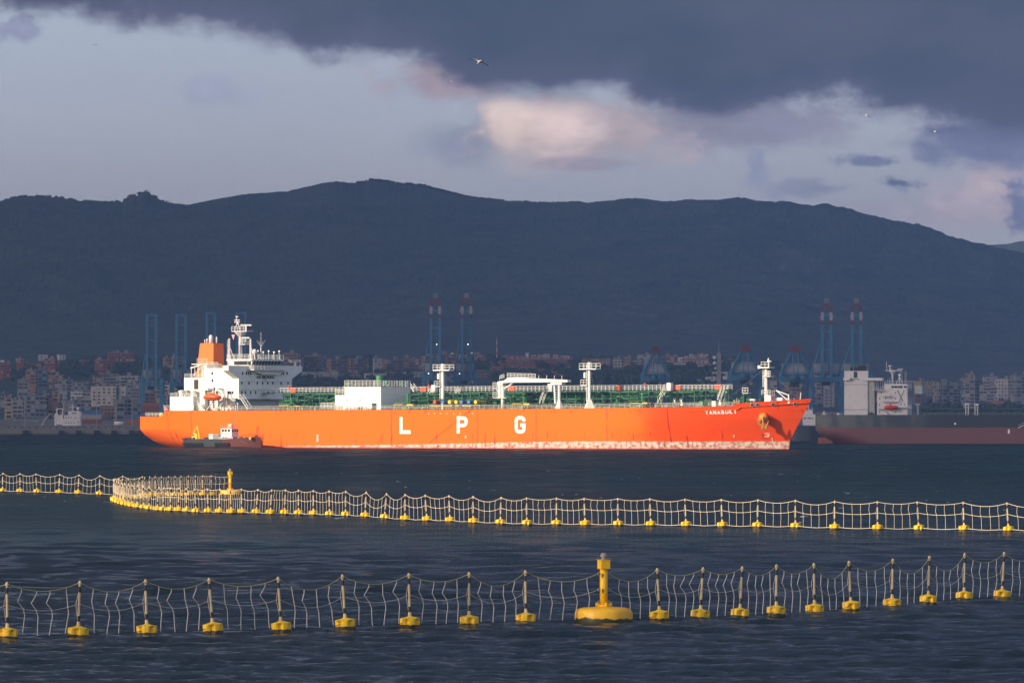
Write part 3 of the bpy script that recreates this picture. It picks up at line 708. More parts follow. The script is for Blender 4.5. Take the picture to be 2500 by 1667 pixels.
# ================================================================== CRANES
def crane(pxc, ytop, ylegtop, half_leg, half_boom, D, up, label, lights=False, redtop=True, skew=0.0, logo=True):
    """ship-to-shore gantry crane seen end-on; up = boom raised"""
    s = F / D; x, _, _ = at(pxc, 0, D); e = empty('gantry_crane', (x, D, 3.0), 0, label, 'crane', 'blue ship-to-shore cranes on the container quay')
    g = lambda py: at(0, py, D)[2] - 3.0
    hl = half_leg / s; hb = half_boom / s; zl = g(ylegtop); zt = g(ytop); back = 26.0
    for sx in (-1, 1):
        for yy in (0, back):
            b_ = MB(); b_.box(sx * hl, yy, zl / 2, 2.6, 2.2, zl); b_.build('leg', bluec, e)
    for yy in (0, back): b_ = MB(); b_.bb(-hl + 1.3, hl - 1.3, yy - 1, yy + 1, zl * .93 - 3.4, zl * .93); b_.build('portal_beam', bluec, e)
    for sx in (-1, 1):
        for za_, zb_ in ((zl * .93 - 3, zl * .93 - .1), (zl * .3, zl * .3 + 2)): b_ = MB(); b_.bb(sx * hl - 1, sx * hl + 1, 1.1, back - 1.1, za_, zb_); b_.build('sill_beam', bluec, e)
    # machinery house
    b_ = MB(); b_.bb(-hl * .86, hl * .86, 3, back - 2, zl + .2, zl + 7.2); b_.build('machinery_house', cgrey, e)
    b_ = MB(); b_.bb(-hl, hl, 2, back, zl - .6, zl + .1)
    for k in range(9): xx = -hl + k * 2 * hl / 8; b_.tube((xx, 1.9, zl + .1), (xx, 1.9, zl + 1.4), .12, n=4)
    b_.tube((-hl, 1.9, zl + 1.4), (hl, 1.9, zl + 1.4), .12, n=4); b_.build('walkway', bluec, e)
    # operator cab and trolley hanging below
    b_ = MB(); b_.bb(-3.5, 3.5, 6, 12, zl - 8.5, zl - 4); b_.build('trolley', mat('trolley_dark', (.05, .07, .10), .7), e)
    b_ = MB(); b_.bb(hl * .25, hl * .25 + 2.4, 1.5, 4.5, zl - 9, zl - 6); b_.build('operator_cab', cgrey, e)
    if up:
        apex = g(ylegtop - (ylegtop - ytop) * .42)
        for sx in (-1, 1):
            b_ = MB(); b_.tube((sx * hl, 4, zl), (sx * hb * 1.25, 4, apex), .8, .7, n=6); b_.tube((sx * hl, back - 2, zl), (sx * hb * 1.25, 6, apex), .6, .5, n=6); b_.build('frame_brace', bluec, e)
            zr = zt - (15.5 if redtop else 0)
            b_ = MB(); b_.box(sx * hb + skew, -1, (zl - 6 + zr) / 2, 2.0, 2.2, zr - zl + 6); b_.build('boom_girder', bluec, e)
            if redtop:
                b_ = MB(); b_.box(sx * hb + skew, -1, zr + 1.5, 2.1, 2.3, 3.0); b_.build('red_tip_band', cred, e)
                b_ = MB(); b_.box(sx * (hb - .2) + skew, -1, zr + 11.2, 2.1, 2.3, 4.4); b_.build('red_tip_band', cred, e)
                b_ = MB(); b_.box(sx * hb + skew, -1, zr + 6.0, 2.2, 2.4, 6.0); b_.build('white_tip_band', mat('band_white', (.32, .31, .35), .6), e)
                b_ = MB(); b_.bb(sx * hb + skew + sx * 1.1, sx * hb + skew + sx * 2.6, -1.4, -.6, zr + 5.4, zr + 5.9); b_.build('lamp_bracket', cgrey, e)
        cb = MB()
        zs = [zt - .8] if not redtop else []
        zs += [zl + (zt - zl) * q for q in (.83, .60, .34, .16)]
        for k, zz in enumerate(zs): cb = MB(); cb.bb(-hb + 1.05 + skew, hb - 1.05 + skew, -1.4, -.6, zz - (.5 if k else .9), zz + (.5 if k else .9)); cb.build('cross_beam', bluec, e)
        cb = MB(); cb.tube((-hb * .35 + skew, -1, zl), (-hb * .35 + skew, -1, zt - 20), .22, n=4); cb.tube((hb * .35 + skew, -1, zl), (hb * .35 + skew, -1, zt - 20), .22, n=4)
        for k in range(10):
            za = zl + (zt - zl - 25) * k / 10; zb_ = zl + (zt - zl - 25) * (k + 1) / 10; cb.tube(((-1) ** k * hb * .35 + skew, -1, za), (-(-1) ** k * hb * .35 + skew, -1, zb_), .14, n=4)
        cb.build('lattice', mat('lattice_dark', (.07, .15, .25), .7), e)
        if redtop:
            b_ = MB(); b_.prismY([(-hb + skew - 1, zt - 4.5), (-hb * .5 + skew, zt - .3), (hb * .5 + skew, zt - .3), (hb + skew + 1, zt - 4.5), (hb + skew - 1, zt - 5.2), (hb * .4 + skew, zt - 2.4), (-hb * .4 + skew, zt - 2.4), (-hb + skew + 1, zt - 5.2)], -2.2, 0.2); b_.build('tip_arch', cred, e)
            b_ = MB()
            for k in range(5): b_.tube((-hb * .5 + skew + k * hb * .25, -1, zt - .2), (-hb * .5 + skew + k * hb * .25, -1, zt + 3.0), .16, n=4)
            b_.tube((-hb * .55 + skew, -1, zt + 3), (hb * .55 + skew, -1, zt + 3), .2, n=4); b_.build('tip_rail', cgrey, e)
    else:
        ap = zt - 5.0
        for sx in (-1, 1):
            b_ = MB(); b_.tube((sx * hl * .95, 2, zl), (sx * hb, 2, ap), 1.0, .8, n=6); b_.tube((sx * hl * .9, back - 2, zl), (sx * hb * .8, 4, ap), .6, .5, n=6)
            b_.tube((sx * hl * .15, -6, zl), (sx * hb * .7, 1, ap), .45, .4, n=6); b_.tube((sx * hl * .5, back, zl), (sx * hb * .55, 5, ap), .35, n=6); b_.build('a_frame', bluec, e)
            b_ = MB(); b_.bb(sx * hb - 1.1, sx * hb + 1.1, -42, -2, zl - 4, zl - 1.2); b_.build('boom_girder', bluec, e)
        b_ = MB(); b_.bb(-hb - 1.2, hb + 1.2, 0, 5, ap, ap + 2.6); b_.bb(-hb - .2, -hb + 2.2, 1, 4, ap + 2.6, ap + 5.2); b_.bb(hb - 2.2, hb + .2, 1, 4, ap + 2.6, ap + 5.2); b_.bb(-1, 1, 1, 4, ap + 2.6, ap + 4.2); b_.build('red_head', cred, e)
        b_ = MB(); b_.tube((-hl, 0, zl + 6), (hl, 0, zl + 6), .2, n=4); b_.tube((-hb * 1.1, 2, zl + (ap - zl) * .55), (hb * 1.1, 2, zl + (ap - zl) * .55), .35, n=4); b_.build('tie_beam', bluec, e)
    if lights:
        for (lx, lz) in ((hb * .35, g(ytop + (ylegtop - ytop) * .62)), (-hb * 1.6, g(ylegtop + 2))):
            b_ = MB(); b_.lathe([(.04, -.25), (.2, -.1), (.22, .1), (.05, .22)], lx + skew, -2.6, lz, 8); b_.build('work_lamp', lightw, e)
    return e
crane(370, 767, 925, 24, 11, 5700, True, 'tall blue crane with raised boom and plain blue top, leftmost of all cranes', redtop=False)
crane(442, 767, 925, 24, 11, 5750, True, 'tall blue crane with raised boom and plain top, just left of the orange funnel', redtop=False)
crane(515, 762, 935, 24, 10, 6100, True, 'blue raised-boom crane seen directly behind the orange funnel', redtop=False)
crane(589, 762, 935, 24, 10, 6150, True, 'blue raised-boom crane mostly hidden behind the white radar mast', redtop=False)
crane(1059, 727, 910, 25, 10.5, 5700, True, 'tall raised-boom crane with red and white tips, left one of the middle pair', lights=True, skew=1.2)
crane(1135, 727, 910, 25, 10.5, 5720, True, 'tall raised-boom crane with red and white tips, right one of the middle pair', lights=True, skew=1.2)
crane(1600, 846, 912, 31, 7, 5600, False, 'low blue crane with lowered boom and red head left of the telecom tower')
crane(1820, 841, 908, 37, 10, 5300, False, 'low blue crane with red head between the telecom tower and the foremast')
crane(1942, 841, 912, 37, 10, 5300, False, 'low blue crane with red head just right of the orange ship foremast')
crane(2018, 740, 912, 36, 10.5, 5350, True, 'tall raised-boom crane with red tips above the orange bow', skew=0.0)
crane(2091, 740, 912, 36, 10.5, 5400, True, 'tall raised-boom crane with red tips behind the square white funnel casing')
# ================================================================== THE ORANGE TANKER
TH = rad(35.0); OX, OY = -9.3, 2144.0; ct, st_ = cos(TH), sin(TH)
def S(px, py, y=-18.3):
    """local x,z of a point of the ship that lies in its fore-and-aft plane y"""
    k = (px - 1250) / F
    x = (k * (OY + y * ct) - OX - y * st_) / (ct + k * st_)
    Y = OY - x * st_ + y * ct
    return x, CH - (py - HY) * Y / F
def T(px, x):
    k = (px - 1250) / F
    return (k * (OY - x * st_) - OX - x * ct) / (st_ - k * ct)
c1 = lambda x, y: (330 + x / 4.238, 740 + y / 4.238)
c2 = lambda x, y: (780 + x / 4.704, 860 + y / 4.704)
c3 = lambda x, y: (1200 + x / 4.704, 860 + y / 4.704)
c4 = lambda x, y: (1640 + x / 5.8075, 840 + y / 5.8075)
def S1(x, y, yl=-18.3): return S(*c1(x, y), yl)
def S2(x, y, yl=-18.3): return S(*c2(x, y), yl)
def S3(x, y, yl=-18.3): return S(*c3(x, y), yl)
def S4(x, y, yl=-18.3): return S(*c4(x, y), yl)
ship = empty('gas_tanker', (OX, OY, 0), -TH, 'large orange gas tanker with white superstructure aft and orange funnel', 'ship')
HB = 18.3
STEM = [(-3, 105.5), (0, 105.9), (2.4, 106.2), (5.1, 107.8), (8.1, 109.7), (10.7, 111.4), (14.5, 113.6)]
STERN = [(-3, -101), (0, -107.0), (.6, -108.6), (1.8, -110.3), (3.6, -111.8), (5.5, -112.4), (15, -112.4)]
TOP = [(-112.4, 9.0), (S(398, 1002, -17)[0] - 0.1, 9.0), (S(407, 1002, -17.5)[0], 10.75), (S(560, 1002)[0], 10.75), (40, 11.3), (S(1640, 994)[0], 11.7), (S(1790, 992, -12)[0], 12.0),
       (S(1803, 985, -11)[0], 12.75), (113.6, 14.1)]
def ztop(x): return interp(TOP, x)
def hb(x, z):
    xs = interp(STEM, z); xe = interp(STERN, z); b = HB
    zc = min(8.0, max(0, z)); Le = 58 - 0.5 * zc; p = 2.0 + 0.02 * zc
    if x > xs - Le:
        u = max(0.0, (xs - x) / Le); b = HB * (1 - (1 - u) ** p)
    Lr = 44 - 2.2 * max(0, z); bt = 0.38 + 0.40 * min(1, max(0, z) / 5.0) ** 0.7
    if x < xe + Lr:
        u = max(0.0, (x - xe) / Lr); b = min(b, HB * (bt + (1 - bt) * (1 - (1 - u) ** 2.2)))
    return b
def hull_material():
    m = bpy.data.materials.new('hull_orange_weathered'); m.use_nodes = True
    t = NT(m.node_tree); b = t.n['Principled BSDF']; tcn = t.new('ShaderNodeTexCoord'); o = tcn.outputs['Object']; s = t.sep(o)
    big = t.noise(t.comb(t.math('MULTIPLY', s[0], 0.05), 0.0, t.math('MULTIPLY', s[2], 0.16)), 1.0, 4)
    cc = t.mix(big, (0.95, 0.158, 0.003), (0.90, 0.135, 0.003))
    # plate seams
    seam = None
    for px in (405, 466, 955, 1166, 1309, 1481, 1620):
        xx = S(px, 1040)[0]; d = t.math('ABSOLUTE', t.math('SUBTRACT', s[0], xx)); k = t.math('LESS_THAN', d, 0.20)
        seam = k if seam is None else t.math('MAXIMUM', seam, k)
    sn = t.noise(t.comb(s[0], 0, t.math('MULTIPLY', s[2], 0.5)), 0.7, 3)
    cc = t.mix(t.math('MULTIPLY', seam, t.math('MULTIPLY', t.smooth(sn, 0.30, 0.55), 0.8)), cc, (0.35, 0.06, 0.03))
    # faint plate courses
    cz = t.math('ABSOLUTE', t.math('SUBTRACT', t.math('FRACT', t.math('DIVIDE', s[2], 2.7)), 0.5))
    cc = t.mix(t.math('MULTIPLY', t.math('GREATER_THAN', cz, 0.482), 0.35), cc, (0.5, 0.09, 0.02))
    # rust runs hanging from points
    r1 = t.noise(t.comb(t.math('MULTIPLY', s[0], 1.25), 0, t.math('MULTIPLY', s[2], 0.16)), 1.0, 3, 0.6)
    hmask = t.math('MULTIPLY', t.smooth(s[2], 6.2, 3.2), t.smooth(t.noise(t.comb(t.math('MULTIPLY', s[0], 0.08), 0, 4), 1.0, 2), 0.40, 0.55))
    cc = t.mix(t.math('MULTIPLY', t.math('MULTIPLY', t.smooth(r1, 0.57, 0.66), hmask), 0.95), cc, (0.26, 0.035, 0.015))
    r2 = t.noise(t.comb(t.math('MULTIPLY', s[0], 0.9), 3, t.math('MULTIPLY', s[2], 0.35)), 1.0, 4, 0.6)
    cc = t.mix(t.math('MULTIPLY', t.math('MULTIPLY', t.smooth(r2, 0.56, 0.66), t.smooth(s[2], 8.8, 10.6)), 0.65), cc, (0.35, 0.05, 0.03))
    # faded pinkish chalking low down
    r3 = t.noise(t.comb(t.math('MULTIPLY', s[0], 0.16), 8, t.math('MULTIPLY', s[2], 0.3)), 1.0, 5, 0.65)
    cc = t.mix(t.math('MULTIPLY', t.math('MULTIPLY', t.smooth(r3, 0.52, 0.72), t.smooth(s[2], 6.5, 2.5)), 0.6), cc, (0.80, 0.12, 0.035))
    # salt-stained band above the water, deeper towards the bow
    bandh = t.math('ADD', 0.6, t.math('MULTIPLY', t.smooth(s[0], -50, 60), 1.5))
    en = t.noise(t.comb(t.math('MULTIPLY', s[0], 0.9), 0, s[2]), 1.0, 5, 0.65)
    hh = t.math('SUBTRACT', t.math('ADD', s[2], t.math('MULTIPLY', t.math('SUBTRACT', en, 0.5), 0.7)), bandh)
    band = t.math('MULTIPLY', t.smooth(hh, 0.12, -0.08), t.smooth(s[0], -62, -42))
    wn = t.noise(t.comb(t.math('MULTIPLY', s[0], 0.75), 5, t.math('MULTIPLY', s[2], 0.9)), 1.0, 6, 0.72)
    bc = t.mix(t.smooth(wn, 0.40, 0.56), (0.36, 0.12, 0.08), (0.66, 0.52, 0.45))
    bc = t.mix(t.math('MULTIPLY', t.smooth(wn, 0.64, 0.70), 0.8), bc, (0.30, 0.10, 0.04))
    bc = t.mix(t.math('MULTIPLY', t.smooth(r1, 0.57, 0.66), 0.7), bc, (0.26, 0.09, 0.04))
    cc = t.mix(band, cc, bc)
    low = t.math('MULTIPLY', t.smooth(t.math('ADD', s[2], t.math('MULTIPLY', en, 0.6)), 0.75, 0.45), 0.7)
    cc = t.mix(low, cc, (0.55, 0.07, 0.03))
    # forward, the orange is a redder coat
    cc2 = t.new('ShaderNodeHueSaturation'); cc2.inputs['Hue'].default_value = 0.489; cc2.inputs['Value'].default_value = 0.88; cc2.inputs['Saturation'].default_value = 1.05; t.l.new(cc, cc2.inputs['Color'])
    cc = t.mix(t.math('MULTIPLY', t.smooth(t.math('ADD', s[0], t.math('MULTIPLY', t.math('SUBTRACT', big, 0.5), 16)), 66, 74), t.math('SUBTRACT', 1.0, band)), cc, cc2.outputs[0])
    t.l.new(cc, b.inputs['Base Color']); b.inputs['Roughness'].default_value = 0.6; b.inputs['Specular IOR Level'].default_value = 0.12
    return m
def build_hull():
    xn = sorted(set(list(np.linspace(-112.4, -68, 26)) + list(np.linspace(-68, 44, 24)) + list(np.linspace(44, 113.6, 46)) + [p[0] for p in TOP]))
    s_ = [(x + 112.4) / (113.6 + 112.4) for x in xn]; nv = 22; mb = MB(); n = len(xn)
    for side in (-1, 1):
        for i, x in enumerate(xn):
            zt = ztop(x)
            for j in range(nv):
                z = -2.5 + (zt + 2.5) * j / (nv - 1); xs = interp(STEM, z); xe = interp(STERN, z)
                xx = xe + (xs - xe) * s_[i]; mb.v.append((xx, side * hb(xx, z), z))
    o = lambda sd, i, j: sd * n * nv + i * nv + j
    for i in range(n - 1):
        for j in range(nv - 1):
            mb.f.append((o(0, i, j), o(0, i + 1, j), o(0, i + 1, j + 1), o(0, i, j + 1)))
            mb.f.append((o(1, i, j), o(1, i, j + 1), o(1, i + 1, j + 1), o(1, i + 1, j)))
    for j in range(nv - 1): mb.f.append((o(0, 0, j), o(0, 0, j + 1), o(1, 0, j + 1), o(1, 0, j)))
    h = mb.build('hull', hull_material(), ship, True)
    es = h.modifiers.new('edges', 'EDGE_SPLIT'); es.split_angle = rad(35)
    dk = MB()
    for i, x in enumerate(xn):
        zt = ztop(x) - (0.02 if x < 70 else 1.2 * min(1, (x - 70) / 10)); b_ = hb(min(x, 113.2), ztop(x)) - 0.05
        dk.v += [(x, -b_, zt), (x, b_, zt)]
    for i in range(n - 1): dk.f.append((2 * i, 2 * i + 2, 2 * i + 3, 2 * i + 1))
    dk.build('deck', dgreen, ship)
build_hull()
# rub lines: bulwark fold at the bow
mb = MB(); pts = []
for i in range(30):
    x = 78 + i * (111.0 - 78) / 29; z = ztop(x) - 0.95; pts.append((x, -(hb(x, z) + .02), z))
mb.path(pts, .035, 5); mb.build('bulwark_fold', orange, ship)
# letters
def hull_pt(x, z, off): return (x, -(hb(x, z) + off), z)
def letter_ribbon(paths, w, px0, px1, py0, py1):
    """paths in a unit box, mapped on the hull side between photograph columns"""
    x0, z0 = S(px0, py1); x1, z1 = S(px1, py0); mb = MB()
    for pts in paths:
        P_ = [(x0 + (x1 - x0) * u, z0 + (z1 - z0) * v) for u, v in pts]; L, R = ribbon(P_, w)
        n = len(L); vs = [hull_pt(*p, .05) for p in L] + [hull_pt(*p, .05) for p in R] + [hull_pt(*p, -.02) for p in L] + [hull_pt(*p, -.02) for p in R]
        fs = [(i, n + i, n + i + 1, i + 1) for i in range(n - 1)] + [(2 * n + i, 2 * n + i + 1, i + 1, i) for i in range(n - 1)] + [(n + i, 3 * n + i, 3 * n + i + 1, n + i + 1) for i in range(n - 1)]
        fs += [(0, 2 * n, 3 * n, n), (n - 1, 2 * n - 1, 4 * n - 1, 3 * n - 1)]
        mb.add(vs, fs)
    return mb
def arc(cx, cy_, rx, ry, a0, a1, n=6): return [(cx + rx * cos(rad(a0 + (a1 - a0) * i / n)), cy_ + ry * sin(rad(a0 + (a1 - a0) * i / n))) for i in range(n + 1)]
SW = 1.03
ww = 0.16; hh_ = 0.09
lm = mat('letter_white', (0.86, 0.85, 0.82), 0.5)
letter_ribbon([[(ww, 1), (ww, hh_), (1, hh_)]], SW, *(975, 1002.5), 1017.5, 1058).build('letter', lm, ship)
letter_ribbon([[(ww, 0), (ww, 1 - hh_)] + arc(.62, 1 - hh_ - .215, .25, .215, 90, -90, 8) + [(ww + .17, 1 - hh_ - .43)]], SW, 1114.5, 1142, 1016.5, 1057.5).build('letter', lm, ship)
letter_ribbon([[(1 - ww, .70)] + arc(1 - ww - .26, 1 - hh_ - .16, .26, .16, 10, 90, 5) + arc(ww + .26, 1 - hh_ - .16, .26, .16, 90, 180, 5) + arc(ww + .26, hh_ + .16, .26, .16, 180, 270, 5) + arc(1 - ww - .26, hh_ + .16, .26, .16, 270, 360, 5) + [(1 - ww, .48), (.52, .48)]], SW, 1256, 1284, 1016, 1057).build('letter', lm, ship)
# bow name
def hull_text(txt, px0, py0, px1, py1, yref, bold, name='lettering', height=None, thin=.05, m=lm):
    vs, fs = text_mesh(txt, 1.0, bold, 0.03); mx = max(v[0] for v in vs); mn = min(v[0] for v in vs); my = max(v[1] for v in vs)
    xa, za = S(px0, py1, yref); xb, zb = S(px1, py0, yref)
    return xa, za, xb, zb, vs, fs, mn, mx, my
def solve_hull(px, py):
    y = -HB
    for _ in range(40):
        x, z = S(px, py, y); y = 0.5 * y - 0.5 * hb(min(x, interp(STEM, z)), z)
    return x, z
def text_on_hull(txt, pxl, pyl, pxr, pyr, hpx, bold, name='lettering', sx=1.0):
    (xa, za), (xb, zb) = solve_hull(pxl, pyl), solve_hull(pxr, pyr); hm = hpx * (OY - xa * st_) / F
    mb = MB(); n = len(txt); tot = xb - xa
    for i, ch in enumerate(txt):
        vs, fs = text_mesh(ch, 1.0, bold, 0.03); mn = min(v[0] for v in vs); mx = max(v[0] for v in vs); my = max(v[1] for v in vs)
        u0 = i / n; cw = tot / n * (0.80 if ch not in 'I' else 0.28); cx = xa + tot * (i + .5) / n; zz = za + (zb - za) * (i + .5) / n; out_ = []
        for v in vs:
            x = cx + ((v[0] - mn) / (mx - mn) - .5) * cw; z = zz + v[1] / my * hm; out_.append((x, -(hb(x, z) + .04 + (v[2] > 0) * .05), z))
        mb.add(out_, fs)
    return mb.build(name, lm, ship)
text_on_hull('YAMABUKI', 1721.5, 1011, 1801, 1009, 8.6, 0.045, 'bow_name')
# thin figure 3 like thruster mark, load marks
def mark(pts, r, name='draught_mark', m=lm):
    P_ = []
    for px, py in pts:
        x, z = solve_hull(px, py); P_.append((x, -(hb(x, z) + .05), z))
    mb = MB(); mb.path(P_, r, 4); return mb.build(name, m, ship)
mark([c4(1318, 1268), c4(1350, 1264), c4(1384, 1268), c4(1386, 1284), c4(1370, 1292), c4(1335, 1286), c4(1370, 1294), c4(1386, 1300), c4(1380, 1312), c4(1312, 1311)], .09, 'bulb_mark')
for a, b_, r in (((1888 / 4.238 + 330, 1358 / 4.238 + 740), (1888 / 4.238 + 330, 1435 / 4.238 + 740), .33), (c2(1680, 955), c2(1680, 985), .26), (c4(880, 1288), c4(888, 1320), .2), (c4(1425, 1330), c4(1430, 1375), .1)):
    mark([a, b_], r, 'load_mark')
mark([c2(1262, 1035), c2(1745, 655)], .06, 'side_rope', rope_d)
for cx in (1255, 1322, 1395, 1470, 1545, 1620, 1762):
    x, z = S2(cx, 702); mb = MB(); mb.box(x, -(hb(x, z) + .06), z, .45, .12, .35); mb.build('side_lug', mat('lug', (.8, .45, .2), .5), ship)
# hawse openings and anchor
for cx, cy_ in ((1140, 862), (1215, 860), (1435, 855), (1750, 848)):
    x, z = solve_hull(*c4(cx, cy_)); nb = hb(x, z); dxb = (hb(x + .5, z) - nb) / .5; ang = math.atan2(-dxb, 1)
    nx, ny = sin(ang), -cos(ang)
    mb = MB(); mb.torus((x, -nb, z), (nx, ny, -.15), .46, .13, 16, 6)
    o = mb.build('fairlead', steel, ship, True); mb = MB(); mb.lathe([(.4, -.03), (.4, .02)], 0, 0, 0, 16); oo = mb.build('fairlead_hole', dark, o)
    oo.location = (x + nx * .06, -nb + ny * .06, z); oo.rotation_euler = Vector((nx, ny, -.15)).to_track_quat('Z', 'Y').to_euler()
ax, az = solve_hull(*c4(1300, 1030)); nb = hb(ax, az); dxb = (hb(ax + 1, az) - nb); ang = math.atan2(-dxb, 1); nx, ny = sin(ang), -cos(ang)
tx, ty = cos(ang), sin(ang)
pipe = MB(); pipe.tube((ax - nx * 1.5, -nb - ny * 1.5, az + .4), (ax + nx * 1.9, -nb + ny * 1.9, az - .5), 1.15, 1.35, 16); pipe.build('anchor_pod', mat('pod_orange', (.92, .24, .025), .5), ship, True)
anc = MB(); base = Vector((ax + nx * 2.1, -nb + ny * 2.1, az - .9)); tv = Vector((tx, ty, 0)); zv = Vector((0, 0, 1)); nvv = Vector((nx, ny, 0))
def ap(u, v, w=0): return base + tv * u + zv * v + nvv * w
anc.tube(ap(-.1, .9), ap(.1, -1.6), .26, .3, 8)                       # shank
anc.tube(ap(-1.15, -1.05), ap(.95, -2.35), .42, .34, 8)               # crown
anc.tube(ap(-1.0, -1.1, .1), ap(-1.75, .55, .5), .36, .10, 7)         # fluke
anc.tube(ap(.85, -2.2, .1), ap(1.55, -.15, .5), .36, .10, 7)
anc.tube(ap(-.1, -1.7, .05), ap(-.25, -2.7, .2), .34, .2, 7)
anc.build('anchor', anchor_m, ship, False)

# ---------------------------------------------------------------- helpers for the upper works
def sbox(name, p0, p1, y0, y1, m, parent=ship, zb=None, yref=None):
    """box whose starboard face fills photograph corners p0 (left,top) to p1 (right,bottom)"""
    x0, zt = S(*p0, y0 if yref is None else yref); x1, z0 = S(*p1, y0 if yref is None else yref)
    if zb is not None: z0 = zb
    mb = MB(); mb.bb(x0, x1, y0, y1, z0, zt); return mb.build(name, m, parent), (x0, x1, z0, zt)
def railing(pts, h=1.1, r=.055, step=2.2, bars=3, parent=ship, m=white, name='railing'):
    mb = MB(); mb.rail(pts, h, r, step, bars); return mb.build(name, m, parent)
DZ = 10.75
# poop
railing([(-112, -11.5, 9.0), (-111.6, -12.8, 9.0), (S(397, 1010, -16.5)[0], -16.4, 9.0)], 1.1)
railing([(-112, -11.5, 9.0), (-112, 11.5, 9.0)], 1.1)
for k in range(5):
    mb = MB(); x = -110.5 + k * 1.9; mb.tube((x, -11.5, 9.0), (x, -11.5, 9.7), .32, n=8); mb.tube((x, -10.6, 9.0), (x, -10.6, 9.7), .32, n=8); mb.build('bollard', [dark, green, white][k % 3], ship)
x, _ = S(392, 1010, -14); fl = MB(); fl.tube((x, -12, 9.0), (x - .35, -12, 12.6), .06, n=6); fs_ = fl.build('flagstaff', white, ship)
mb = MB(); P_ = [(x - .3, 12.3), (x + 1.1, 11.2), (x + 1.0, 10.1), (x - .1, 10.9)]; mb.prismY(P_, -12.02, -11.96); mb.build('flag', mat('flag_cloth', (.6, .12, .14), .8), fs_)
mb = MB(); mb.lathe([(.6, 0), (.75, .5), (.5, 1.0), (.1, 1.2)], x + .1, -13.6, 9.0, 10); mb.build('mooring_winch', yellow, ship)
railing([(S(403, 1000, -16)[0], -16, 10.75), (S(414, 1000, -16)[0], -16, 10.75)], 1.5)
# block A
_, (a0, a1, az0, az1) = sbox('aft_house', (415, 967.7), (471.6, 1004), -15.6, 4, white, zb=10.6)
railing([(a0, -15.4, az1), (a0 + 9, -15.4, az1)], 1.0)
for k in range(3):
    mb = MB(); mb.lathe([(.7, 0), (.7, 1.2), (.95, 1.3), (.95, 1.7), (.2, 1.9)], a0 + 2.6 + k * 2.2, -13.4, az1, 12); mb.build('vent_cowl', [white, steel, white][k], ship)
_, (b0, b1, bz0, bz1) = sbox('engine_casing', (449.6, 921.7), (506, 1004), -11.8, 8, white, zb=10.6)
railing([(b0, -11.6, bz1), (b1, -11.6, bz1)], 1.1)
mb = MB(); xx, zz = S1(632, 840, -11.8); mb.bb(xx - .65 * 1.2, xx + .65 * 1.2, -11.87, -11.78, zz - 1.4, zz + 1.4); mb.build('opening', dark, ship)
_, q = sbox('lattice_platform', c1(690, 640), c1(740, 760), -9.5, -4, cream, zb=bz1)
mb = MB()
x0 = S1(583, 700, -10)[0]; x1 = S1(690, 700, -10)[0]; z1 = S1(583, 655, -10)[1]
for xx in np.linspace(x0, x1, 4):
    mb.tube((xx, -10, bz1), (xx, -10, z1), .12, n=5)
mb.tube((x0 - .3, -10, z1 - .5), (x1, -10, z1 + .6), .22, n=6); mb.tube((x0, -10, bz1), (x1, -10, z1), .1, n=5); mb.bb(x0, x1 + 2, -10, -6, z1 + .55, z1 + .8); mb.build('crane_frame', white, ship)
railing([(x0 + 2, -10, z1 + .8), (x1 + 2, -10, z1 + .8)], 1.5)
# boat deck platform between
_, q = sbox('boat_deck', c1(655, 880), c1(760, 900), -15, -8, cream)
_, q = sbox('side_house', c1(668, 905), c1(720, 1110), -14.2, -9, white, zb=10.7)
# funnel
fy = -3.2
bx0, bz = S(479, 912, fy); bx1, _ = S(520, 912, fy); tx0, tz = S(488.6, 838, fy); tx1, _ = S(521, 838, fy)
fb = bz1 - 4.5
mb = MB(); yb = T(548, bx1); ytp = T(545.8, tx1)
mb.add([(bx0 - .6, fy, fb), (bx1, fy, fb), (bx1, yb, fb), (bx0 - .6, yb, fb), (tx0, fy, tz), (tx1, fy, tz), (tx1, ytp, tz), (tx0, ytp, tz)], [(3, 2, 1, 0), (4, 5, 6, 7), (0, 1, 5, 4), (1, 2, 6, 5), (2, 3, 7, 6), (3, 0, 4, 7)])
fun = mb.build('funnel', mat('funnel_orange', (.93, .165, .010), .5, var=.06, scale=.3), ship)
for cx, r, top in ((722, .20, 376), (745, .24, 366), (785, .66, 326), (843, .22, 346)):
    xx, zz = S1(cx, top, -1.0); mb = MB()
    if r > .5: mb.lathe([(r, 0), (r, zz - tz - 1.2), (r * .95, zz - tz - .5), (r * .6, zz - tz - .1), (r * .1, zz - tz)], xx, -1.0, tz, 14)
    else: mb.lathe([(r, 0), (r, zz - tz - .1), (r * .6, zz - tz)], xx, -1.0, tz, 10)
    mb.build('exhaust_pipe', mat('exhaust_steel', (.62, .60, .60), .45), fun, True)
# main accommodation
mx0, mzt = S1(740, 672, -13); mx1, mz780 = S1(1072, 780, -13); wy = -18.0
_, wz1 = S1(968, 645, wy); _, wz2 = S1(968, 697, wy); wx = mx1
zlow = S1(1072, 985, -13)[1]; ytip = T(c1(1715, 650)[0], mx1)
mb = MB(); mb.bb(mx0, mx1 - .01, -13, 13, zlow, mzt); acc = mb.build('accommodation_block', white, ship)
lx1 = mx1 - 1.6
mb = MB(); mb.bb(mx0 + .5, lx1, -12.6, 12.6, 10.6, zlow - .01); mb.build('lower_deckhouse', mat('shaded_house', (.62, .61, .60), .6, dirt=((.3, .2, .15), .3), scale=.5), ship)
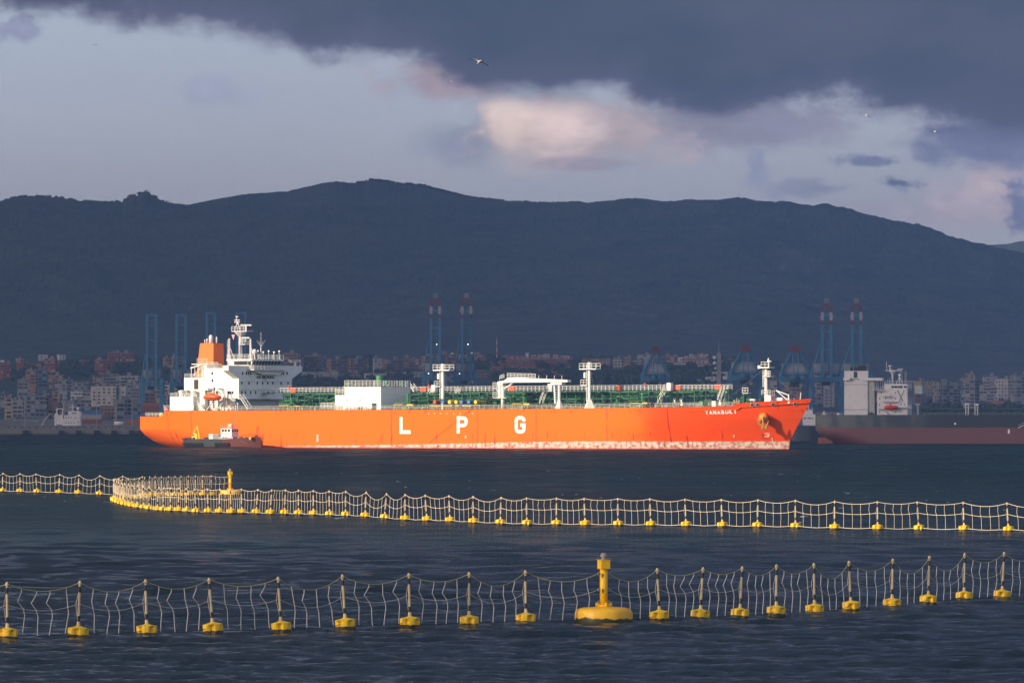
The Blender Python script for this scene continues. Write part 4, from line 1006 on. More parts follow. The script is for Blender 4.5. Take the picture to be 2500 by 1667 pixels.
# wings with sloping underside
fx0 = S1(905, 700, -18)[0]
for sg in (-1, 1):
    mb = MB(); mb.prismX([(sg * 13.01, mz780), (sg * 18.0, wz2), (sg * 18.0, wz1), (sg * 13.01, wz1)] if sg < 0 else [(13.01, wz1), (18, wz1), (18, wz2), (13.01, mz780)], fx0, mx1 + .02); mb.build('bridge_wing', white, ship)
mb = MB(); mb.bb(fx0, mx1 + .02, -13, 13, mzt, wz1); mb.build('wing_bulwark', white, ship)
# ledge lines on the front face
mb = MB()
for yy in (812, 895): zz = S1(1072, yy, -13)[1]; mb.bb(mx1, mx1 + .14, -13, 13, zz, zz + .1)
mb.bb(mx1 - .2, mx1 + .4, -13.2, 13.2, zlow - .25, zlow); mb.build('deck_ledge', offwhite, ship)
# front windows
def fwin(cx, cy_, w=.55, h=.85):
    y = T(c1(cx, 0)[0], mx1); Yd = OY - mx1 * st_ + y * ct; z = CH - (c1(0, cy_)[1] - HY) * Yd / F
    mb = MB(); mb.bb(mx1 + .02, mx1 + .10, y - w / 2, y + w / 2, z - h / 2, z + h / 2); mb.build('window', glass, acc)
for cx in (1110, 1150, 1172, 1193, 1262, 1332, 1423, 1490, 1512, 1533, 1571): fwin(cx, 725)
for cx in (1103, 1177, 1262, 1317, 1370, 1422, 1508, 1580): fwin(cx, 825)
for cx in (1103, 1140, 1195, 1245): fwin(cx, 922)
for cx in (1378, 1430): fwin(cx, 922, .85, .85)
for cx in (1490, 1520): fwin(cx, 918, .85, .8)
# side windows
for cx, cy_ in ((798, 725), (845, 922), (965, 925), (1008, 925), (985, 925), (800, 800), (820, 885)):
    xx, zz = S1(cx, cy_, -13); mb = MB(); mb.bb(xx - .3, xx + .3, -13.08, -13.0, zz - .4, zz + .4); mb.build('window', glass, acc)
# NO SMOKING
vs, fs_t = text_mesh('NO SMOKING', 1.0, .02, .02); mxv = max(v[0] for v in vs); myv = max(v[1] for v in vs)
y0_ = T(c1(1255, 0)[0], mx1); y1_ = T(c1(1438, 0)[0], mx1); Yd = OY - mx1 * st_; z0_ = CH - (c1(0, 781)[1] - HY) * Yd / F; z1_ = CH - (c1(0, 752)[1] - HY) * Yd / F
mb = MB(); mb.add([(mx1 + .05 + (v[2] > 0) * .04, y0_ + (y1_ - y0_) * v[0] / mxv, z0_ + (z1_ - z0_) * v[1] / myv) for v in vs], fs_t); mb.build('warning_lettering', dark, acc)
mb = MB(); mb.bb(mx1 + .02, mx1 + .07, (y0_ + y1_) / 2 - 1, (y0_ + y1_) / 2 + .8, z0_ - .55, z0_ - .42); mb.build('small_lettering', dark, acc)
# wheelhouse
wxf = S1(1205, 600, -8)[0]; wxa = S1(975, 600, -8)[0]; zr = S1(1205, 578, -8)[1]
yw2 = T(c1(1522, 0)[0], wxf)
mb = MB(); mb.bb(wxa, wxf - 1.0, -8, yw2 - .6, wz1 - .6, zr - .5)
wh = mb.build('wheelhouse', white, ship)
mb = MB(); mb.prismY([(wxf - 1.0, wz1 - .6), (wxf - .7, wz1 - .6), (wxf + .15, zr - .5), (wxf - 1.0, zr - .5)], -7.7, yw2 - 1); mb.build('front_screen', white, wh)
mb = MB(); mb.bb(wxa - .6, wxf + .6, -8.6, yw2, zr - .5, zr); mb.build('wheelhouse_roof', white, ship)
zw0 = S1(1205, 645, -8)[1] + .12; zw1 = zr - .52
nW = 9
for k in range(nW):
    ya = -7.4 + (yw2 - 1.0 + 7.4) * k / nW + .12; yb_ = -7.4 + (yw2 - 1.0 + 7.4) * (k + 1) / nW - .12
    fx = lambda z: wxf - .7 + .85 * (z - wz1 + .6) / (zr - .5 - wz1 + .6) + .03
    mb = MB(); mb.add([(fx(zw0), ya, zw0), (fx(zw0), yb_, zw0), (fx(zw1), yb_, zw1), (fx(zw1), ya, zw1), (fx(zw0) + .04, ya, zw0), (fx(zw0) + .04, yb_, zw0), (fx(zw1) + .04, yb_, zw1), (fx(zw1) + .04, ya, zw1)],
           [(3, 2, 1, 0), (4, 5, 6, 7), (0, 1, 5, 4), (1, 2, 6, 5), (2, 3, 7, 6), (3, 0, 4, 7)]); mb.build('window', glass, wh)
for cx, w in ((1038, .5), (1076, .85), (1112, .85), (1150, .45), (1178, .4)):
    xx, zz = S1(cx, 620, -8); mb = MB(); mb.bb(xx - w, xx + w, -8.07, -8.0, zz - .55, zz + .5); mb.build('window', glass, wh)
# lookout balcony in front of the wheelhouse
xb = wxf + 1.6; zp = S1(1200, 682, -9)[1]
mb = MB(); mb.bb(mx1 + .05, xb, -9, yw2 + 1.0, zp - .3, zp); mb.prismX([(-3, zp - 1.6), (5, zp - 1.6), (9, zp - .31), (-8, zp - .31)], mx1 + .05, mx1 + 1.2); mb.build('lookout_balcony', white, ship)
railing([(mx1 + .1, -8.9, zp), (xb, -8.9, zp), (xb, yw2 + .9, zp)], 1.05, .07, 1.6, 3)
# roof rails, rear deck rail
railing([(wxa - 5, -12.6, wz1), (wxa - .7, -12.6, wz1)], 1.0)
railing([(wxa - .5, -8.5, zr), (wxf + .5, -8.5, zr), (wxf + .5, yw2 - .1, zr), (wxa - .5, yw2 - .1, zr)], 1.35, .06, 1.4)
railing([(mx0 + .2, -12.8, mzt), (S1(890, 670, -13)[0], -12.8, mzt)], 1.1)
mb = MB()
for k in range(6): yy = -7 + k * 2.6; mb.tube((wxf - .4, yy, zr), (wxf - .4, yy, zr + 2.0 + (k % 2) * .3), .09, n=5); mb.box(wxf - .3, yy, zr + 2.1 + (k % 2) * .3, .5, .4, .35)
mb.build('search_lights', white, ship)
# wing end frame
mb = MB(); zz = S1(1600, 600, 15)[1]
mb.bb(fx0 + .5, mx1 - .4, 13.4, 17.8, zz - .2, zz); mb.tube((mx1 - .5, 17.7, wz1), (mx1 - .5, 17.7, zz + .4), .1, n=5); mb.tube((mx1 - .5, 15.2, wz1), (mx1 - .5, 15.2, zz), .28, n=5); mb.tube((mx1 - .5, 12, zz + .3), (mx1 - .5, 17.7, zz + .3), .09, n=5)
mb.build('wing_shelter', white, ship)
# radar mast
px_, zt_ = S1(1090, 330, 0); zb_ = zr - .1
mast = MB(); mast.tube((px_, 0, zb_), (px_, 0, zt_), .62, .52, 12); rm = mast.build('radar_mast', offwhite, ship, True)
zpl = S1(1090, 300, 0)[1]; hw = 2.4
mb = MB(); mb.lathe([(.55, -1.4), (1.9, 0), (2.1, .15)], px_, 0, zpl, 8); xA = S1(1030, 290, 0)[0]; xB = S1(1185, 290, 0)[0]
mb.bb(xA, xB, -1.6, 1.6, zpl + .15, zpl + .4); mb.build('upper_platform', offwhite, rm)
railing([(xA, -1.6, zpl + .4), (xB, -1.6, zpl + .4)], 1.2, .07, 1.2, 2, rm)
mb = MB(); xs_, zs_ = S1(1042, 128, 0); z1 = zpl + .4
mb.tube((xA + .4, -.5, z1), (xs_ + .6, 0, S1(0, 210, 0)[1]), .16, n=5); mb.tube((xA + 1.8, .3, z1), (xs_ + .8, 0, S1(0, 200, 0)[1]), .16, n=5); mb.tube((xs_ + .7, 0, S1(0, 230, 0)[1]), (xs_, 0, zs_), .2, .1, n=6)
for hz_ in (205, 185, 150): zz = S1(0, hz_, 0)[1]; mb.box(xs_ + .5, 0, zz, 1.9 if hz_ > 160 else .9, .3, .25)
mb.build('light_spire', offwhite, rm)
for cx, cy_, py_, plat in ((1165, 228, 285, None), (1162, 358, 400, (1105, 1168, 430))):
    xx, zz = S1(cx, cy_, 0); z_ = S1(cx, py_, 0)[1]; mb = MB(); mb.tube((xx, -.9, z_), (xx, -.9, zz), .28, .22, n=8); mb.box(xx, -.9, zz, 3.2 if plat is None else 2.2, .35, .4, .55); mb.build('radar_scanner', white, rm)
    if plat:
        xa_, zz_ = S1(plat[0], plat[2], 0); xb_, _ = S1(plat[1], plat[2], 0); mb = MB(); mb.bb(px_ + .5, xb_, -1.4, 1.4, zz_, zz_ + .25); mb.build('lower_platform', offwhite, rm); railing([(px_ + .7, -1.4, zz_ + .25), (xb_, -1.4, zz_ + .25), (xb_, 1.4, zz_ + .25)], 1.6, .08, .9, 3, rm)
for cx, top in ((975, 365), (1195, 370), (955, 380)):
    xx, zz = S1(cx, top, -4 if cx < 1000 else -1); yy = -4 if cx < 1000 else -1; mb = MB(); mb.tube((xx, yy, zr if cx > 1000 else wz1), (xx, yy, zz), .36 if cx != 955 else .1, .28 if cx != 955 else .08, 8)
    if cx != 955: mb.tube((xx + 1.8, yy, zr), (xx + .2, yy, zr + 3.5), .1, n=5)
    mb.build('signal_post', offwhite, ship)
mb = MB(); x, z = S1(1236, 500, -5); mb.tube((x, -5, zr), (x, -5, z - .4), .2, n=8); d_ = mb.build('dome_stand', white, ship)
mb = MB(); mb.lathe([(.15, -.7), (.6, -.55), (.62, .1), (.5, .45), (.28, .65), (.05, .72)], x, -5, z, 14); mb.build('satellite_dome', white, ship, True)
mb = MB(); x, z = S1(1302, 300, -3); zv_ = S1(0, 460, -3)[1]; mb.tube((x, -3, zr), (x, -3, z), .06, n=5); mb.tube((x, -3, zv_), (x - 1.6, -3, S1(0, 392, -3)[1]), .04, n=4); mb.tube((x, -3, zv_), (x + 1.6, -3, S1(0, 392, -3)[1]), .04, n=4); mb.tube((x, -3, zv_), (x - .7, -3, S1(0, 402, -3)[1]), .04, n=4); mb.tube((x, -3, zv_), (x + .7, -3, S1(0, 402, -3)[1]), .04, n=4); mb.tube((x, -3, zr), (x, -3, zv_), .3, .15, n=6); mb.build('whip_aerial', offwhite, ship)
x, z = S1(1012, 340, 0); mb = MB(); mb.prismY([(x - .5, z + .4), (x + .7, z + .4), (x + .2, z - 1.2)], -.05, .0); mb.build('signal_flag', mat('flag_pink', (.75, .35, .38), .8), ship)
# lifeboat in its davit (carried, so a thing of its own)
lx0, lz0 = S1(705, 975, -17.2); lx1_, _ = S1(892, 975, -17.2); lzt = S1(0, 935, -17.2)[1]; lzb = S1(0, 1016, -17.2)[1]
lbx = OX + (lx0 + lx1_) / 2 * ct + -17.2 * st_; lby = OY - (lx0 + lx1_) / 2 * st_ + -17.2 * ct; Lh = (lx1_ - lx0) / 2; Hh = (lzt - lzb)
lifeb = empty('lifeboat', (lbx, lby, lzb), -TH, 'bright orange enclosed lifeboat hung on the side of the orange tanker', 'lifeboat')
mb = MB(); st2 = []
for i in range(13):
    u = -1 + 2 * i / 12; w = 1.35 * (1 - abs(u) ** 2.6) ** .6 + .02; ring = []
    zb2 = Hh * (.08 + .30 * abs(u) ** 3); zt2 = Hh * (1 - .42 * abs(u) ** 2.2)
    for j in range(12):
        a = 2 * pi * j / 12; zz = (zt2 + zb2) / 2 + (zt2 - zb2) / 2 * sin(a); ring.append((u * Lh, w * cos(a), zz))
    st2.append(ring)
for r_ in st2: mb.v += r_
for i in range(12):
    for j in range(12): mb.f.append((i * 12 + j, i * 12 + (j + 1) % 12, (i + 1) * 12 + (j + 1) % 12, (i + 1) * 12 + j))
mb.f += [tuple(range(11, -1, -1)), tuple(range(144, 156))]
mb.build('body', lboat, lifeb, True)
mb = MB(); mb.bb(-.9, .6, -.7, .7, Hh * .96, Hh * 1.06); mb.build('canopy_hatch', lboat, lifeb)
mb = MB(); mb.path([(u * Lh * .97, -1.38 * (1 - abs(u) ** 2.6) ** .6 - .03, Hh * (.47 + .1 * abs(u) ** 3)) for u in np.linspace(-.95, .95, 14)], .09, 5); mb.build('rubbing_strake', dark, lifeb)
dv = MB()
for k in (-.55, .6):
    xx = (lx0 + lx1_) / 2 + k * Lh; dv.tube((xx, -14.0, DZ), (xx, -14.4, lzt + 1.2), .28, n=6); dv.tube((xx, -14.4, lzt + 1.2), (xx, -17.2, lzt + 1.4), .22, n=6); dv.tube((xx, -17.2, lzt + 1.4), (xx, -17.2, lzt - .1), .05, n=4); dv.tube((xx - .8, -16.6, DZ), (xx, -14.2, lzb + .2), .18, n=5)
dv.build('davit', white, ship)
dv = MB(); x0, z0 = S1(893, 885, -15.5); x1, z1 = S1(935, 975, -15.5); dv.tube((x0, -15.5, z0), (x1, -15.5, z1), .13, n=5); dv.tube((x1, -15.5, z1), (x1 + 1, -15.5, DZ), .2, n=5); dv.build('provision_crane', mat('crane_brown', (.45, .3, .2), .6), ship)
# small clutter on the side deck aft
rng = random.Random(21)
for k in range(16):
    cx = rng.uniform(610, 1070); x, _ = S1(cx, 1050, -15.5); z = 10.75; h = rng.uniform(.6, 2.6); mb = MB()
    t_ = k % 4
    if t_ == 0: mb.bb(x - .5, x + .5, -16.2, -15.4, z, z + h * .7)
    elif t_ == 1: mb.tube((x, -15.8, z), (x, -15.8, z + h), .14, n=6); mb.box(x, -15.8, z + h, .5, .5, .3)
    elif t_ == 2: mb.lathe([(.4, 0), (.42, h * .4), (.2, h * .5)], x, -16, z, 8)
    else: mb.tube((x - .9, -15.9, z), (x + .4, -15.9, z + h), .08, n=5); mb.tube((x + .9, -15.9, z), (x - .3, -15.9, z + h), .08, n=5)
    mb.build(['locker', 'vent_post', 'mushroom_vent', 'brace'][t_], [white, green2, cream, white, offwhite][k % 5], ship)
mb = MB(); 
for cx in (1000, 1015):  pass
# accommodation stair
def stair(p0, p1, y, w=1.6, m=white, name='stair'):
    x0, z0 = S(*p0, y); x1, z1 = S(*p1, y); mb = MB()
    for dy2 in (0, w):
        mb.tube((x0, y + dy2, z0), (x1, y + dy2, z1), .12, n=5); mb.tube((x0, y + dy2, z0 + 1.0), (x1, y + dy2, z1 + 1.0), .07, n=5)
        for k in range(5): u = k / 4; xx = x0 + (x1 - x0) * u; zz = z0 + (z1 - z0) * u; mb.tube((xx, y + dy2, zz), (xx, y + dy2, zz + 1), .05, n=4)
    n = max(4, int(abs(z1 - z0) / .45))
    for k in range(n): u = (k + .5) / n; mb.box(x0 + (x1 - x0) * u, y + w / 2, z0 + (z1 - z0) * u, .35, w - .25, .06)
    return mb.build(name, m, ship)
stair(c1(1082, 975), c1(1165, 1100), -15.5)
stair(c1(690, 1100), c1(640, 1040), -15.8)

# ---------------------------------------------------------------- main deck, rails and walkway
pts = []
for x in np.linspace(S(545, 1000)[0], S(1692, 990)[0], 34): pts.append((x, -(hb(x, ztop(x)) - .15), ztop(x)))
railing(pts, 1.15, .05, 1.9, 3, m=cream)
pts = [(x, -(hb(x, ztop(x)) - .15), ztop(x)) for x in np.linspace(S(1711, 990, -17)[0], S(1790, 990, -13)[0], 7)]
railing(pts, 1.15, .05, 1.9, 3, m=cream)
pts = [(x, (hb(x, ztop(x)) - .15), ztop(x)) for x in np.linspace(-80, 78, 30)]
railing(pts, 1.15, .05, 1.9, 3, m=cream)
# elevated walkway on the centre line
WY = -2.0
wx0 = S(640, 955, WY)[0]; wx1 = S(1777, 950, WY)[0]
def wz(x): return interp([(wx0, S(672, 959, WY)[1]), (wx1, S(1776, 951.5, WY)[1])], x)
segs = [(wx0, S(836, 950, WY)[0]), (S(1008, 950, WY)[0], wx1)]
for xa_, xb_ in segs:
    mb = MB(); za_, zb__ = wz(xa_), wz(xb_)
    mb.prismY([(xa_, za_ - .25), (xb_, zb__ - .25), (xb_, zb__), (xa_, za_)], WY, WY + 2.2); mb.build('walkway_deck', green, ship)
    railing([(xa_, WY, za_), (xb_, WY, zb__)], 1.45, .06, 1.35, 3)
    railing([(xa_, WY + 2.2, za_), (xb_, WY + 2.2, zb__)], 1.45, .06, 1.35, 3)
for px in (716, 1034, 1250, 1511, 1655, 1753):
    x, z = S(px, 955, WY - .1); mb = MB(); mb.bb(x - 1.0, x + 1.0, WY - .35, WY - .08, wz(x) + .15, wz(x) + 1.3); mb.build('lifebuoy_box', mat('box_red', (.80, .10, .03), .5), ship)
for px in (706, 1047, 1575):
    x, z = S(px, 950, WY); mb = MB(); mb.tube((x, WY, wz(x) + 1.4), (x, WY, wz(x) + 2.1), .3, n=8); mb.build('alarm_lamp', redp, ship)
for px in range(1016, 1770, 14):
    x, _ = S(px, 960, WY); mb = MB(); mb.lathe([(.14, -.5), (.16, -.2), (.05, 0)], x, WY - .1, wz(x) - .15, 6); mb.build('walkway_lamp', white, ship) if px % 28 == 16 or px % 5 == 0 else None
# pipe rack: longitudinal pipes on frames
def pipes(xa_, xb_, rows, step, seed, y0=-6.5):
    r_ = random.Random(seed)
    for (y, zf, rad_, m) in rows:
        za_ = DZ + .45 + zf * (wz(xa_) - DZ - .9); zb__ = DZ + .85 + zf * (wz(xb_) - DZ - 1.0)
        P_ = []; n = 10; zo = 0
        for i in range(n + 1):
            x = xa_ + (xb_ - xa_) * i / n; zc = za_ + (zb__ - za_) * i / n
            P_.append((x, y, zc))
            if 0 < i < n and r_.random() < .3: P_ += [(x + .8, y, zc + .5), (x + 2.2, y, zc + .5), (x + 3.0, y, zc)]
        mb = MB(); mb.path(P_, rad_, 7); mb.build('cargo_pipe', m, ship)
    k = int((xb_ - xa_) / step)
    for i in range(k + 1):
        x = xa_ + (xb_ - xa_) * i / k; zt = wz(x) - .25; mb = MB()
        for y in (y0, WY - .6): mb.bb(x - .13, x + .13, y - .13, y + .13, ztop(x) - .1, zt)
        mb.bb(x - .12, x + .12, y0, WY, zt - .3, zt - .1); mb.bb(x - .1, x + .1, y0, WY, (zt + DZ) / 2, (zt + DZ) / 2 + .2)
        if i % 2: mb.tube((x, y0 - .3, DZ + .5), (x + step * .5, y0 - .3, zt - .4), .09, n=4); mb.tube((x + step, y0 - .3, DZ + .5), (x + step * .5, y0 - .3, zt - .4), .09, n=4)
        mb.build('pipe_support', green if i % 3 else dgreen, ship)
R_ = [(-6.2, .92, .30, green), (-5.6, .82, .20, dgreen), (-5.0, .70, .28, green), (-6.3, .55, .18, green2), (-4.6, .42, .26, dgreen), (-6.4, .30, .2, green), (-5.2, .15, .3, dgreen), (-6.9, .08, .16, green)]
pipes(S(694, 980, -6)[0], S(838, 980, -6)[0], R_, 2.6, 1)
pipes(S(1005, 980, -6)[0], S(1560, 980, -6)[0], R_, 3.0, 2)
pipes(S(1560, 980, -6)[0], S(1782, 980, -6)[0], R_[:3] + R_[5:6], 3.6, 3)
# dense valves and fittings among the pipes
r_ = random.Random(4)
def fittings(px0, px1, n, y, mats_, zlo=0.0, zhi=.8):
    for _ in range(n):
        px = r_.uniform(px0, px1); x, _z = S(px, 980, y); z0 = ztop(x); h = (wz(x) - DZ) * r_.uniform(zlo, zhi); mb = MB(); t_ = r_.choice('vvwbpph')
        if t_ == 'v': mb.tube((x, y, z0), (x, y, z0 + h), .10, n=5); mb.torus((x, y, z0 + h), (0, -1, .2), .33, .06, 10, 4)
        elif t_ == 'w': mb.lathe([(.2, 0), (.45, .15), (.45, .6), (.2, .8)], x, y, z0 + h * .6, 8)
        elif t_ == 'b': mb.box(x, y, z0 + h * .7, r_.uniform(.4, 1.2), .6, r_.uniform(.4, .9)); mb.tube((x, y, z0), (x, y, z0 + h * .7), .08, n=4)
        elif t_ == 'p': mb.path([(x, y, z0), (x, y, z0 + h * .8), (x + .3, y, z0 + h), (x + 1.8, y, z0 + h), (x + 2.1, y, z0 + h * .8), (x + 2.1, y, z0)], .13, 6)
        else: mb.tube((x - 1.4, y, z0 + h), (x + 1.6, y, z0 + h), .2, n=7); mb.tube((x, y, z0), (x, y, z0 + h), .09, n=4)
        mb.build({'v': 'valve', 'w': 'pump', 'b': 'valve_box', 'p': 'pipe_loop', 'h': 'short_pipe'}[t_], r_.choice(mats_), ship)
G3 = [green, green, dgreen, dgreen, green2, dark]
fittings(700, 838, 26, -8, G3); fittings(1010, 1210, 60, -9, G3); fittings(1210, 1345, 26, -8.5, G3); fittings(1345, 1560, 26, -8, G3, 0, .6); fittings(1600, 1660, 8, -9, G3); fittings(660, 700, 6, -9, [dark, dgreen])
# manifold: coloured presentation flanges
for cx, m in ((1330, redp), (1420, bluem), (1500, yellow), (1575, yellow), (1635, bluem), (1720, bluem), (1800, yellow)):
    x, z = S2(cx, 570, -14); mb = MB(); mb.tube((x, -14.4, z), (x, -12, z), .55, .5, n=12); mb.tube((x, -12, z), (x, -8, z + .2), .32, n=8); mb.tube((x, -13.5, z), (x, -13.5, ztop(x)), .14, n=6); mb.build('manifold_flange', m, ship)
mb = MB(); x0, z0 = S2(1225, 612, -15.5); x1, _ = S2(1800, 612, -15.5)
mb.bb(x0, x1, -16, -14, z0 - .15, z0 + .02)
mb.build('drip_tray', yellow, ship)
railing([(x0, -16, z0 - .9), (x1, -16, z0 - .9)], 1.2, .06, 1.5, 2, m=steel)
# yellow hose saddles
for cx0, cx1, cy_, fn in ((850, 950, 600, S2), (1490, 1585, 1058, S1), (235, 345, 590, S3), (1595, 1700, 585, S3), (1640, 1700, 1062, S1), (1180, 1215, 400, None)):
    if fn is None: continue
    xa_, z = fn(cx0, cy_, -14.5); xb_, _ = fn(cx1, cy_, -14.5); mb = MB(); zz = z
    mb.path([(xa_, -14.5, ztop(xa_)), (xa_, -14.5, zz), (xb_, -14.5, zz), (xb_, -14.5, ztop(xb_))], .12, 5); mb.path([(xa_, -13, ztop(xa_)), (xa_, -13, zz), (xb_, -13, zz), (xb_, -13, ztop(xb_))], .12, 5); mb.tube((xa_, -14.5, zz), (xa_, -13, zz), .1, n=5); mb.tube((xb_, -14.5, zz), (xb_, -13, zz), .1, n=5); mb.build('yellow_frame', yellow, ship)
for cx0, cx1, fn, cy_ in ((1010, 1080, S2, 605), (370, 445, S3, 595), (1740, 1800, S3, 585)):
    xa_, z = fn(cx0, cy_, -13.5); xb_, _ = fn(cx1, cy_, -13.5); mb = MB(); mb.bb(xa_, xb_, -14, -12.5, z - .2, z + .25); mb.build('yellow_cover', yellow, ship)
for cx, fn in ((1500, S1), (1535, S1), (1572, S1), (1758, S3), (1800, S3), (1850, S3), (380, S3), (1545, S2), (1625, S2), (1765, S2), (1250, S2), (1240, S2)):
    x, z = fn(cx, 1085 if fn is S1 else 628 if fn is S2 else 615, -17.2); mb = MB(); mb.torus((x, -17.4, ztop(x) + .6), (.1, -1, 0), .42, .2, 14, 6); mb.build('fender_tyre', rubber, ship, True)
# green tank domes
for cx, fn, y in ((1015, S2, -9), (1620, S1, -9), (375, S3, -9), (1735, S3, -9)):
    x, zt = fn(cx, 475 if fn is S2 else 985 if fn is S1 else 470, y); z0 = ztop(x); mb = MB()
    mb.lathe([(1.9, 0), (1.9, .7), (1.6, .9), (.6, 1.0), (.6, 1.8), (.36, 1.9), (.36, zt - z0 - .7), (.5, zt - z0 - .5), (.48, zt - z0), (.1, zt - z0 + .15)], x, y, z0, 14); mb.bb(x - 3.2, x + 2.2, y - 2, y + 1, z0 + 1.9, z0 + 2.05); mb.tube((x - 2.9, y - 1.9, z0), (x - 2.9, y - 1.9, z0 + 1.9), .1, n=4); mb.tube((x + 2, y - 1.9, z0), (x + 2, y - 1.9, z0 + 1.9), .1, n=4); d_ = mb.build('tank_dome', green2, ship)
    railing([(x - 3.1, y - 1.9, z0 + 2.05), (x + 2.1, y - 1.9, z0 + 2.05)], 1.0, .05, 1.3, 2, m=green2)
# white compressor house
hx0, hzt = S2(288, 400, -15); hx1, _ = S2(705, 400, -15); yb2 = T(c2(1045, 0)[0], hx1)
mb = MB(); mb.bb(hx0, hx1, -15, yb2, 10.7, hzt); ch = mb.build('compressor_house', white, ship)
mb = MB(); mb.bb(hx0 - .25, hx1 + .25, -15.2, yb2 + .2, hzt, hzt + .16); mb.build('house_roof', white, ch)
railing([(hx0, -15, hzt + .16), (hx1, -15, hzt + .16), (hx1, yb2, hzt + .16)], 1.7, .075, 1.3, 3)
railing([(hx0, yb2, hzt + .16), (hx1, yb2, hzt + .16)], 1.7, .075, 1.6, 3)
for cx in (320, 465, 640):
    x, z = S2(cx, 550, -15); mb = MB(); mb.bb(x - .4, x + .4, -15.1, -15.0, z - .12, z + .12); mb.build('wall_lamp', grey, ch)
for cx in (625,):
    x, z = S2(cx, 620, -15.2); mb = MB(); mb.bb(x - .7, x + .7, -15.3, -15.05, 10.9, z + .9); mb.build('house_door', dark, ch)
mb = MB(); xx, zz = S2(180, 490, -14); mb.bb(xx, hx0 - .01, -14, -4, 10.7, zz); mb.build('annex_house', white, ship); railing([(xx, -14, zz), (hx0 - .1, -14, zz)], 1.5, .07, 1.3, 3)
for cx, top, r, yy in ((688, 268, .95, -5), (768, 325, .6, -5), (330, 352, .7, -8), (948, 352, .6, -3)):
    x, zt = S2(cx, top, yy); mb = MB(); h = zt - hzt
    mb.lathe([(r * .55, 0), (r * .5, h * .3), (r, h * .5), (r * 1.05, h * .95), (r * .8, h)], x, yy, hzt + .1, 12); mb.build('vent_riser', green2, ship, True)
stair(c2(1045, 395), c2(1085, 455), -10, name='stair')
# lower clutter before the house
xa_, za_ = S2(15, 595, -16.5); xb_, _ = S2(175, 595, -16.5); mb = MB(); mb.rail([(xa_, -16.5, ztop(xa_)), (xb_, -16.5, ztop(xb_))], za_ - DZ + .2, .09, 1.2, 4); mb.build('stowed_gangway', white, ship)
for cx in (230, 330, 410, 465, 520):
    x, _ = S2(cx, 630, -16.5); mb = MB(); mb.tube((x - .3, -16.5, 10.9), (x - .3, -16.5, 11.9), .3, n=8); mb.tube((x + .6, -16.5, 10.9), (x + .6, -16.5, 11.9), .3, n=8); mb.build('bollard', [cream, green2][cx % 2], ship)
# king posts
def post(fn, cx, ytop, ybase, pl, lp, y, flared):
    x, zt = fn(cx, ytop, y); zb_ = ztop(x) - .05
    mb = MB(); mb.tube((x, y, zb_), (x, y, zt), .42, .40, 12)
    if flared: z1 = fn(0, 540, y)[1]; mb.lathe([(1.9, 0), (.55, z1 - zb_)], x, y, zb_, 4)
    p = mb.build('king_post', white, ship, False)
    mb = MB(); mb.tube((x, y, zt), (x, y, zt - .9), .5, n=12); mb.build('post_cap', white, p)
    xa_, zz = fn(pl[0], pl[2], y); xb_, _ = fn(pl[1], pl[2], y); mb = MB(); mb.bb(xa_, xb_, y - 1.2, y + 1.2, zz, zz + .3); mb.build('platform', white, p); railing([(xa_, y - 1.2, zz + .3), (xb_, y - 1.2, zz + .3)], 1.4, .08, 1.35, 2, p); railing([(xa_, y + 1.2, zz + .3), (xb_, y + 1.2, zz + .3)], 1.4, .08, 1.35, 2, p)
    zp = zz
    xa_, zz = fn(lp[0], lp[2], y); mb = MB(); mb.bb(xa_, x - .3, y - .9, y + .9, zz, zz + .2); mb.build('platform', white, p); railing([(xa_, y - .9, zz + .2), (x - .4, y - .9, zz + .2)], 1.35, .08, 1.0, 2, p)
    mb = MB(); xl = x - 1.0
    mb.tube((xl, y, zb_ + 2), (xl, y, zt - .6), .12, n=5); mb.tube((xl + .45, y, zb_ + 2), (xl + .45, y, zt - .6), .06, n=5)
    z = zb_ + 2
    while z < zt - .8: mb.tube((xl, y, z), (xl + .45, y, z), .035, n=4); z += .5
    mb.build('ladder', white, p)
    mb = MB(); mb.box(xl - .6, y, zp - 1.6, .5, .5, 1.6); mb.build('flood_lamp', white, p)
    mb = MB(); mb.tube((x + .3, y, zp), (x + 3.2, y, DZ + .5), .03, n=4); mb.build('stay_wire', steel, p)
post(S2, 1417, 132, 490, (1330, 1515, 212), (1338, 1405, 395), -8, False)
post(S3, 1125, 115, 610, (1035, 1222, 198), (1043, 1110, 380), -12, True)
# deck cranes
y = -15; x, z0 = S3(130, 640, y); zt = S3(0, 372, y)[1]
mb = MB(); mb.tube((x, y, ztop(x)), (x, y, zt), .52, .48, 14); cr = mb.build('crane_pedestal', white, ship, True)
xb_, zz1 = S3(100, 350, y + 1); mb = MB(); mb.bb(x - 1.5, x - .55, y - .5, y + 1.2, S3(0, 520, y)[1], zt + .9); mb.build('crane_cab', white, cr)
for cy_ in (525, 415): zz = S3(0, cy_, y)[1]; mb = MB(); mb.bb(x - 2.8, x + (1.8 if cy_ == 525 else -1.4), y - 1.0, y + 1.2, zz, zz + .15); mb.build('platform', white, cr); railing([(x - 2.8, y - 1.0, zz + .15), (x - 1.5, y - 1.0, zz + .15)], 1.5, .08, .9, 3, cr)
bx0, bzt = S3(85, 335, y); bx1, _ = S3(240, 0, y); bx2, bz2 = S3(892, 318, y)
J = lambda cx, cy_: S3(cx, cy_, y)
mb = MB(); poly = [J(85, 350), J(100, 335), J(165, 322), J(210, 290), J(300, 288), J(892, 317), J(892, 341), J(240, 347), J(150, 352), J(145, 376), J(88, 376)]
mb.prismY(poly[::-1], y - .9, y + .9); bm = mb.build('crane_boom', white, ship)
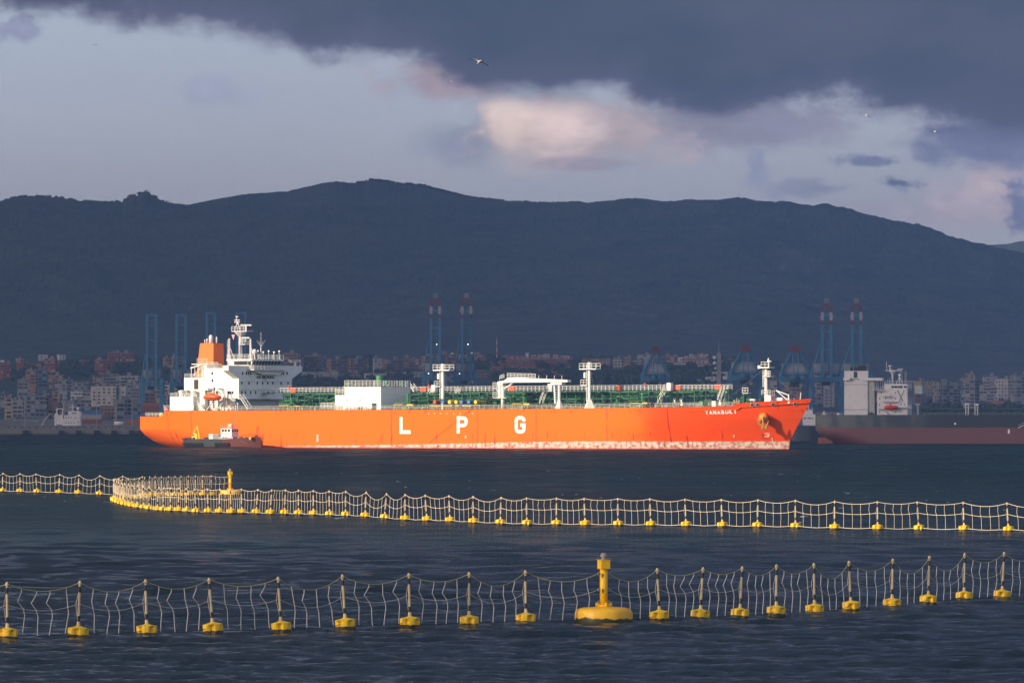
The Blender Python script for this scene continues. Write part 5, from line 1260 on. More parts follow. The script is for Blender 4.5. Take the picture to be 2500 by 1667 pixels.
railing([(J(115, 318)[0], y - .9, J(0, 318)[1]), (J(165, 300)[0], y - .9, J(0, 300)[1])], 1.2, .08, .9, 3, bm); railing([(J(200, 292)[0], y - .9, J(0, 296)[1]), (J(525, 300)[0], y - .9, J(0, 304)[1])], 1.35, .08, 1.3, 3, bm)
mb = MB(); mb.tube((*[J(250, 350)[0]], y, J(250, 350)[1]), (x + .6, y, S3(0, 415, y)[1]), .22, n=6); mb.build('boom_strut', white, bm)
for cx in (560, 650, 738, 825): xx, zz = J(cx, 305); mb = MB(); mb.tube((xx, y - .7, zz - .8), (xx, y - .7, zz + 1.0), .08, n=5); mb.build('boom_lamp', white, bm)
xx, zz = J(752, 345); yy = y
mb = MB(); mb.tube((xx + .8, yy, ztop(xx)), (xx + .8, yy, zz - .7), .42, n=10); mb.lathe([(1.2, 0), (.45, 2.4)], xx + .8, yy, ztop(xx), 8); mb.bb(xx - 1.6, xx + 2.2, yy - .9, yy + .9, zz - .7, zz - .1); mb.tube((xx - .9, yy, zz - .6), (xx - .6, yy, DZ + 2), .3, n=6)
k = DZ + 1
while k < zz - 1: mb.tube((xx - .9, yy, k), (xx + .6, yy, k), .05, n=4); k += .7
mb.build('boom_rest', white, ship)
# white lockers along the walkway
for (fn, a_, b_, t_, u_) in ((S2, 1285, 1328, 375, 457), (S3, 645, 690, 362, 450), (S3, 2010, 2055, 350, 438)):
    x0, zt = fn(a_, t_, -4); x1, zb_ = fn(b_, u_, -4); mb = MB(); mb.bb(x0, x1, -4, -2.6, zb_, zt); mb.build('walkway_shelter', white, ship)
stair(c2(1290, 432), c2(1225, 520), -6); stair(c2(1590, 425), c2(1552, 495), -6); stair(c3(618, 415), c3(550, 585), -9); stair(c3(1985, 405), c3(1905, 585), -9); stair(c4(705, 640), c4(650, 790), -9); stair(c4(745, 640), c4(700, 790), -5)
# mooring drums on deck, fore part
for cx, cy_, r, fn in [(a, 790, .95, S4) for a in (40, 70, 100, 130, 165)] + [(a, 800, .9, S4) for a in (695, 725, 755, 785, 820)] + [(900, 800, .8, S4), (935, 795, 1.0, S4), (965, 805, .9, S4), (1180, 800, .8, S4), (1265, 795, .9, S4)] + [(2115, 560, .85, S3), (2150, 560, .85, S3), (2190, 560, .85, S3)]:
    r *= .68; x, z = fn(cx, cy_, -8 if cx < 880 or fn is S3 else -4); yq = -8 if cx < 880 or fn is S3 else -4; mb = MB(); mb.tube((x - .18, yq, z), (x + .18, yq, z), r, n=14); mb.tube((x - .4, yq, z), (x + .4, yq, z), r * .55, n=10); mb.bb(x - .4, x + .4, yq - .4, yq + .4, z - r - .6, z - r * .6); mb.build('winch_drum', random.Random(cx).choice([green, dgreen, cream, grey]), ship)
for cx, cy_, r, m in ((1105, 790, 1.5, green2), (1010, 770, 1.1, dgreen)):
    r *= .7; x, z = S4(cx, cy_, -4); mb = MB(); mb.tube((x - .3, -4, z), (x + .3, -4, z), r, n=16); mb.tube((x - .8, -4, z), (x + .8, -4, z), r * .5, n=12); mb.bb(x - 1.0, x + 1.0, -4.6, -3.4, z - r - .8, z - r * .5); mb.build('windlass', m, ship)
for cx, cy_, sx, sz, m in ((445, 830, 1.4, .9, green2), (540, 820, 2.6, 1.5, dgreen), (1165, 785, 1.6, .3, cream), (908, 808, .5, .7, yellow), (620, 835, 1.4, 1.2, cream)):
    x, z = S4(cx, cy_, -6); mb = MB(); mb.bb(x - sx / 2, x + sx / 2, -7, -6, z - sz, z + sz / 2); mb.build('deck_locker', m, ship)
x, zt = S4(1020, 622, -6); mb = MB(); mb.lathe([(.3, 0), (.3, zt - ztop(x) - 1), (.5, zt - ztop(x) - .8), (.5, zt - ztop(x) - .2), (.25, zt - ztop(x))], x, -6, ztop(x), 12); mb.build('vent_post', green, ship)
x2, z2 = S4(1000, 695, -6.8); x3, _ = S4(1080, 695, -6.8); mb = MB(); mb.bb(x2, x3, -6.8, -5, z2 - .1, z2 + .05); mb.build('vent_platform', cream, ship); railing([(x2, -6.8, z2), (x3, -6.8, z2)], 1.5, .08, 1.0, 2)
# fore mast and store
fy_ = -5.0
x0, zt = S4(1315, 722, fy_); x1, _ = S4(1400, 722, fy_); zb_ = ztop(x0) - .7; yb2 = T(c4(1457, 0)[0], x1)
mb = MB(); mb.bb(x0, x1, fy_, yb2, zb_, zt); fs2 = mb.build('forecastle_store', white, ship)
mb = MB(); xx, zz = S4(1455, 758, fy_ + 1.5); mb.bb(x1 + .01, x1 + 2.6, fy_ + 2, fy_ + 6, zb_, zz); mb.build('store_annex', white, ship)
railing([(x0 - 1, fy_, zt), (x1, fy_, zt), (x1, yb2, zt)], 1.35, .07, 1.0, 3)
mb = MB(); xx, zz = S4(1410, 795, fy_); mb.bb(x1 + .02, x1 + .12, T(c4(1432, 0)[0], x1) - .3, T(c4(1432, 0)[0], x1) + .3, zb_ + 1.2, zb_ + 2.3); mb.build('hose_box', redp, fs2)
mxx, _ = S4(1340, 500, fy_ + .6); zt2 = S4(0, 345, fy_)[1]
mb = MB(); mb.tube((mxx, fy_ + .6, zb_), (mxx, fy_ + .6, zt2), .52, .42, 12); fm = mb.build('foremast', white, ship, True)
xa_, zz = S4(1262, 340, fy_); xb_, _ = S4(1402, 340, fy_); mb = MB(); mb.bb(xa_, xb_, fy_ - .8, fy_ + 2, zz, zz + .3); mb.build('mast_platform', white, fm); railing([(xa_ + .6, fy_ - .8, zz + .3), (xb_, fy_ - .8, zz + .3)], 1.4, .09, 1.1, 2, fm)
xs_, zs_ = S4(1354, 200, fy_); mb = MB(); mb.tube((xs_, fy_ + .6, zz), (xs_, fy_ + .6, zs_ - .8), .18, .1, n=6); mb.lathe([(.05, -1.2), (.32, -.5), (.05, .1)], xs_, fy_ + .6, zs_, 6); mb.box(xs_ + .3, fy_ + .6, S4(0, 248, fy_)[1], 1.3, .3, .2); mb.box(xa_ - .1, fy_ - .6, zz + .3, .7, .6, .9); mb.build('navigation_lights', white, fm)
xa_, zz = S4(1360, 462, fy_); xb_, _ = S4(1412, 462, fy_); mb = MB(); mb.bb(xa_ - 1.2, xb_, fy_ - .6, fy_ + 1.4, zz, zz + .18); mb.build('mast_platform', white, fm); railing([(xa_, fy_ - .6, zz + .18), (xb_, fy_ - .6, zz + .18)], 1.4, .09, .7, 3, fm)
mb = MB(); xl = mxx - .95; z = zb_ + 5
mb.tube((xl, fy_ + .3, z), (xl, fy_ + .3, zt2), .07, n=5); mb.tube((xl + .4, fy_ + .3, z), (xl + .4, fy_ + .3, zt2), .07, n=5)
while z < zt2: mb.tube((xl, fy_ + .3, z), (xl + .4, fy_ + .3, z), .05, n=4); z += .55
mb.build('ladder', white, fm)
A_ = S4(1480, 655, fy_ + 2); B_ = S4(1655, 722, fy_ + 2); C_ = S4(1650, 800, fy_ + 2); D_ = S4(1660, 712, fy_ + 2); yy = fy_ + 2
mb = MB(); mb.tube((A_[0], yy, A_[1]), (B_[0], yy, B_[1]), .13, n=5); mb.tube((A_[0], yy, A_[1]), (C_[0], yy, C_[1]), .13, n=5); mb.tube((D_[0], yy, D_[1]), (C_[0] + .1, yy, C_[1] - .8), .22, n=6); mb.lathe([(.5, -.8), (.5, .2), (.2, .3)], C_[0] + .3, yy, C_[1], 8); mb.build('fore_derrick', white, ship)
A_ = S4(1832, 685, 0); B_ = S4(1815, 803, 0); mb = MB(); mb.tube((B_[0], 0, B_[1] - 1), (A_[0], 0, A_[1]), .12, n=6); mb.build('jackstaff', white, ship)
A_ = S4(1737, 755, 0); B_ = S4(1735, 803, 0); mb = MB(); mb.tube((B_[0], 0, B_[1] - 1), (A_[0], 0, A_[1]), .09, n=6); mb.build('jackstaff', offwhite, ship)
P0 = S4(1180, 430, fy_)
mb = MB(); q0 = S4(1330, 330, fy_); q1 = S4(790, 780, -6); mb.tube((q0[0], fy_, q0[1]), (q1[0], -6, q1[1]), .035, n=4); q1 = S4(1800, 770, 0); mb.tube((q0[0], fy_, q0[1]), (q1[0], 0, q1[1]), .035, n=4); mb.build('stay_wires', steel, ship)
# crew
def person(x, y, z, label, suit, facing=0.0, parent=None):
    """small standing figure: skinned body, clothes and helmet"""
    e = empty('person', (OX + x * ct + y * st_, OY - x * st_ + y * ct, z), facing - TH, label, 'person')
    mb = MB()
    mb.lathe([(.02, 0), (.16, .02), (.17, .35)], 0, 0, .9, 8)
    for s in (-1, 1):
        mb.path([(s * .10, 0, .95), (s * .12, .02, .5), (s * .13, -.02, .06), (s * .13, .12, .04)], .085, 6)
        mb.path([(s * .19, 0, 1.42), (s * .27, .03, 1.12), (s * .25, .14, .88)], .055, 6)
    mb.lathe([(.15, .9), (.17, 1.15), (.20, 1.40), (.08, 1.50), (.055, 1.54), (.09, 1.60), (.105, 1.68), (.09, 1.78), (.03, 1.82)], 0, 0, 0, 10)
    mb.build('body', suit, e, True)
    hm = MB(); hm.lathe([(.14, 1.72), (.125, 1.80), (.03, 1.87)], 0, 0, 0, 10); hm.build('helmet', mat('helmet_white', (.8, .8, .75), .5), e, True); return e
x, _ = S1(1025, 1070, -16.6); person(x, -16.6, 10.76, 'crew member in dark overalls standing by the rail under the white house', mat('overalls_dark', (.05, .05, .07), .8))
x, _ = S1(1000, 1070, -16.4); person(x, -16.4, 10.76, 'crew member in reddish overalls beside the one in dark overalls', mat('overalls_red', (.5, .12, .06), .8))

# ================================================================== OTHER VESSELS
def shift(mb, dx, dy, dz=0.0):
    mb.v = [(x - dx, y - dy, z - dz) for x, y, z in mb.v]; return mb
# ---- workboat alongside (built in the big ship's frame, stored about its own base)
wbx, wby = S1(850, 1440, -26)[0], -26.0
wb = empty('workboat', (OX + wbx * ct + wby * st_, OY - wbx * st_ + wby * ct, 0), -TH, 'small workboat with white wheelhouse and yellow crane moored against the orange hull', 'workboat')
def wbuild(mb, name, m, parent=None, smooth=False):
    return shift(mb, wbx, wby).build(name, m, parent or wb, smooth)
yS = -29.0
sx0, sz = S1(482, 1408, yS); sx1, _ = S1(1000, 1408, yS); bxe, bze = S1(1300, 1420, -26)
mb = MB(); L_ = 20; rows = []
for i in range(L_ + 1):
    x = sx0 + (bxe - sx0) * i / L_; u = i / L_; w = 3.1 * (1 - max(0, (u - .55) / .45) ** 2.4) * (1 - .25 * max(0, (.08 - u) / .08)); top = sz + .1 + max(0, u - .6) * 1.5
    rows.append([(x, -26 - w, top), (x, -26 - w * .92, .3), (x, -26 - w * .6, -.8), (x, -26 + w * .6, -.8), (x, -26 + w * .92, .3), (x, -26 + w, top)])
def skin(mb, rows):
    o = len(mb.v); n = len(rows[0])
    for r in rows: mb.v += r
    for i in range(len(rows) - 1):
        for j in range(n): mb.f.append((o + i * n + j, o + (i + 1) * n + j, o + (i + 1) * n + (j + 1) % n, o + i * n + (j + 1) % n))
    mb.f += [tuple(o + k for k in range(n - 1, -1, -1)), tuple(o + (len(rows) - 1) * n + k for k in range(n))]
skin(mb, rows[:12]); wbuild(mb, 'hull', mat('workboat_grey', (.028, .032, .040), .6, dirt=((.07, .035, .02), .6)))
mb = MB(); skin(mb, [[(p[0] + .01, p[1], p[2]) for p in r] for r in rows[11:]]); wbuild(mb, 'bow_hull', mat('workboat_red', (.10, .018, .010), .6, dirt=((.06, .03, .03), .6)))
for cx in [505, 540, 575, 600, 632, 660, 688, 838, 872, 902, 932, 962]:
    x, z = S1(cx, 1450, yS); mb = MB(); mb.torus((x, yS - .15, .95), (0, -1, .1), .38, .19, 12, 6); wbuild(mb, 'fender_tyre', rubber, None, True)
x0, zt = S1(885, 1295, -28); x1, zb = S1(997, 1382, -28); mb = MB(); mb.bb(x0, x1, -28, -24.6, zb, zt); house = wbuild(mb, 'wheelhouse', white)
for cx in (908, 938, 970): x, z = S1(cx, 1316, -28); mb = MB(); mb.bb(x - .38, x + .38, -28.06, -28, z - .35, z + .35); wbuild(mb, 'window', glass, house)
for yy in (-27.4, -26.3, -25.2): mb = MB(); z = S1(0, 1316, -28)[1]; mb.bb(x1, x1 + .06, yy - .35, yy + .35, z - .35, z + .35); wbuild(mb, 'window', glass, house)
x, z = S1(952, 1351, -28); mb = MB(); mb.bb(x - .85, x + .85, -28.05, -28, z - .28, z + .28); nb_ = wbuild(mb, 'name_board', dark, house)
mb = MB(); mb.bb(x - .75, x + .75, -28.08, -28.051, z - .2, z + .2); wbuild(mb, 'board_panel', offwhite, house)
x0b, zt2 = S1(868, 1383, -28.6); x1b, zb2 = S1(1045, 1440, -28.6); mb = MB(); mb.bb(x0b, x1b - 1.2, -28.6, -24, sz - .2, zb - .01); wbuild(mb, 'deckhouse', mat('deckhouse_grey', (.34, .34, .37), .6, scale=2))
for cx in (912, 940): x, z = S1(cx, 1392, -28.6); mb = MB(); mb.tube((x, -28.65, z), (x, -28.6, z), .2, n=10); wbuild(mb, 'porthole', glass)
mb = MB(); mb.rail([(x0 - .1, -28, zt), (x1 + .3, -28, zt), (x1 + .3, -24.6, zt)], .9, .06, .9, 2); wbuild(mb, 'roof_rail', mat('rail_pink', (.6, .3, .28), .6))
mb = MB(); x, z = S1(1012, 1150, -26); mb.tube((x, -26, zt), (x, -26, z), .09, .05, n=6)
for hz_, w in ((1180, .5), (1205, .35), (1165, .3)): mb.box(x, -26, S1(0, hz_, -26)[1], w * 2, .12, .12)
mb.lathe([(.1, 0), (.22, .2), (.1, .4)], x, -26, S1(0, 1190, -26)[1], 6); wbuild(mb, 'mast', mat('mast_red', (.4, .1, .1), .7))
mb = MB(); x, z = S1(990, 1250, -26.4); mb.lathe([(.2, 0), (.5, .2), (.5, 1.0), (.2, 1.2)], x, -26.4, zt + .1, 8); mb.tube((x - 1, -26.4, zt), (x - .6, -26.4, zt + 1.2), .3, n=6); wbuild(mb, 'life_raft_drum', white, None, True)
A_ = S1(640, 1400, -26); x = A_[0]; mb = MB(); mb.lathe([(.6, 0), (.55, .7), (.35, .9), (.3, 1.6)], x, -26, sz, 10); p1 = S1(622, 1290, -26); p2 = S1(645, 1275, -26); p3 = S1(672, 1400, -26); p4 = S1(605, 1345, -26)
mb.tube((x, -26, sz + 1.2), (p4[0], -26, p4[1]), .32, .28, 6); mb.tube((p4[0], -26, p4[1]), (p2[0], -26, p2[1]), .3, .24, 6); mb.tube((p2[0], -26, p2[1]), (p3[0], -26.2, p3[1]), .24, .18, 6); mb.tube((p3[0] - .3, -26, sz), (p2[0] + .3, -26, p2[1] - 1), .14, n=5); mb.box(x - .8, -26, sz + .8, 1.6, 1.0, .5); wbuild(mb, 'knuckle_crane', yellow)
rb_ = random.Random(9)
for a, b_, t_, u_, m, nm in ((757, 800, 1352, 1400, offwhite, 'deck_box'), (800, 868, 1352, 1418, grey, 'deck_box'), (745, 790, 1405, 1430, bluem, 'blue_bundle'), (700, 745, 1385, 1412, dark, 'deck_box'), (490, 520, 1395, 1412, dark, 'locker'), (530, 570, 1392, 1410, dark, 'locker'), (560, 615, 1408, 1425, offwhite, 'rope_heap'), (1160, 1182, 1395, 1412, offwhite, 'bow_winch'), (1060, 1110, 1385, 1412, brown_m, 'bow_locker')):
    x0, zt_ = S1(a, t_, -27.5); x1, zb_ = S1(b_, u_, -27.5); mb = MB(); mb.bb(x0, x1, -27.6 + rb_.uniform(0, .6), -25, sz - .1, zt_); wbuild(mb, nm, m)
for k in range(22):
    cx = rb_.uniform(495, 1240); x, _z = S1(cx, 1400, -27); yy = rb_.uniform(-28, -25); h = rb_.uniform(.3, 1.3); mb = MB(); q_ = k % 3
    if q_ == 0: mb.bb(x - .25, x + .3, yy - .3, yy + .3, sz, sz + h * .7)
    elif q_ == 1: mb.tube((x, yy, sz), (x, yy, sz + h), .07, n=5); mb.torus((x, yy, sz + h * .6), (0, -1, .2), .2, .05, 8, 4)
    else: mb.lathe([(.25, 0), (.28, h * .3), (.15, h * .5)], x, yy, sz, 8)
    wbuild(mb, ['deck_box', 'rope_post', 'drum'][q_], rb_.choice([dark, offwhite, brown_m, yellow, bluem, grey, dark, cream]))
mb = MB(); x, z = S1(1252, 1297, -26); mb.tube((x, -26, sz + .4), (x, -26, z), .08, n=5)
for hz_ in (1330, 1360, 1385): mb.box(x, -26, S1(0, hz_, -26)[1], .9 if hz_ == 1330 else .5, .1, .25)
wbuild(mb, 'bow_mast', mat('mast_red2', (.35, .08, .07), .7))
mb = MB(); q0 = S1(1100, 1425, -29.4); q1 = S1(1290, 1466, -24); P_ = []
for i in range(9): u = i / 8; P_.append((q0[0] + (q1[0] - q0[0]) * u, -29.4 + 5.4 * u, q0[1] + (q1[1] - q0[1]) * u - .5 * sin(pi * u)))
mb.path(P_, .08, 5); wbuild(mb, 'mooring_rope', rope_i)
mb = MB(); mb.rail([(sx0 + .2, yS + .1, sz + .1), (S1(600, 0, yS)[0], yS + .1, sz + .1)], .8, .05, 1.1, 2); mb.rail([(S1(1050, 0, -28.6)[0], -28.4, sz + .3), (S1(1230, 0, -27)[0], -27.2, sz + .9)], .8, .05, 1.3, 2); wbuild(mb, 'deck_rail', brown_m)

# ---- generic vessel frame
class Frame:
    def __init__(s, px, Y, th, name, label, cat):
        s.th = rad(th); s.c, s.s = cos(s.th), sin(s.th); s.ox, s.oy = (px - 1250) * Y / F, Y
        s.e = empty(name, (s.ox, s.oy, 0), -s.th, label, cat)
    def P(s, px, py, y=0.0):
        k = (px - 1250) / F; x = (k * (s.oy + y * s.c) - s.ox - y * s.s) / (s.c + k * s.s); Y = s.oy - x * s.s + y * s.c
        return x, CH - (py - HY) * Y / F
    def box(s, name, a, b, y0, y1, m, parent=None, z0=None):
        x0, zt = s.P(*a, y0); x1, zb = s.P(*b, y0); mb = MB(); mb.bb(x0, x1, y0, y1, zb if z0 is None else z0, zt); return mb.build(name, m, parent or s.e)
c5 = lambda x, y: (1960 + x / 4.3556, 860 + y / 4.3556)
dk_ = Frame(2250, 2430, 9, 'oil_tanker', 'dark-hulled tanker with red lower hull and square white funnel casing', 'ship')
def dark_hull():
    m = bpy.data.materials.new('dark_tanker_hull'); m.use_nodes = True
    t = NT(m.node_tree); b = t.n['Principled BSDF']; tcn = t.new('ShaderNodeTexCoord'); o = tcn.outputs['Object']; s = t.sep(o)
    n = t.noise(t.comb(t.math('MULTIPLY', s[0], .12), 0, t.math('MULTIPLY', s[2], .05)), 1, 5, .6)
    up = t.mix(t.smooth(n, .4, .62), (.028, .040, .060), (.10, .105, .115)); up = t.mix(t.smooth(s[0], -2, 6), up, (.014, .024, .048))
    dn = t.mix(n, (.125, .042, .05), (.16, .06, .068))
    zb = dk_.P(2200, 1043.2, -12)[1]
    k = t.new('ShaderNodeMapRange'); k.inputs[1].default_value = zb - .05; k.inputs[2].default_value = zb + .05; t.l.new(s[2], k.inputs[0])
    t.l.new(t.mix(k.outputs[0], dn, up), b.inputs['Base Color']); b.inputs['Roughness'].default_value = .6; return m
hy = 12.0; xL = dk_.P(1990, 1012, -hy * .8)[0]; xR = dk_.P(2950, 1012, -hy)[0]; zdk = dk_.P(2200, 1012.5, -hy)[1]
mb = MB(); rows = []
for i in range(46):
    u = i / 45; row = []
    for j in range(12):
        z = -2 + (zdk + 2) * j / 11; xs = xL + np.interp(z, [-2, 0, 1.5, 2.6, 4.5], [9.5, 7.0, 4.0, 2.0, 0.0]); x = xs + (xR - xs) * u ** 1.4
        w = hy * (1 - (1 - min(1, (x - xs + 2) / 16)) ** 2.2 * (.35 + .5 * max(0, (3 - z)) / 5)); w *= 1 - max(0, (u - .8) / .2) ** 2 * .95; row.append((x, -w, z))
    rows.append(row + [(p[0], -p[1], p[2]) for p in row[::-1]])
skin(mb, rows); mb.build('hull', dark_hull(), dk_.e)
mb = MB(); x0, z0 = dk_.P(1996, 1066, -2); x1, _ = dk_.P(2032, 1066, -2); mb.bb(x0, x1, -1.2, 1.2, -2, z0 - .2); mb.build('rudder', mat('rudder_red', (.26, .08, .075), .6), dk_.e)
dk_.box('funnel_casing', c5(440, 197), c5(690, 668), -8, -4.0, offwhite, z0=zdk)
x0, zt = dk_.P(*c5(432, 272), -8.4); x1, zb = dk_.P(*c5(700, 300), -8.4)
mb = MB(); mb.bb(x0, x0 + 2.2, -9, -3.6, zb, zt); mb.bb(x1 - 2.0, x1 + 4.5, -8.4, -3.6, zb, zt); mb.build('casing_gallery', offwhite, dk_.e)
x0, zt = dk_.P(*c5(438, 330), -8.05); x1, zb = dk_.P(*c5(688, 346), -8.05); mb = MB(); mb.bb(x0, x1, -8.06, -8.0, zb, zb + .15); mb.bb(x0, x1, -8.06, -8, dk_.P(*c5(0, 612), -8)[1], dk_.P(*c5(0, 606), -8)[1]); mb.build('weld_line', grey, dk_.e)
dk_.box('louvre', c5(541, 205), c5(579, 272), -8.08, -8.0, mat('louvre_green', (.03, .06, .06), .5))
x0, z0 = dk_.P(*c5(500, 292), -8.1); x1, z1 = dk_.P(*c5(604, 280), -8.1)
mb = MB()
for k in range(10): xx = x0 + (x1 - x0) * (k + .5) / 10; mb.bb(xx - .17, xx + .12, -8.08, -8, z0 + .02, z1 - .02)
mb.build('faded_lettering', grey, dk_.e)
for a, b_, t_ in ((505, 527, 158), (543, 575, 152), (583, 620, 140), (622, 670, 124)):
    x0, zt = dk_.P(*c5(a, t_), -6.5); x1, zb = dk_.P(*c5(b_, 197), -6.5); mb = MB(); r = (x1 - x0) / 2; mb.prismY([(x0, zb), (x1, zb), (x1, zb + (zt - zb) * .55), (x0 + r * 1.3, zt), (x0, zb + (zt - zb) * .7)], -6.8, -5.4); mb.build('exhaust_stack', dark, dk_.e)
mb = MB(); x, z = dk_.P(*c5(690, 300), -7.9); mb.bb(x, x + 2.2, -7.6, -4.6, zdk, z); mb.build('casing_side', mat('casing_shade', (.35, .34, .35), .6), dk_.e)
acb = dk_.box('accommodation_block', c5(790, 405), c5(1112, 668), -7.5, 7, offwhite, z0=zdk)
dk_.box('bridge_deck', c5(865, 335), c5(1112, 405), -7.4, 7, offwhite)
x0, zt = dk_.P(*c5(745, 400), -9); x1, zb = dk_.P(*c5(860, 407), -9); mb = MB(); mb.bb(x0, x1, -9, 8, zb, zt); mb.rail([(x0, -9, zt), (x1, -9, zt)], .8, .05, 1, 2); mb.build('bridge_wing', offwhite, dk_.e)
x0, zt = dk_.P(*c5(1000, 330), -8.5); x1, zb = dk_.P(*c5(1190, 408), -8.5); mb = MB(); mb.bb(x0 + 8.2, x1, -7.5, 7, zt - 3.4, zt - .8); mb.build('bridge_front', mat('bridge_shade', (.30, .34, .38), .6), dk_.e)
for a, b_ in ((942, 970), (975, 1004), (1010, 1028), (1032, 1060), (1076, 1104)):
    dk_.box('window', c5(a, 357), c5(b_, 377), -7.5, -7.4, glass, acb)
for cx, cy_ in ((834, 428), (987, 428), (816, 490), (882, 490), (940, 490), (985, 490), (816, 555), (932, 553), (1045, 553), (1083, 553), (816, 635), (985, 635), (932, 450), (1040, 630)):
    dk_.box('window', c5(cx - 5, cy_ - 7), c5(cx + 5, cy_ + 7), -7.58, -7.5, glass, acb)
for cy_, a, b_ in ((466, 845, 950), (525, 850, 1010), (585, 1000, 1155), (600, 790, 870)):
    x0, zt = dk_.P(*c5(a, cy_), -8.6); x1, _ = dk_.P(*c5(b_, cy_), -8.6); mb = MB(); mb.bb(x0, x1, -8.6, -7.5, zt - .12, zt + .05); mb.rail([(x0, -8.6, zt), (x1, -8.6, zt)], .7, .04, .9, 2); mb.build('outside_gallery', offwhite, dk_.e)
x, zt = dk_.P(*c5(953, 95), -3); _, zb = dk_.P(*c5(953, 320), -3); zp = dk_.P(*c5(953, 195), -3)[1]
mb = MB(); mb.tube((x, -3, zb - 1), (x, -3, zp), .3, n=8); mb.lathe([(.3, -1), (1.1, 0), (1.1, .25)], x, -3, zp - .2, 8); mb.bb(x - 2.2, x + 3.0, -3.6, -2.4, zp - .1, zp + .15); mb.tube((x - 1.8, -3, zp), (x - 2.0, -3, zt), .08, n=5); mb.tube((x - .8, -3, zp), (x - .9, -3, zt - 1.6), .18, n=6); mb.tube((x + .6, -3, zp), (x - .7, -3, zt - 2.5), .07, n=4); mb.box(x + 2.6, -3, zp + .5, 1.8, .2, .25); mb.box(x - .8, -3, zp + 1.6, 1.2, .2, .3); mb.build('radar_mast', offwhite, dk_.e)
x, z = dk_.P(*c5(1028, 240), -4); mb = MB(); mb.lathe([(.1, -.5), (.42, -.3), (.42, .1), (.25, .4), (.05, .5)], x, -4, z, 10); mb.tube((x, -4, z - 2.8), (x, -4, z - .4), .12, n=5); mb.tube((x - 1, -4, z - 2.8), (x, -4, z - .5), .08, n=4); mb.tube((x + 1, -4, z - 2.8), (x, -4, z - .5), .08, n=4); mb.build('satellite_dome', white, dk_.e)
for cx in (1050, 1094):
    x, zt = dk_.P(*c5(cx, 200), -4); zb = dk_.P(*c5(cx, 325), -4)[1]; mb = MB()
    for k in range(8): za = zb + (zt - zb) * k / 8; mb.tube((x - .25, -4, za), (x + .25, -4, za + (zt - zb) / 8), .05, n=4)
    mb.tube((x - .25, -4, zb), (x - .25, -4, zt), .07, n=4); mb.tube((x + .25, -4, zb), (x + .25, -4, zt), .07, n=4); mb.build('lattice_aerial', cgrey, dk_.e)
x, zt = dk_.P(*c5(785, 280), -6); mb = MB(); mb.tube((x, -6, zdk + 4), (x, -6, zt), .3, n=8)
for k in range(6): mb.tube((x + .6 + k * .7, -6, zt - 5.0), (x + .5 + k * .75, -6, zt + (k % 3) * .4 - .5), .08, n=4)
mb.build('vent_masts', offwhite, dk_.e)
x0, zt = dk_.P(*c5(868, 335), -7.4); x1, _ = dk_.P(*c5(1185, 330), -7.4); railing([(x0, -7.4, zt), (x1, -7.4, zt)], .9, .05, 1.0, 2, dk_.e, offwhite)
x0, zt = dk_.P(*c5(1020, 400), -7.55); x1, zb = dk_.P(*c5(1095, 520), -7.55); mb = MB(); mb.prismY([(x0, zb), (x0 + .25, zb), (x1 - .4, zt), (x1 - .65, zt)], -7.62, -7.5); mb.prismY([(x0 + 1.2, zb), (x0 + 1.6, zb), (x1 - 2.6, zt), (x1 - 3.0, zt)], -7.62, -7.5); mb.build('side_stair', grey, dk_.e)
x, zt = dk_.P(*c5(1225, 560), -6); mb = MB(); mb.tube((x, -6, zdk), (x, -6, zt), .35, n=8); mb.bb(x - 1, x + .8, -6.8, -5.4, zt, zt + .4); mb.tube((x + .5, -6, zt), (x + .9, -6, zt + 2), .06, n=4); mb.tube((x + .9, -6, zt + 2), (x - 1.8, -6, zt + 2), .06, n=4); mb.build('hose_crane', cgrey, dk_.e)
for cx, t_ in ((1746, 540), (1846, 545)):
    x, zt = dk_.P(*c5(cx, t_), -7); mb = MB(); mb.tube((x - .45, -7, zdk), (x - .45, -7, zt), .15, n=5); mb.tube((x + .45, -7, zdk), (x + .45, -7, zt), .15, n=5); mb.bb(x - .7, x + .7, -7.5, -6.5, zt - .5, zt)
    for k in range(5): mb.bb(x - .45, x + .45, -7.05, -6.95, zdk + (zt - zdk) * k / 5, zdk + (zt - zdk) * k / 5 + .12)
    mb.build('hose_post', offwhite, dk_.e)
xA, zA = dk_.P(*c5(1255, 605), -4); xB, _ = dk_.P(*c5(3600, 605), -4)
mb = MB(); mb.tube((xA, -4, zA), (xB, -4, zA), .32, n=6); mb.tube((xA, -3, zA - .8), (xB, -3, zA - .8), .25, n=6); mb.bb(xA, xB, -3.8, -2.6, zA + .2, zA + .32); k = xA
while k < xA + 95: mb.bb(k, k + .35, -4.3, -2.6, zdk - .1, zA); mb.bb(k + 1.5, k + 2.4, -5.5, -4.6, zdk - .1, zA - .9); k += 3.6
mb.build('deck_pipework', mat('tanker_green', (.03, .07, .06), .6), dk_.e)
railing([(dk_.P(1995, 1012, -9)[0], -9.5, zdk), (dk_.P(2062, 1012, -11)[0], -11.2, zdk)], .75, .04, 1.2, 2, dk_.e, offwhite); railing([(dk_.P(2220, 1012, -hy)[0], -hy + .2, zdk), (dk_.P(2560, 1012, -hy)[0], -hy + .2, zdk)], .75, .04, 1.6, 2, dk_.e, grey)
for i, (a, h) in enumerate(((2003, 1.0), (2012, 1.3), (2026, .8), (2036, 1.1), (2046, .7), (2122, .8), (2128, 1.0), (2163, 1.1))):
    x, _ = dk_.P(a, 1010, -8); mb = MB(); mb.bb(x - .5, x + .5, -8.5, -7.8, zdk, zdk + h * .5); mb.tube((x, -8, zdk), (x, -8, zdk + h), .18, n=6); mb.build('mooring_fitting', [dark, offwhite, dgreen][i % 3], dk_.e)
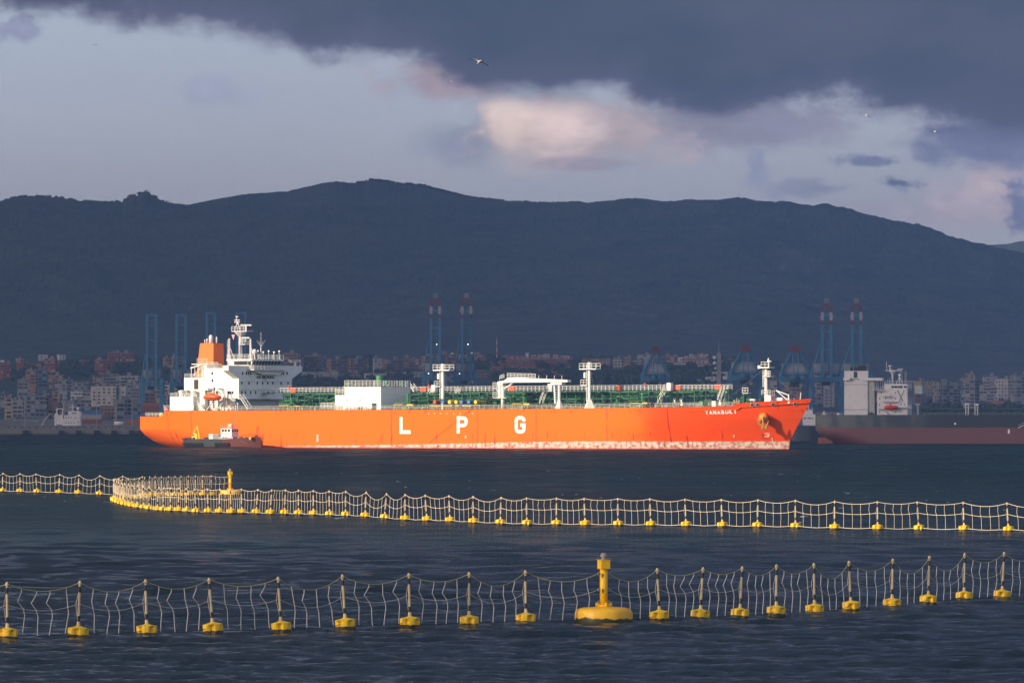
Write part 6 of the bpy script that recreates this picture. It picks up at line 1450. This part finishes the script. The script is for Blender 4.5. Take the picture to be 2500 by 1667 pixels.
for (a, t_, u_) in ((1620, 748, 768), (2190, 818, 862)):
    x, zt = dk_.P(*c5(a, t_), -hy - .1); _, zb = dk_.P(*c5(a, u_), -hy - .1); mb = MB(); mb.bb(x - .3, x + .3, -hy - .08, -hy + .1, zb, zt); mb.build('hull_mark', white, dk_.e)
x0, z0 = dk_.P(*c5(2288, 803), -hy - 1.0); x1, z1 = dk_.P(*c5(2420, 745), -hy - 1.0); mb = MB(); mb.tube((x0, -hy - 1, z0), (x1, -hy - 1, z1), .16, n=5); mb.tube((x0, -hy - 1, z0 + .8), (x1, -hy - 1, z1 + .8), .07, n=4); mb.build('gangway', offwhite, dk_.e)
x0, zt = dk_.P(*c5(865, 560), -8.8); x1, zb = dk_.P(*c5(1010, 612), -8.8); ww_ = ((x0 + x1) / 2); wx_ = dk_.ox + ww_ * dk_.c - 9.0 * dk_.s; wy_ = dk_.oy - ww_ * dk_.s - 9.0 * dk_.c
e = empty('lifeboat', (wx_, wy_, zb), -dk_.th, 'red enclosed lifeboat hung against the dark tanker white bridge block', 'lifeboat')
hL = (x1 - x0) / 2; hH = zt - zb; mb = MB(); rows = []
for i in range(11):
    u = -1 + .2 * i; rows.append([(u * hL, 1.0 * (1 - abs(u) ** 3) ** .5 * cos(2 * pi * j / 10) + .001 * j, hH * .5 + hH * .5 * (1 - .55 * abs(u) ** 2.5) * sin(2 * pi * j / 10)) for j in range(10)])
skin(mb, rows); mb.build('body', mat('lifeboat_red', (.62, .04, .035), .5), e, True)
mb = MB(); mb.path([(u * hL * .96, -1.03 * (1 - abs(u) ** 3) ** .5, hH * .45) for u in np.linspace(-.95, .95, 11)], .06, 4); mb.build('rubbing_strake', dark, e)

# ---- tug seen behind the orange bow
tg = Frame(1965, 2620, 0, 'tug', 'white and dark tug half hidden behind the orange bow', 'tug')
x0, z0 = tg.P(1930, 1038, -4); x1, _ = tg.P(1991, 1038, -4)
mb = MB(); rows = []
for i in range(12):
    u = i / 11; x = x0 + (x1 - x0) * u; w = 4.2 * (1 - (2 * abs(u - .5)) ** 4 * .5); rows.append([(x, -w, z0 + (.4 - u) * .6), (x, -w * .9, -1), (x, w * .9, -1), (x, w, z0 + (.4 - u) * .6)])
skin(mb, rows); mb.build('hull', mat('tug_dark', (.045, .055, .08), .6), tg.e)
tg.box('deckhouse', (1961, 1011), (1991, 1038), -3.6, 3, offwhite)
mb = MB(); x0, z0 = tg.P(1964, 1001, -3); x1, _ = tg.P(1984, 1001, -3); mb.bb(x0, x1, -3, 3, tg.P(0, 1011, -3.6)[1], z0); hh2 = mb.build('wheelhouse', offwhite, tg.e)
for px in (1963.5, 1966, 1973, 1976, 1979, 1984): x, z = tg.P(px, 1020.5, -3.6); mb = MB(); mb.bb(x - .15, x + .15, -3.65, -3.6, z - .25, z + .25); mb.build('window', glass, hh2)
mb = MB(); x, z = tg.P(1974, 988, 0); mb.tube((x, 0, z0), (x, 0, z), .12, n=5)
for k in range(5): mb.tube((x - 1.5 + k * .7, 0, z0), (x - 1.5 + k * .7, 0, z0 + .6 + .4 * (k % 3)), .09, n=4)
mb.build('mast', offwhite, tg.e)

# ---- distant white ship behind the left quay
c6 = lambda x, y: (x / 4.611, 740 + y / 4.611)
ws = Frame(165, 3800, 0, 'white_ship', 'distant white ship superstructure with dark emblem on its funnel, behind the quay', 'ship')
x0, z0 = ws.P(*c6(595, 1392), -6); x1, _ = ws.P(*c6(915, 1392), -6)
mb = MB(); mb.bb(x0 - 14, x1 + .5, -6, 6, -2, z0 + .6); mb.build('hull', mat('distant_hull', (.10, .11, .14), .7), ws.e)
fn_ = ws.box('funnel', c6(630, 1182), c6(708, 1365), -4, 2, offwhite)
ws.box('funnel_base', c6(612, 1245), c6(629.9, 1392), -4.2, 2, offwhite); ws.box('funnel_top', c6(652, 1160), c6(700, 1181.9), -3, 1, dark)
mb = MB()
for pts in ([(645, 1215), (660, 1200), (680, 1196), (696, 1206)], [(648, 1232), (668, 1212), (698, 1218)], [(652, 1240), (672, 1228), (692, 1236), (680, 1250), (655, 1252)]):
    mb.path([(ws.P(*c6(a, b_), -4.1)[0], -4.08, ws.P(*c6(a, b_), -4.1)[1]) for a, b_ in pts], .30, 4)
mb.build('emblem', dark, fn_)
ab = ws.box('accommodation_block', c6(722, 1262), c6(905, 1395), -5, 5, offwhite)
ws.box('bridge', c6(765, 1215), c6(890, 1261.9), -5, 5, offwhite); ws.box('bridge_wing', c6(862, 1225), c6(912, 1275), -6, 6, offwhite)
ws.box('link_deck', c6(700, 1300), c6(722, 1392), -4.5, 3, offwhite)
for cx, cy_ in [(742, 1285), (770, 1285), (800, 1290), (850, 1290), (742, 1345), (770, 1345), (800, 1345), (832, 1345), (880, 1340)] : ws.box('window', c6(cx - 5, cy_ - 6), c6(cx + 5, cy_ + 6), -5.1, -5, glass, ab)
for cx in (820, 842, 866): ws.box('window', c6(cx - 9, 1231), c6(cx + 9, 1244), -5.1, -5, glass, ab)
for cx in range(640, 900, 30): ws.box('port_opening', c6(cx - 7, 1375), c6(cx + 7, 1388), -6.1, -6, mat('opening_grey', (.2, .2, .22), .6), ab)
mb = MB(); x, z = ws.P(*c6(816, 1130), 0); zb = ws.P(*c6(816, 1215), 0)[1]; mb.tube((x, 0, zb), (x, 0, z), .3, .15, n=6); mb.bb(x - 1.5, x + 1.5, -.5, .5, (z + zb) / 2, (z + zb) / 2 + .3); mb.build('mast', offwhite, ws.e)
mb = MB(); x, z = ws.P(*c6(878, 1180), 0); mb.lathe([(.3, -1.6), (.35, -.8), (.8, -.5), (.8, .1), (.3, .6)], x, 0, z, 8); mb.build('radar_dome', offwhite, ws.e)
mb = MB(); xa, za = ws.P(*c6(475, 1365), -3); xb, zb = ws.P(*c6(560, 1240), -3); mb.tube((xa, -3, za), (xb, -3, zb), .35, n=5); mb.tube((xa, -3, za - 2), (xa, -3, za), .5, n=5); xc, zc = ws.P(*c6(615, 1290), -3); mb.tube((xb, -3, zb), (xc, -3, zc), .2, n=4); mb.build('cargo_boom', mat('boom_grey', (.4, .36, .38), .6), ws.e)

# ================================================================== FLOATING NET FENCES
def wave_z(x, y): return 0.0
def float_mesh(scale=1.0):
    mb = MB(); n = 32; prof = [(.30, -.28, 0), (.50, -.22, 0), (.50, .02, .6), (.505, .12, 1), (.505, .27, 1), (.505, .36, .5), (.50, .40, 0), (.20, .47, 0), (.12, .50, 0)]
    for r, z, k in prof:
        for i in range(n):
            t = 2 * pi * i / n; a = min(abs(((t - rad(o_)) + pi) % (2 * pi) - pi) for o_ in (250, 330, 70, 160)); d = max(0, 1 - (a / .30) ** 2) * .20 * k
            mb.v.append(((r - d) * cos(t), (r - d) * sin(t), z))
    for j in range(len(prof) - 1):
        for i in range(n): mb.f.append((j * n + i, j * n + (i + 1) % n, (j + 1) * n + (i + 1) % n, (j + 1) * n + i))
    mb.f += [tuple(range(n - 1, -1, -1)), tuple(range((len(prof) - 1) * n, len(prof) * n))]
    return mb
PH = 2.62
def make_buoy():
    e = empty('net_buoy', (0, 0, 0))
    fl = float_mesh().build('float', float_m, e)
    mb = MB(); mb.tube((0, 0, .44), (0, 0, PH - .12), .062, .055, 10); mb.tube((-.07, 0, .44), (-.05, 0, .70), .03, n=5); mb.tube((.07, 0, .44), (.05, 0, .70), .03, n=5); mb.build('pole', pole_m, e, False)
    for z0, z1 in ((.72, .99), (PH - .50, PH - .22)):
        mb = MB(); mb.tube((0, 0, z0), (0, 0, z1), .074, n=12); mb.build('black_band', dark, e)
    mb = MB(); mb.lathe([(.05, PH - .14), (.085, PH - .12), (.085, PH - .02), (.05, PH + .03), (.035, PH + .07)], n=10); mb.build('pole_cap', pole_m, e)
    mb = MB(); mb.path([(-.05, -.03, PH - .55), (-.16, -.04, 1.55), (-.05, -.03, .75)], .014, 4); mb.build('stay_line', rope_w, e)
    return e
proto = make_buoy(); USED = [False]
def place_buoy(px, py, tpx, label, group, sc=1.0, rng_=random.Random(31), sink=0.0):
    D = sea_depth(py - sink * 0); x, y, _ = at(px, py, D); s = F / D
    o = proto if not USED[0] else copy_tree(proto); USED[0] = True
    tilt = math.atan2((tpx - px) / s, PH * sc)
    o.location = (x, y, .07 - sink); o.scale = (sc, sc, sc); o.rotation_euler = (rng_.uniform(-.05, .05), tilt, rng_.uniform(0, 6.28) if False else rng_.uniform(-.5, .5))
    o.rotation_mode = 'ZYX' if False else 'XYZ'
    tag(o, label, 'buoy', group)
    M = Matrix.Translation(o.location) @ o.rotation_euler.to_matrix().to_4x4() @ Matrix.Scale(sc, 4)
    return [tuple(M @ Vector((0, 0, h))) for h in (PH - .02, 1.58, .50)]
def net_bay(a, b, name, label, group, sag, m_top, m_low, r_top, r_drop, rng_, nd=4, wob=.1, low_dark=False, shallow=1.0):
    """rope netting between two posts; a,b = (top, middle, low) points"""
    A = [Vector(p) for p in a]; B = [Vector(p) for p in b]; L = (B[0] - A[0]).length
    e = empty('rope_net', tuple((A[2] + B[2]) / 2 * 1.0), 0, label, 'netting', group); off = e.location
    def rope(p, q, sg, n=9): return [p.lerp(q, i / n) + Vector((0, 0, -sg * 4 * (i / n) * (1 - i / n))) - off for i in range(n + 1)]
    sg = sag * L * rng_.uniform(.8, 1.2); sm = sg * .8
    top = rope(A[0], B[0], sg); mid = rope(A[1], B[1], sm); A2 = A[2].copy(); B2 = B[2].copy(); A2.z = B2.z = .30
    low = [A2.lerp(B2, i / 9) + Vector((0, 0, -.18 * (1 - abs(1 - 2 * i / 9)) ** .5)) - off for i in range(10)]
    for P_, nm, m, r in ((top, 'top_rope', m_top, r_top), (mid, 'middle_rope', m_low, r_top * .9), (low, 'bottom_rope', rope_d if low_dark else m_low, r_top)):
        mb = MB(); mb.path(P_, r, 5); mb.build(nm, m, e)
    def ev(P_, u):
        f = u * (len(P_) - 1); i = min(int(f), len(P_) - 2); return P_[i].lerp(P_[i + 1], f - i)
    for k in range(nd):
        u = (k + 1) / (nd + 1) + rng_.uniform(-.012, .012); t_ = ev(top, u); m_ = ev(mid, min(.97, max(.03, u + rng_.uniform(-.2, 1) * wob * .16))); l_ = ev(low, min(.97, max(.03, u + rng_.uniform(-.2, 1) * wob * .12)))
        d = (B[0] - A[0]).normalized(); b1 = d * rng_.uniform(-1.5, .1) * wob
        pts = [t_, t_.lerp(m_, .15), t_.lerp(m_, .62) + b1, m_, m_.lerp(l_, .25) + d * wob * .35, m_.lerp(l_, .7) + d * wob * .1, l_]
        mb = MB(); mb.path(pts, r_drop, 5); mb.lathe([(.02, -.05), (.045, 0), (.02, .05)], *m_, 6); mb.build('dropper', rope_w if low_dark else rope_i, e)
NEAR = [(17.7, 1560, 13.6), (190.5, 1556, 195), (358.6, 1551, 352.6), (520.5, 1546, 510.5), (686.7, 1543, 679.6), (843.7, 1535, 835.8), (1001, 1531, 998), (1145.7, 1528, 1145.7), (1284, 1522, 1279.7)]
NEAR2 = [(1610.6, 1514.5, 1605), (1709, 1512, 1716), (1806, 1509, 1813.6), (1895, 1503, 1895), (1989, 1498.5, 1987), (2078, 1490.5, 2070), (2177.5, 1484, 2179.5), (2266, 1474.5, 2267.6), (2353.6, 1466, 2357), (2446, 1462, 2451), (2546, 1459, 2548)]
GN = 'yellow floats of the near net fence'; GM = 'yellow floats of the far net fence'; GNN = 'rope bays of the near net fence'; GMN = 'rope bays of the far net fence'
rn = random.Random(5)
big = (1474, 1519)
def marker(px, py, label, sc=1.0, near=True):
    D = sea_depth(py); x, y, _ = at(px, py, D); e = empty('marker_buoy', (x, y, 0.08), 0.35, label, 'marker buoy'); e.scale = (sc,) * 3
    m = bpy.data.materials.new('marker_yellow'); m.use_nodes = True; t = NT(m.node_tree); b = t.n['Principled BSDF']; tcn = t.new('ShaderNodeTexCoord'); o = tcn.outputs['Object']; z = t.sep(o)[2]; nz = t.noise(o, 2.2, 6, .7); n4 = t.noise(o, .9, 5, .6)
    base = t.mix(t.smooth(n4, .4, .7), (.88, .47, .010), (.78, .36, .012)); base = t.mix(t.smooth(t.math('ADD', z, t.math('MULTIPLY', t.math('SUBTRACT', nz, .5), .45)), .20, .12), base, (.035, .035, .01))
    t.l.new(base, b.inputs['Base Color']); b.inputs['Roughness'].default_value = .42
    mb = MB(); mb.lathe([(1.0, -.5), (1.45, -.35), (1.50, -.1), (1.50, .40), (1.46, .52), (1.34, .63), (1.1, .70), (.45, .74), (.3, .75)], n=48); mb.build('float', m, e, True)
    my = mat('column_yellow', (.88, .49, .006), .45, var=.08, scale=2, dirt=((.4, .18, .02), .35))
    mb = MB(); mb.tube((0, 0, .72), (0, 0, 2.72), .20, n=20); mb.lathe([(.30, .72), (.30, .80), (.22, .83)], n=16); mb.build('column', my, e, True)
    for k in range(4):
        mb = MB(); a = k * pi / 2; mb.box(.34 * cos(a), .34 * sin(a), .86, .22, .05, .2, a); mb.build('gusset', my, e)
    mb = MB(); mb.bb(-.24, .24, -.30, .30, 2.70, 3.14); bx = mb.build('daymark_box', my, e)
    mb = MB(); mb.bb(-.27, .27, -.33, .33, 3.14, 3.17); mb.build('box_lid', my, e)
    mb = MB(); mb.lathe([(.15, 3.17), (.16, 3.22), (.11, 3.24), (.11, 3.28), (.15, 3.30), (.15, 3.33)], n=16); mb.build('lamp_base', steel, e)
    mb = MB(); mb.lathe([(.12, 3.33), (.17, 3.35), (.17, 3.42), (.13, 3.45), (.14, 3.50), (.10, 3.52)], n=16); mb.build('lantern', mat('lantern_glass', (.34, .26, .25), .3), e)
    for zz in (2.45, 1.62, .98):
        for s_ in (-1, 1):
            mb = MB(); mb.torus((s_ * .27, -.02, zz), (0, 1, 0), .07, .022, 10, 5); mb.build('shackle', steel, e)
    for (zz, sx_) in ((2.42, -.1), (1.62, -.08)):
        mb = MB(); mb.add([(sx_ - .10, -.19, zz + .06), (sx_ + .03, -.215, zz), (sx_ - .08, -.20, zz - .2)], [(0, 1, 2)]); mb.add([(sx_ - .10, -.17, zz + .06), (sx_ + .03, -.19, zz), (sx_ - .08, -.18, zz - .2)], [(2, 1, 0)]); mb.build('rust_stain', mat('rust', (.25, .12, .02), .9), e)
    M = Matrix.Translation(e.location) @ Matrix.Rotation(.35, 4, 'Z') @ Matrix.Scale(sc, 4)
    return M
def mk_pts(M, s_):
    o = M.translation; sc = M.to_scale().x; return [(o.x + s_ * .28 * sc, o.y, o.z + z * sc) for z in (2.45, 1.62, .55)]
Mbig = marker(*big, 'large yellow marker buoy with round float and box-topped column in the near net')
def chain(lst, group, ngroup, lab, netlab, sc, start=None, end=None, start_lab='', kw={}, nd=4):
    prev = start; i = 0
    for p in lst:
        i += 1
        pts = place_buoy(p[0], p[1], p[2], lab(i, len(lst)), group, sc)
        if prev is not None: net_bay(prev, pts, 'net', netlab(i, len(lst)), ngroup, rng_=rn, nd=nd, **kw)
        prev = pts
    if end is not None: net_bay(prev, end, 'net', netlab(i + 1, len(lst)), ngroup, rng_=rn, nd=nd + 1, **kw)
    return prev
kn = dict(sag=.108, m_top=rope_y, m_low=rope_w, r_top=.017, r_drop=.023, wob=.23, low_dark=True)
km = dict(sag=.055, m_top=rope_i, m_low=rope_i, r_top=.019, r_drop=.016, wob=.07)
off_l = [tuple(v) for v in [(at(-165, 1562, 357)[0], 357, 2.55), (at(-165, 1562, 357)[0], 357, 1.5), (at(-165, 1562, 357)[0], 357, .45)]]
chain(NEAR, GN, GNN, lambda i, n: f'float and pole of the near net, {ordw(n - i + 1)} to the left of the large marker buoy', lambda i, n: f'near net ropes, {ordw(n - i + 2)} bay to the left of the large marker buoy', 1.0, off_l, mk_pts(Mbig, -1), kw=kn)
chain(NEAR2, GN, GNN, lambda i, n: f'float and pole of the near net, {ordw(i)} to the right of the large marker buoy', lambda i, n: f'near net ropes, {ordw(i)} bay to the right of the large marker buoy', 1.0, mk_pts(Mbig, 1), None, kw=kn)
# far fence
RIGHT = [(564.5, 1253.7, 563), (590.7, 1253.7, 589), (625.5, 1254.6, 630), (660, 1256, 664), (695, 1256, 697), (729.6, 1257, 728.6), (765.4, 1258, 765), (805, 1259.5, 804), (844, 1260.5, 843.5), (891.8, 1263, 894), (938.9, 1267.5, 944.8), (989, 1270.7, 989),
         (1042.7, 1272.5, 1037.7), (1099, 1274.5, 1096), (1155.8, 1277.5, 1155), (1222, 1280.3, 1224), (1286.8, 1282, 1285), (1359, 1282.5, 1359), (1429, 1283.3, 1426.7), (1509.4, 1284, 1509), (1589.7, 1284.6, 1586.4), (1675.4, 1285.6, 1672.6),
         (1763.8, 1287, 1760.5), (1849.5, 1288, 1851), (1942.4, 1289.5, 1942), (2038, 1292.5, 2037), (2143, 1294, 2142), (2243.7, 1294.5, 2238.8), (2354, 1296, 2351), (2462.7, 1298, 2458.6), (2580, 1300, 2577)]
LOOP = [(517, 1210.5, 516), (495, 1210.5, 495), (477, 1210.8, 477), (459, 1211, 460), (441, 1211.5, 442), (426, 1212, 427), (409, 1212.3, 411), (394.6, 1212.8, 394), (380, 1213, 379), (367, 1213.6, 366), (355, 1215.5, 354), (343, 1217.8, 341), (330, 1219.5, 328), (316, 1220.5, 313),
        (303, 1220.6, 300), (292, 1220, 290), (283, 1219.6, 281), (278.5, 1221.5, 277), (279, 1224.6, 280), (283, 1227, 284), (289, 1229.3, 290), (296, 1231.8, 297), (304, 1234, 305), (313, 1236, 314), (323, 1238, 322), (335, 1240.2, 335), (351.6, 1242.5, 350), (364.6, 1244.4, 363), (383, 1247, 389),
        (398.6, 1247.8, 400), (416.3, 1248.2, 417), (435.4, 1248.8, 437), (456.3, 1250.2, 453), (479, 1252, 476), (508.8, 1252.4, 507), (535.5, 1252.9, 536)]
LEFT = [(6, 1200.8, 6), (49, 1202, 49), (90.6, 1203, 87.6), (144, 1204.5, 146), (190.5, 1206, 193.7), (243, 1208.4, 243.8), (299, 1210, 299.5), (348, 1211.5, 348)]
M2 = marker(562, 1210.5, 'smaller yellow marker buoy with column standing at the far net loop', .97)
lastp = chain(LOOP, GM, GMN, lambda i, n: f'float and pole in the far net loop, {ordw(i)} along from the smaller marker buoy', lambda i, n: f'far net loop ropes, {ordw(i)} bay along from the smaller marker buoy', .96, mk_pts(M2, -1), None, kw=km, nd=3)
chain(RIGHT, GM, GMN, lambda i, n: f'float and pole of the far net right arm, {ordw(i)} rightward after the loop', lambda i, n: f'far net right arm ropes, {ordw(i)} bay rightward after the loop', .97, lastp, None, kw=km)
ol = [(at(-40, 1200, 1008)[0], 1008, 2.2), (at(-40, 1200, 1008)[0], 1008, 1.3), (at(-40, 1200, 1008)[0], 1008, .4)]
chain(LEFT, GM, GMN, lambda i, n: f'float and pole of the far net left arm, {ordw(i)} from the left edge', lambda i, n: f'far net left arm ropes, {ordw(i)} bay from the left edge', .94, ol, None, kw=km)
e = empty('floating_drum', at(513, 1249.5, sea_depth(1252)), 0, 'pinkish white drum floating beside the yellow floats of the far net', 'drum'); e.location.z = .1
mb = MB(); mb.tube((-.42, 0, 0), (.36, 0, .03), .20, n=14); mb.build('body', mat('drum_pink', (.66, .45, .36), .6), e, True); mb = MB(); mb.tube((-.46, 0, 0), (-.42, 0, 0), .16, n=12); mb.build('end_cap', grey, e)

# ================================================================== GULLS
def gull(px, py, D, span, roll, label, dip=0.12, turn=0.4, light=True):
    x, y, z = at(px, py, D); e = empty('gull', (x, y, z), turn, label, 'bird', 'gulls in flight'); e.rotation_euler = (rad(-24), roll, turn)
    L = span * .38; mb = MB(); prof = [(-.5, .01), (-.42, .05), (-.25, .12), (0, .15), (.2, .13), (.34, .085), (.42, .09), (.48, .06), (.54, .01)]; n = 10
    for t_, r in prof:
        for i in range(n): a = 2 * pi * i / n; mb.v.append((r * L * cos(a), -t_ * L, r * L * sin(a) * .9))
    for j in range(len(prof) - 1):
        for i in range(n): mb.f.append((j * n + i, j * n + (i + 1) % n, (j + 1) * n + (i + 1) % n, (j + 1) * n + i))
    mb.add([(-.02 * L, .42 * L, 0), (.02 * L, .42 * L, 0), (.13 * L, .64 * L, 0), (-.13 * L, .64 * L, 0)], [(0, 1, 2, 3)]); mb.add([(0, -.52 * L, .02 * L), (.02 * L, -.52 * L, -.02 * L), (-.02 * L, -.52 * L, -.02 * L), (0, -.62 * L, -.01 * L)], [(0, 1, 3), (1, 2, 3), (2, 0, 3)])
    mb.build('body', feather_w, e, True)
    h = span / 2
    for s_ in (-1, 1):
        pts = [(0, .02, .16), (.28, .13, .17), (.52, .15, .13), (.74, .10, .09)]; tip = [(.74, .10, .09), (.88, .03, .055), (1.0, -.05, .01)]
        for nm, pl, m in (('wing', pts, feather_w if light else feather_g), ('wing_tip', tip, dark)):
            mb = MB()
            for u, zz, c_ in pl: mb.v += [(s_ * u * h, -c_ * h * .5 + .1 * u * h, zz * h * (1 + dip)), (s_ * u * h, c_ * h * .7 + .12 * u * h, zz * h * (1 + dip) - .01), (s_ * u * h, -c_ * h * .3 + .1 * u * h, zz * h * (1 + dip) - .02 * h)]
            for k in range(len(pl) - 1):
                for a, b_ in ((0, 1), (1, 2), (2, 0)): mb.f.append((k * 3 + a, k * 3 + b_, (k + 1) * 3 + b_, (k + 1) * 3 + a))
            mb.build(nm, m, e)
gull(1170, 152, 520, 1.55, .32, 'white gull with black wing tips gliding high under the dark cloud', turn=.35)
gull(1101, 200, 1100, 1.3, -.5, 'tiny white gull lower left of the large gull')
gull(2115, 282, 1100, 1.3, .3, 'tiny white gull below the dark cloud at the upper right')
gull(2283, 322, 1150, 1.3, .2, 'tiny white gull at the far right of the sky')
gull(231, 110, 1200, 1.2, 0, 'tiny dark bird alone in the pale sky at the upper left', light=False)
gull(1104, 863, 1500, 1.4, -.3, 'white gull flying beside the left raised crane leg')
gull(1152, 862, 1500, 1.4, -.2, 'white gull flying beside the right raised crane leg')

# ================================================================== LABELS OF THE BUILDINGS
by = {}
for r in BLD: by.setdefault((r[2], r[3], r[4], r[6]), []).append(r)
for (dist, cn, cat_, rf), lst in by.items():
    lst.sort(key=lambda r: r[1])
    for i, r in enumerate(lst):
        kind = cat_ if cat_ == 'house' else ('block' if r[5] > 12 else 'low building')
        rt = 'gabled' if rf == 'gable' else 'flat-roofed'
        if len(lst) == 1: lab = f'only {cn} {rt} {kind} {dist}'
        else: lab = f'{cn} {rt} {kind} {dist}, {ordw(i + 1)} from left'
        tag(r[0], lab, cat_, f'{cn} {rt} buildings {dist}')

# ================================================================== CLOUDS THAT SHADE THE COAST AND THE NEAR WATER
def cloud_sheet(name, x0, x1, y0, y1, z, thick, trans, label, seed, nx=60, ny=60, ragged=200):
    mb = MB(); rows_t = []; rows_b = []
    for j in range(ny + 1):
        for i in range(nx + 1):
            u, v = i / nx, j / ny; x = x0 + (x1 - x0) * u; y = y0 + (y1 - y0) * v
            e_ = min(u, 1 - u) * nx / 4; f_ = min(v, 1 - v) * ny / 4; k = min(1, e_, f_) ** .5
            n = mnoise.fractal(Vector((x / 500, y / 500, seed)), .8, 2.1, 4)
            jx = ragged * mnoise.noise(Vector((y / 260, seed, 1))) * (1 if i in (0, nx) else 0); jy = ragged * mnoise.noise(Vector((x / 260, seed, 4))) * (1 if j in (0, ny) else 0)
            rows_t.append((x + jx, y + jy, z + k * (thick * (.6 + .5 * abs(n)) + 6 * n))); rows_b.append((x + jx, y + jy, z - k * thick * (.25 + .3 * abs(n))))
    N = (nx + 1) * (ny + 1); mb.v = rows_t + rows_b
    for j in range(ny):
        for i in range(nx):
            a = j * (nx + 1) + i; mb.f.append((a, a + 1, a + nx + 2, a + nx + 1)); mb.f.append((N + a, N + a + nx + 1, N + a + nx + 2, N + a + 1))
    ed = [j * (nx + 1) for j in range(ny + 1)]
    for j in range(ny): a = j * (nx + 1); b_ = a + nx + 1; mb.f.append((a, b_, N + b_, N + a)); a += nx; b_ += nx; mb.f.append((b_, a, N + a, N + b_))
    for i in range(nx): a = i; b_ = i + 1; mb.f.append((b_, a, N + a, N + b_)); a += ny * (nx + 1); b_ += ny * (nx + 1); mb.f.append((a, b_, N + b_, N + a))
    m = bpy.data.materials.new(name + '_vapour'); m.use_nodes = True; t = NT(m.node_tree); t.n.clear(); o = t.new('ShaderNodeOutputMaterial')
    tr = t.new('ShaderNodeBsdfTranslucent'); tr.inputs[0].default_value = (.18, .2, .27, 1); df = t.new('ShaderNodeBsdfDiffuse'); df.inputs[0].default_value = (.8, .8, .82, 1); mx = t.new('ShaderNodeMixShader'); mx.inputs[0].default_value = .5
    t.l.new(df.outputs[0], mx.inputs[1]); t.l.new(tr.outputs[0], mx.inputs[2])
    if trans > 0:
        tp = t.new('ShaderNodeBsdfTransparent'); m2 = t.new('ShaderNodeMixShader'); m2.inputs[0].default_value = trans; t.l.new(mx.outputs[0], m2.inputs[1]); t.l.new(tp.outputs[0], m2.inputs[2]); t.l.new(m2.outputs[0], o.inputs[0])
    else: t.l.new(mx.outputs[0], o.inputs[0])
    ob = mb.build(name, m); tag(ob, label=label, kind='structure'); return ob
HC = 950.0
sh = HC / tan(rad(SUN_EL)); ddx = -sin(rad(SUN_AZ)) * sh; ddy = -cos(rad(SUN_AZ)) * sh
cloud_sheet('cloud', ddx - 1900, ddx + 2100, 2345 + ddy, 14400 + ddy, HC, 55, 0.36, 'broad dark cloud bank shading the harbour and the mountains', 3, 70, 120, 60)
cloud_sheet('cloud', ddx - 260, ddx + 260, 250 + ddy, 590 + ddy, HC, 25, 0.46, 'thin small cloud dimming the sun over the near net', 8, 40, 30, 25)

# ================================================================== HAZE
HZ_TOP = 440.0
mb = MB(); mb.bb(-2600, 3200, -60, 15000, -4.5, HZ_TOP)
m = bpy.data.materials.new('sea_haze'); m.use_nodes = True; t = NT(m.node_tree); t.n.clear(); o = t.new('ShaderNodeOutputMaterial'); pvn = t.new('ShaderNodeVolumePrincipled')
pvn.inputs['Color'].default_value = (.32, .54, 1.0, 1); pvn.inputs['Density'].default_value = 0.000064; pvn.inputs['Anisotropy'].default_value = 0.42
t.l.new(pvn.outputs[0], o.inputs['Volume'])
hz_ = mb.build('haze', m); tag(hz_, label='thin bluish sea haze over the whole bay', kind='stuff', cat='haze')
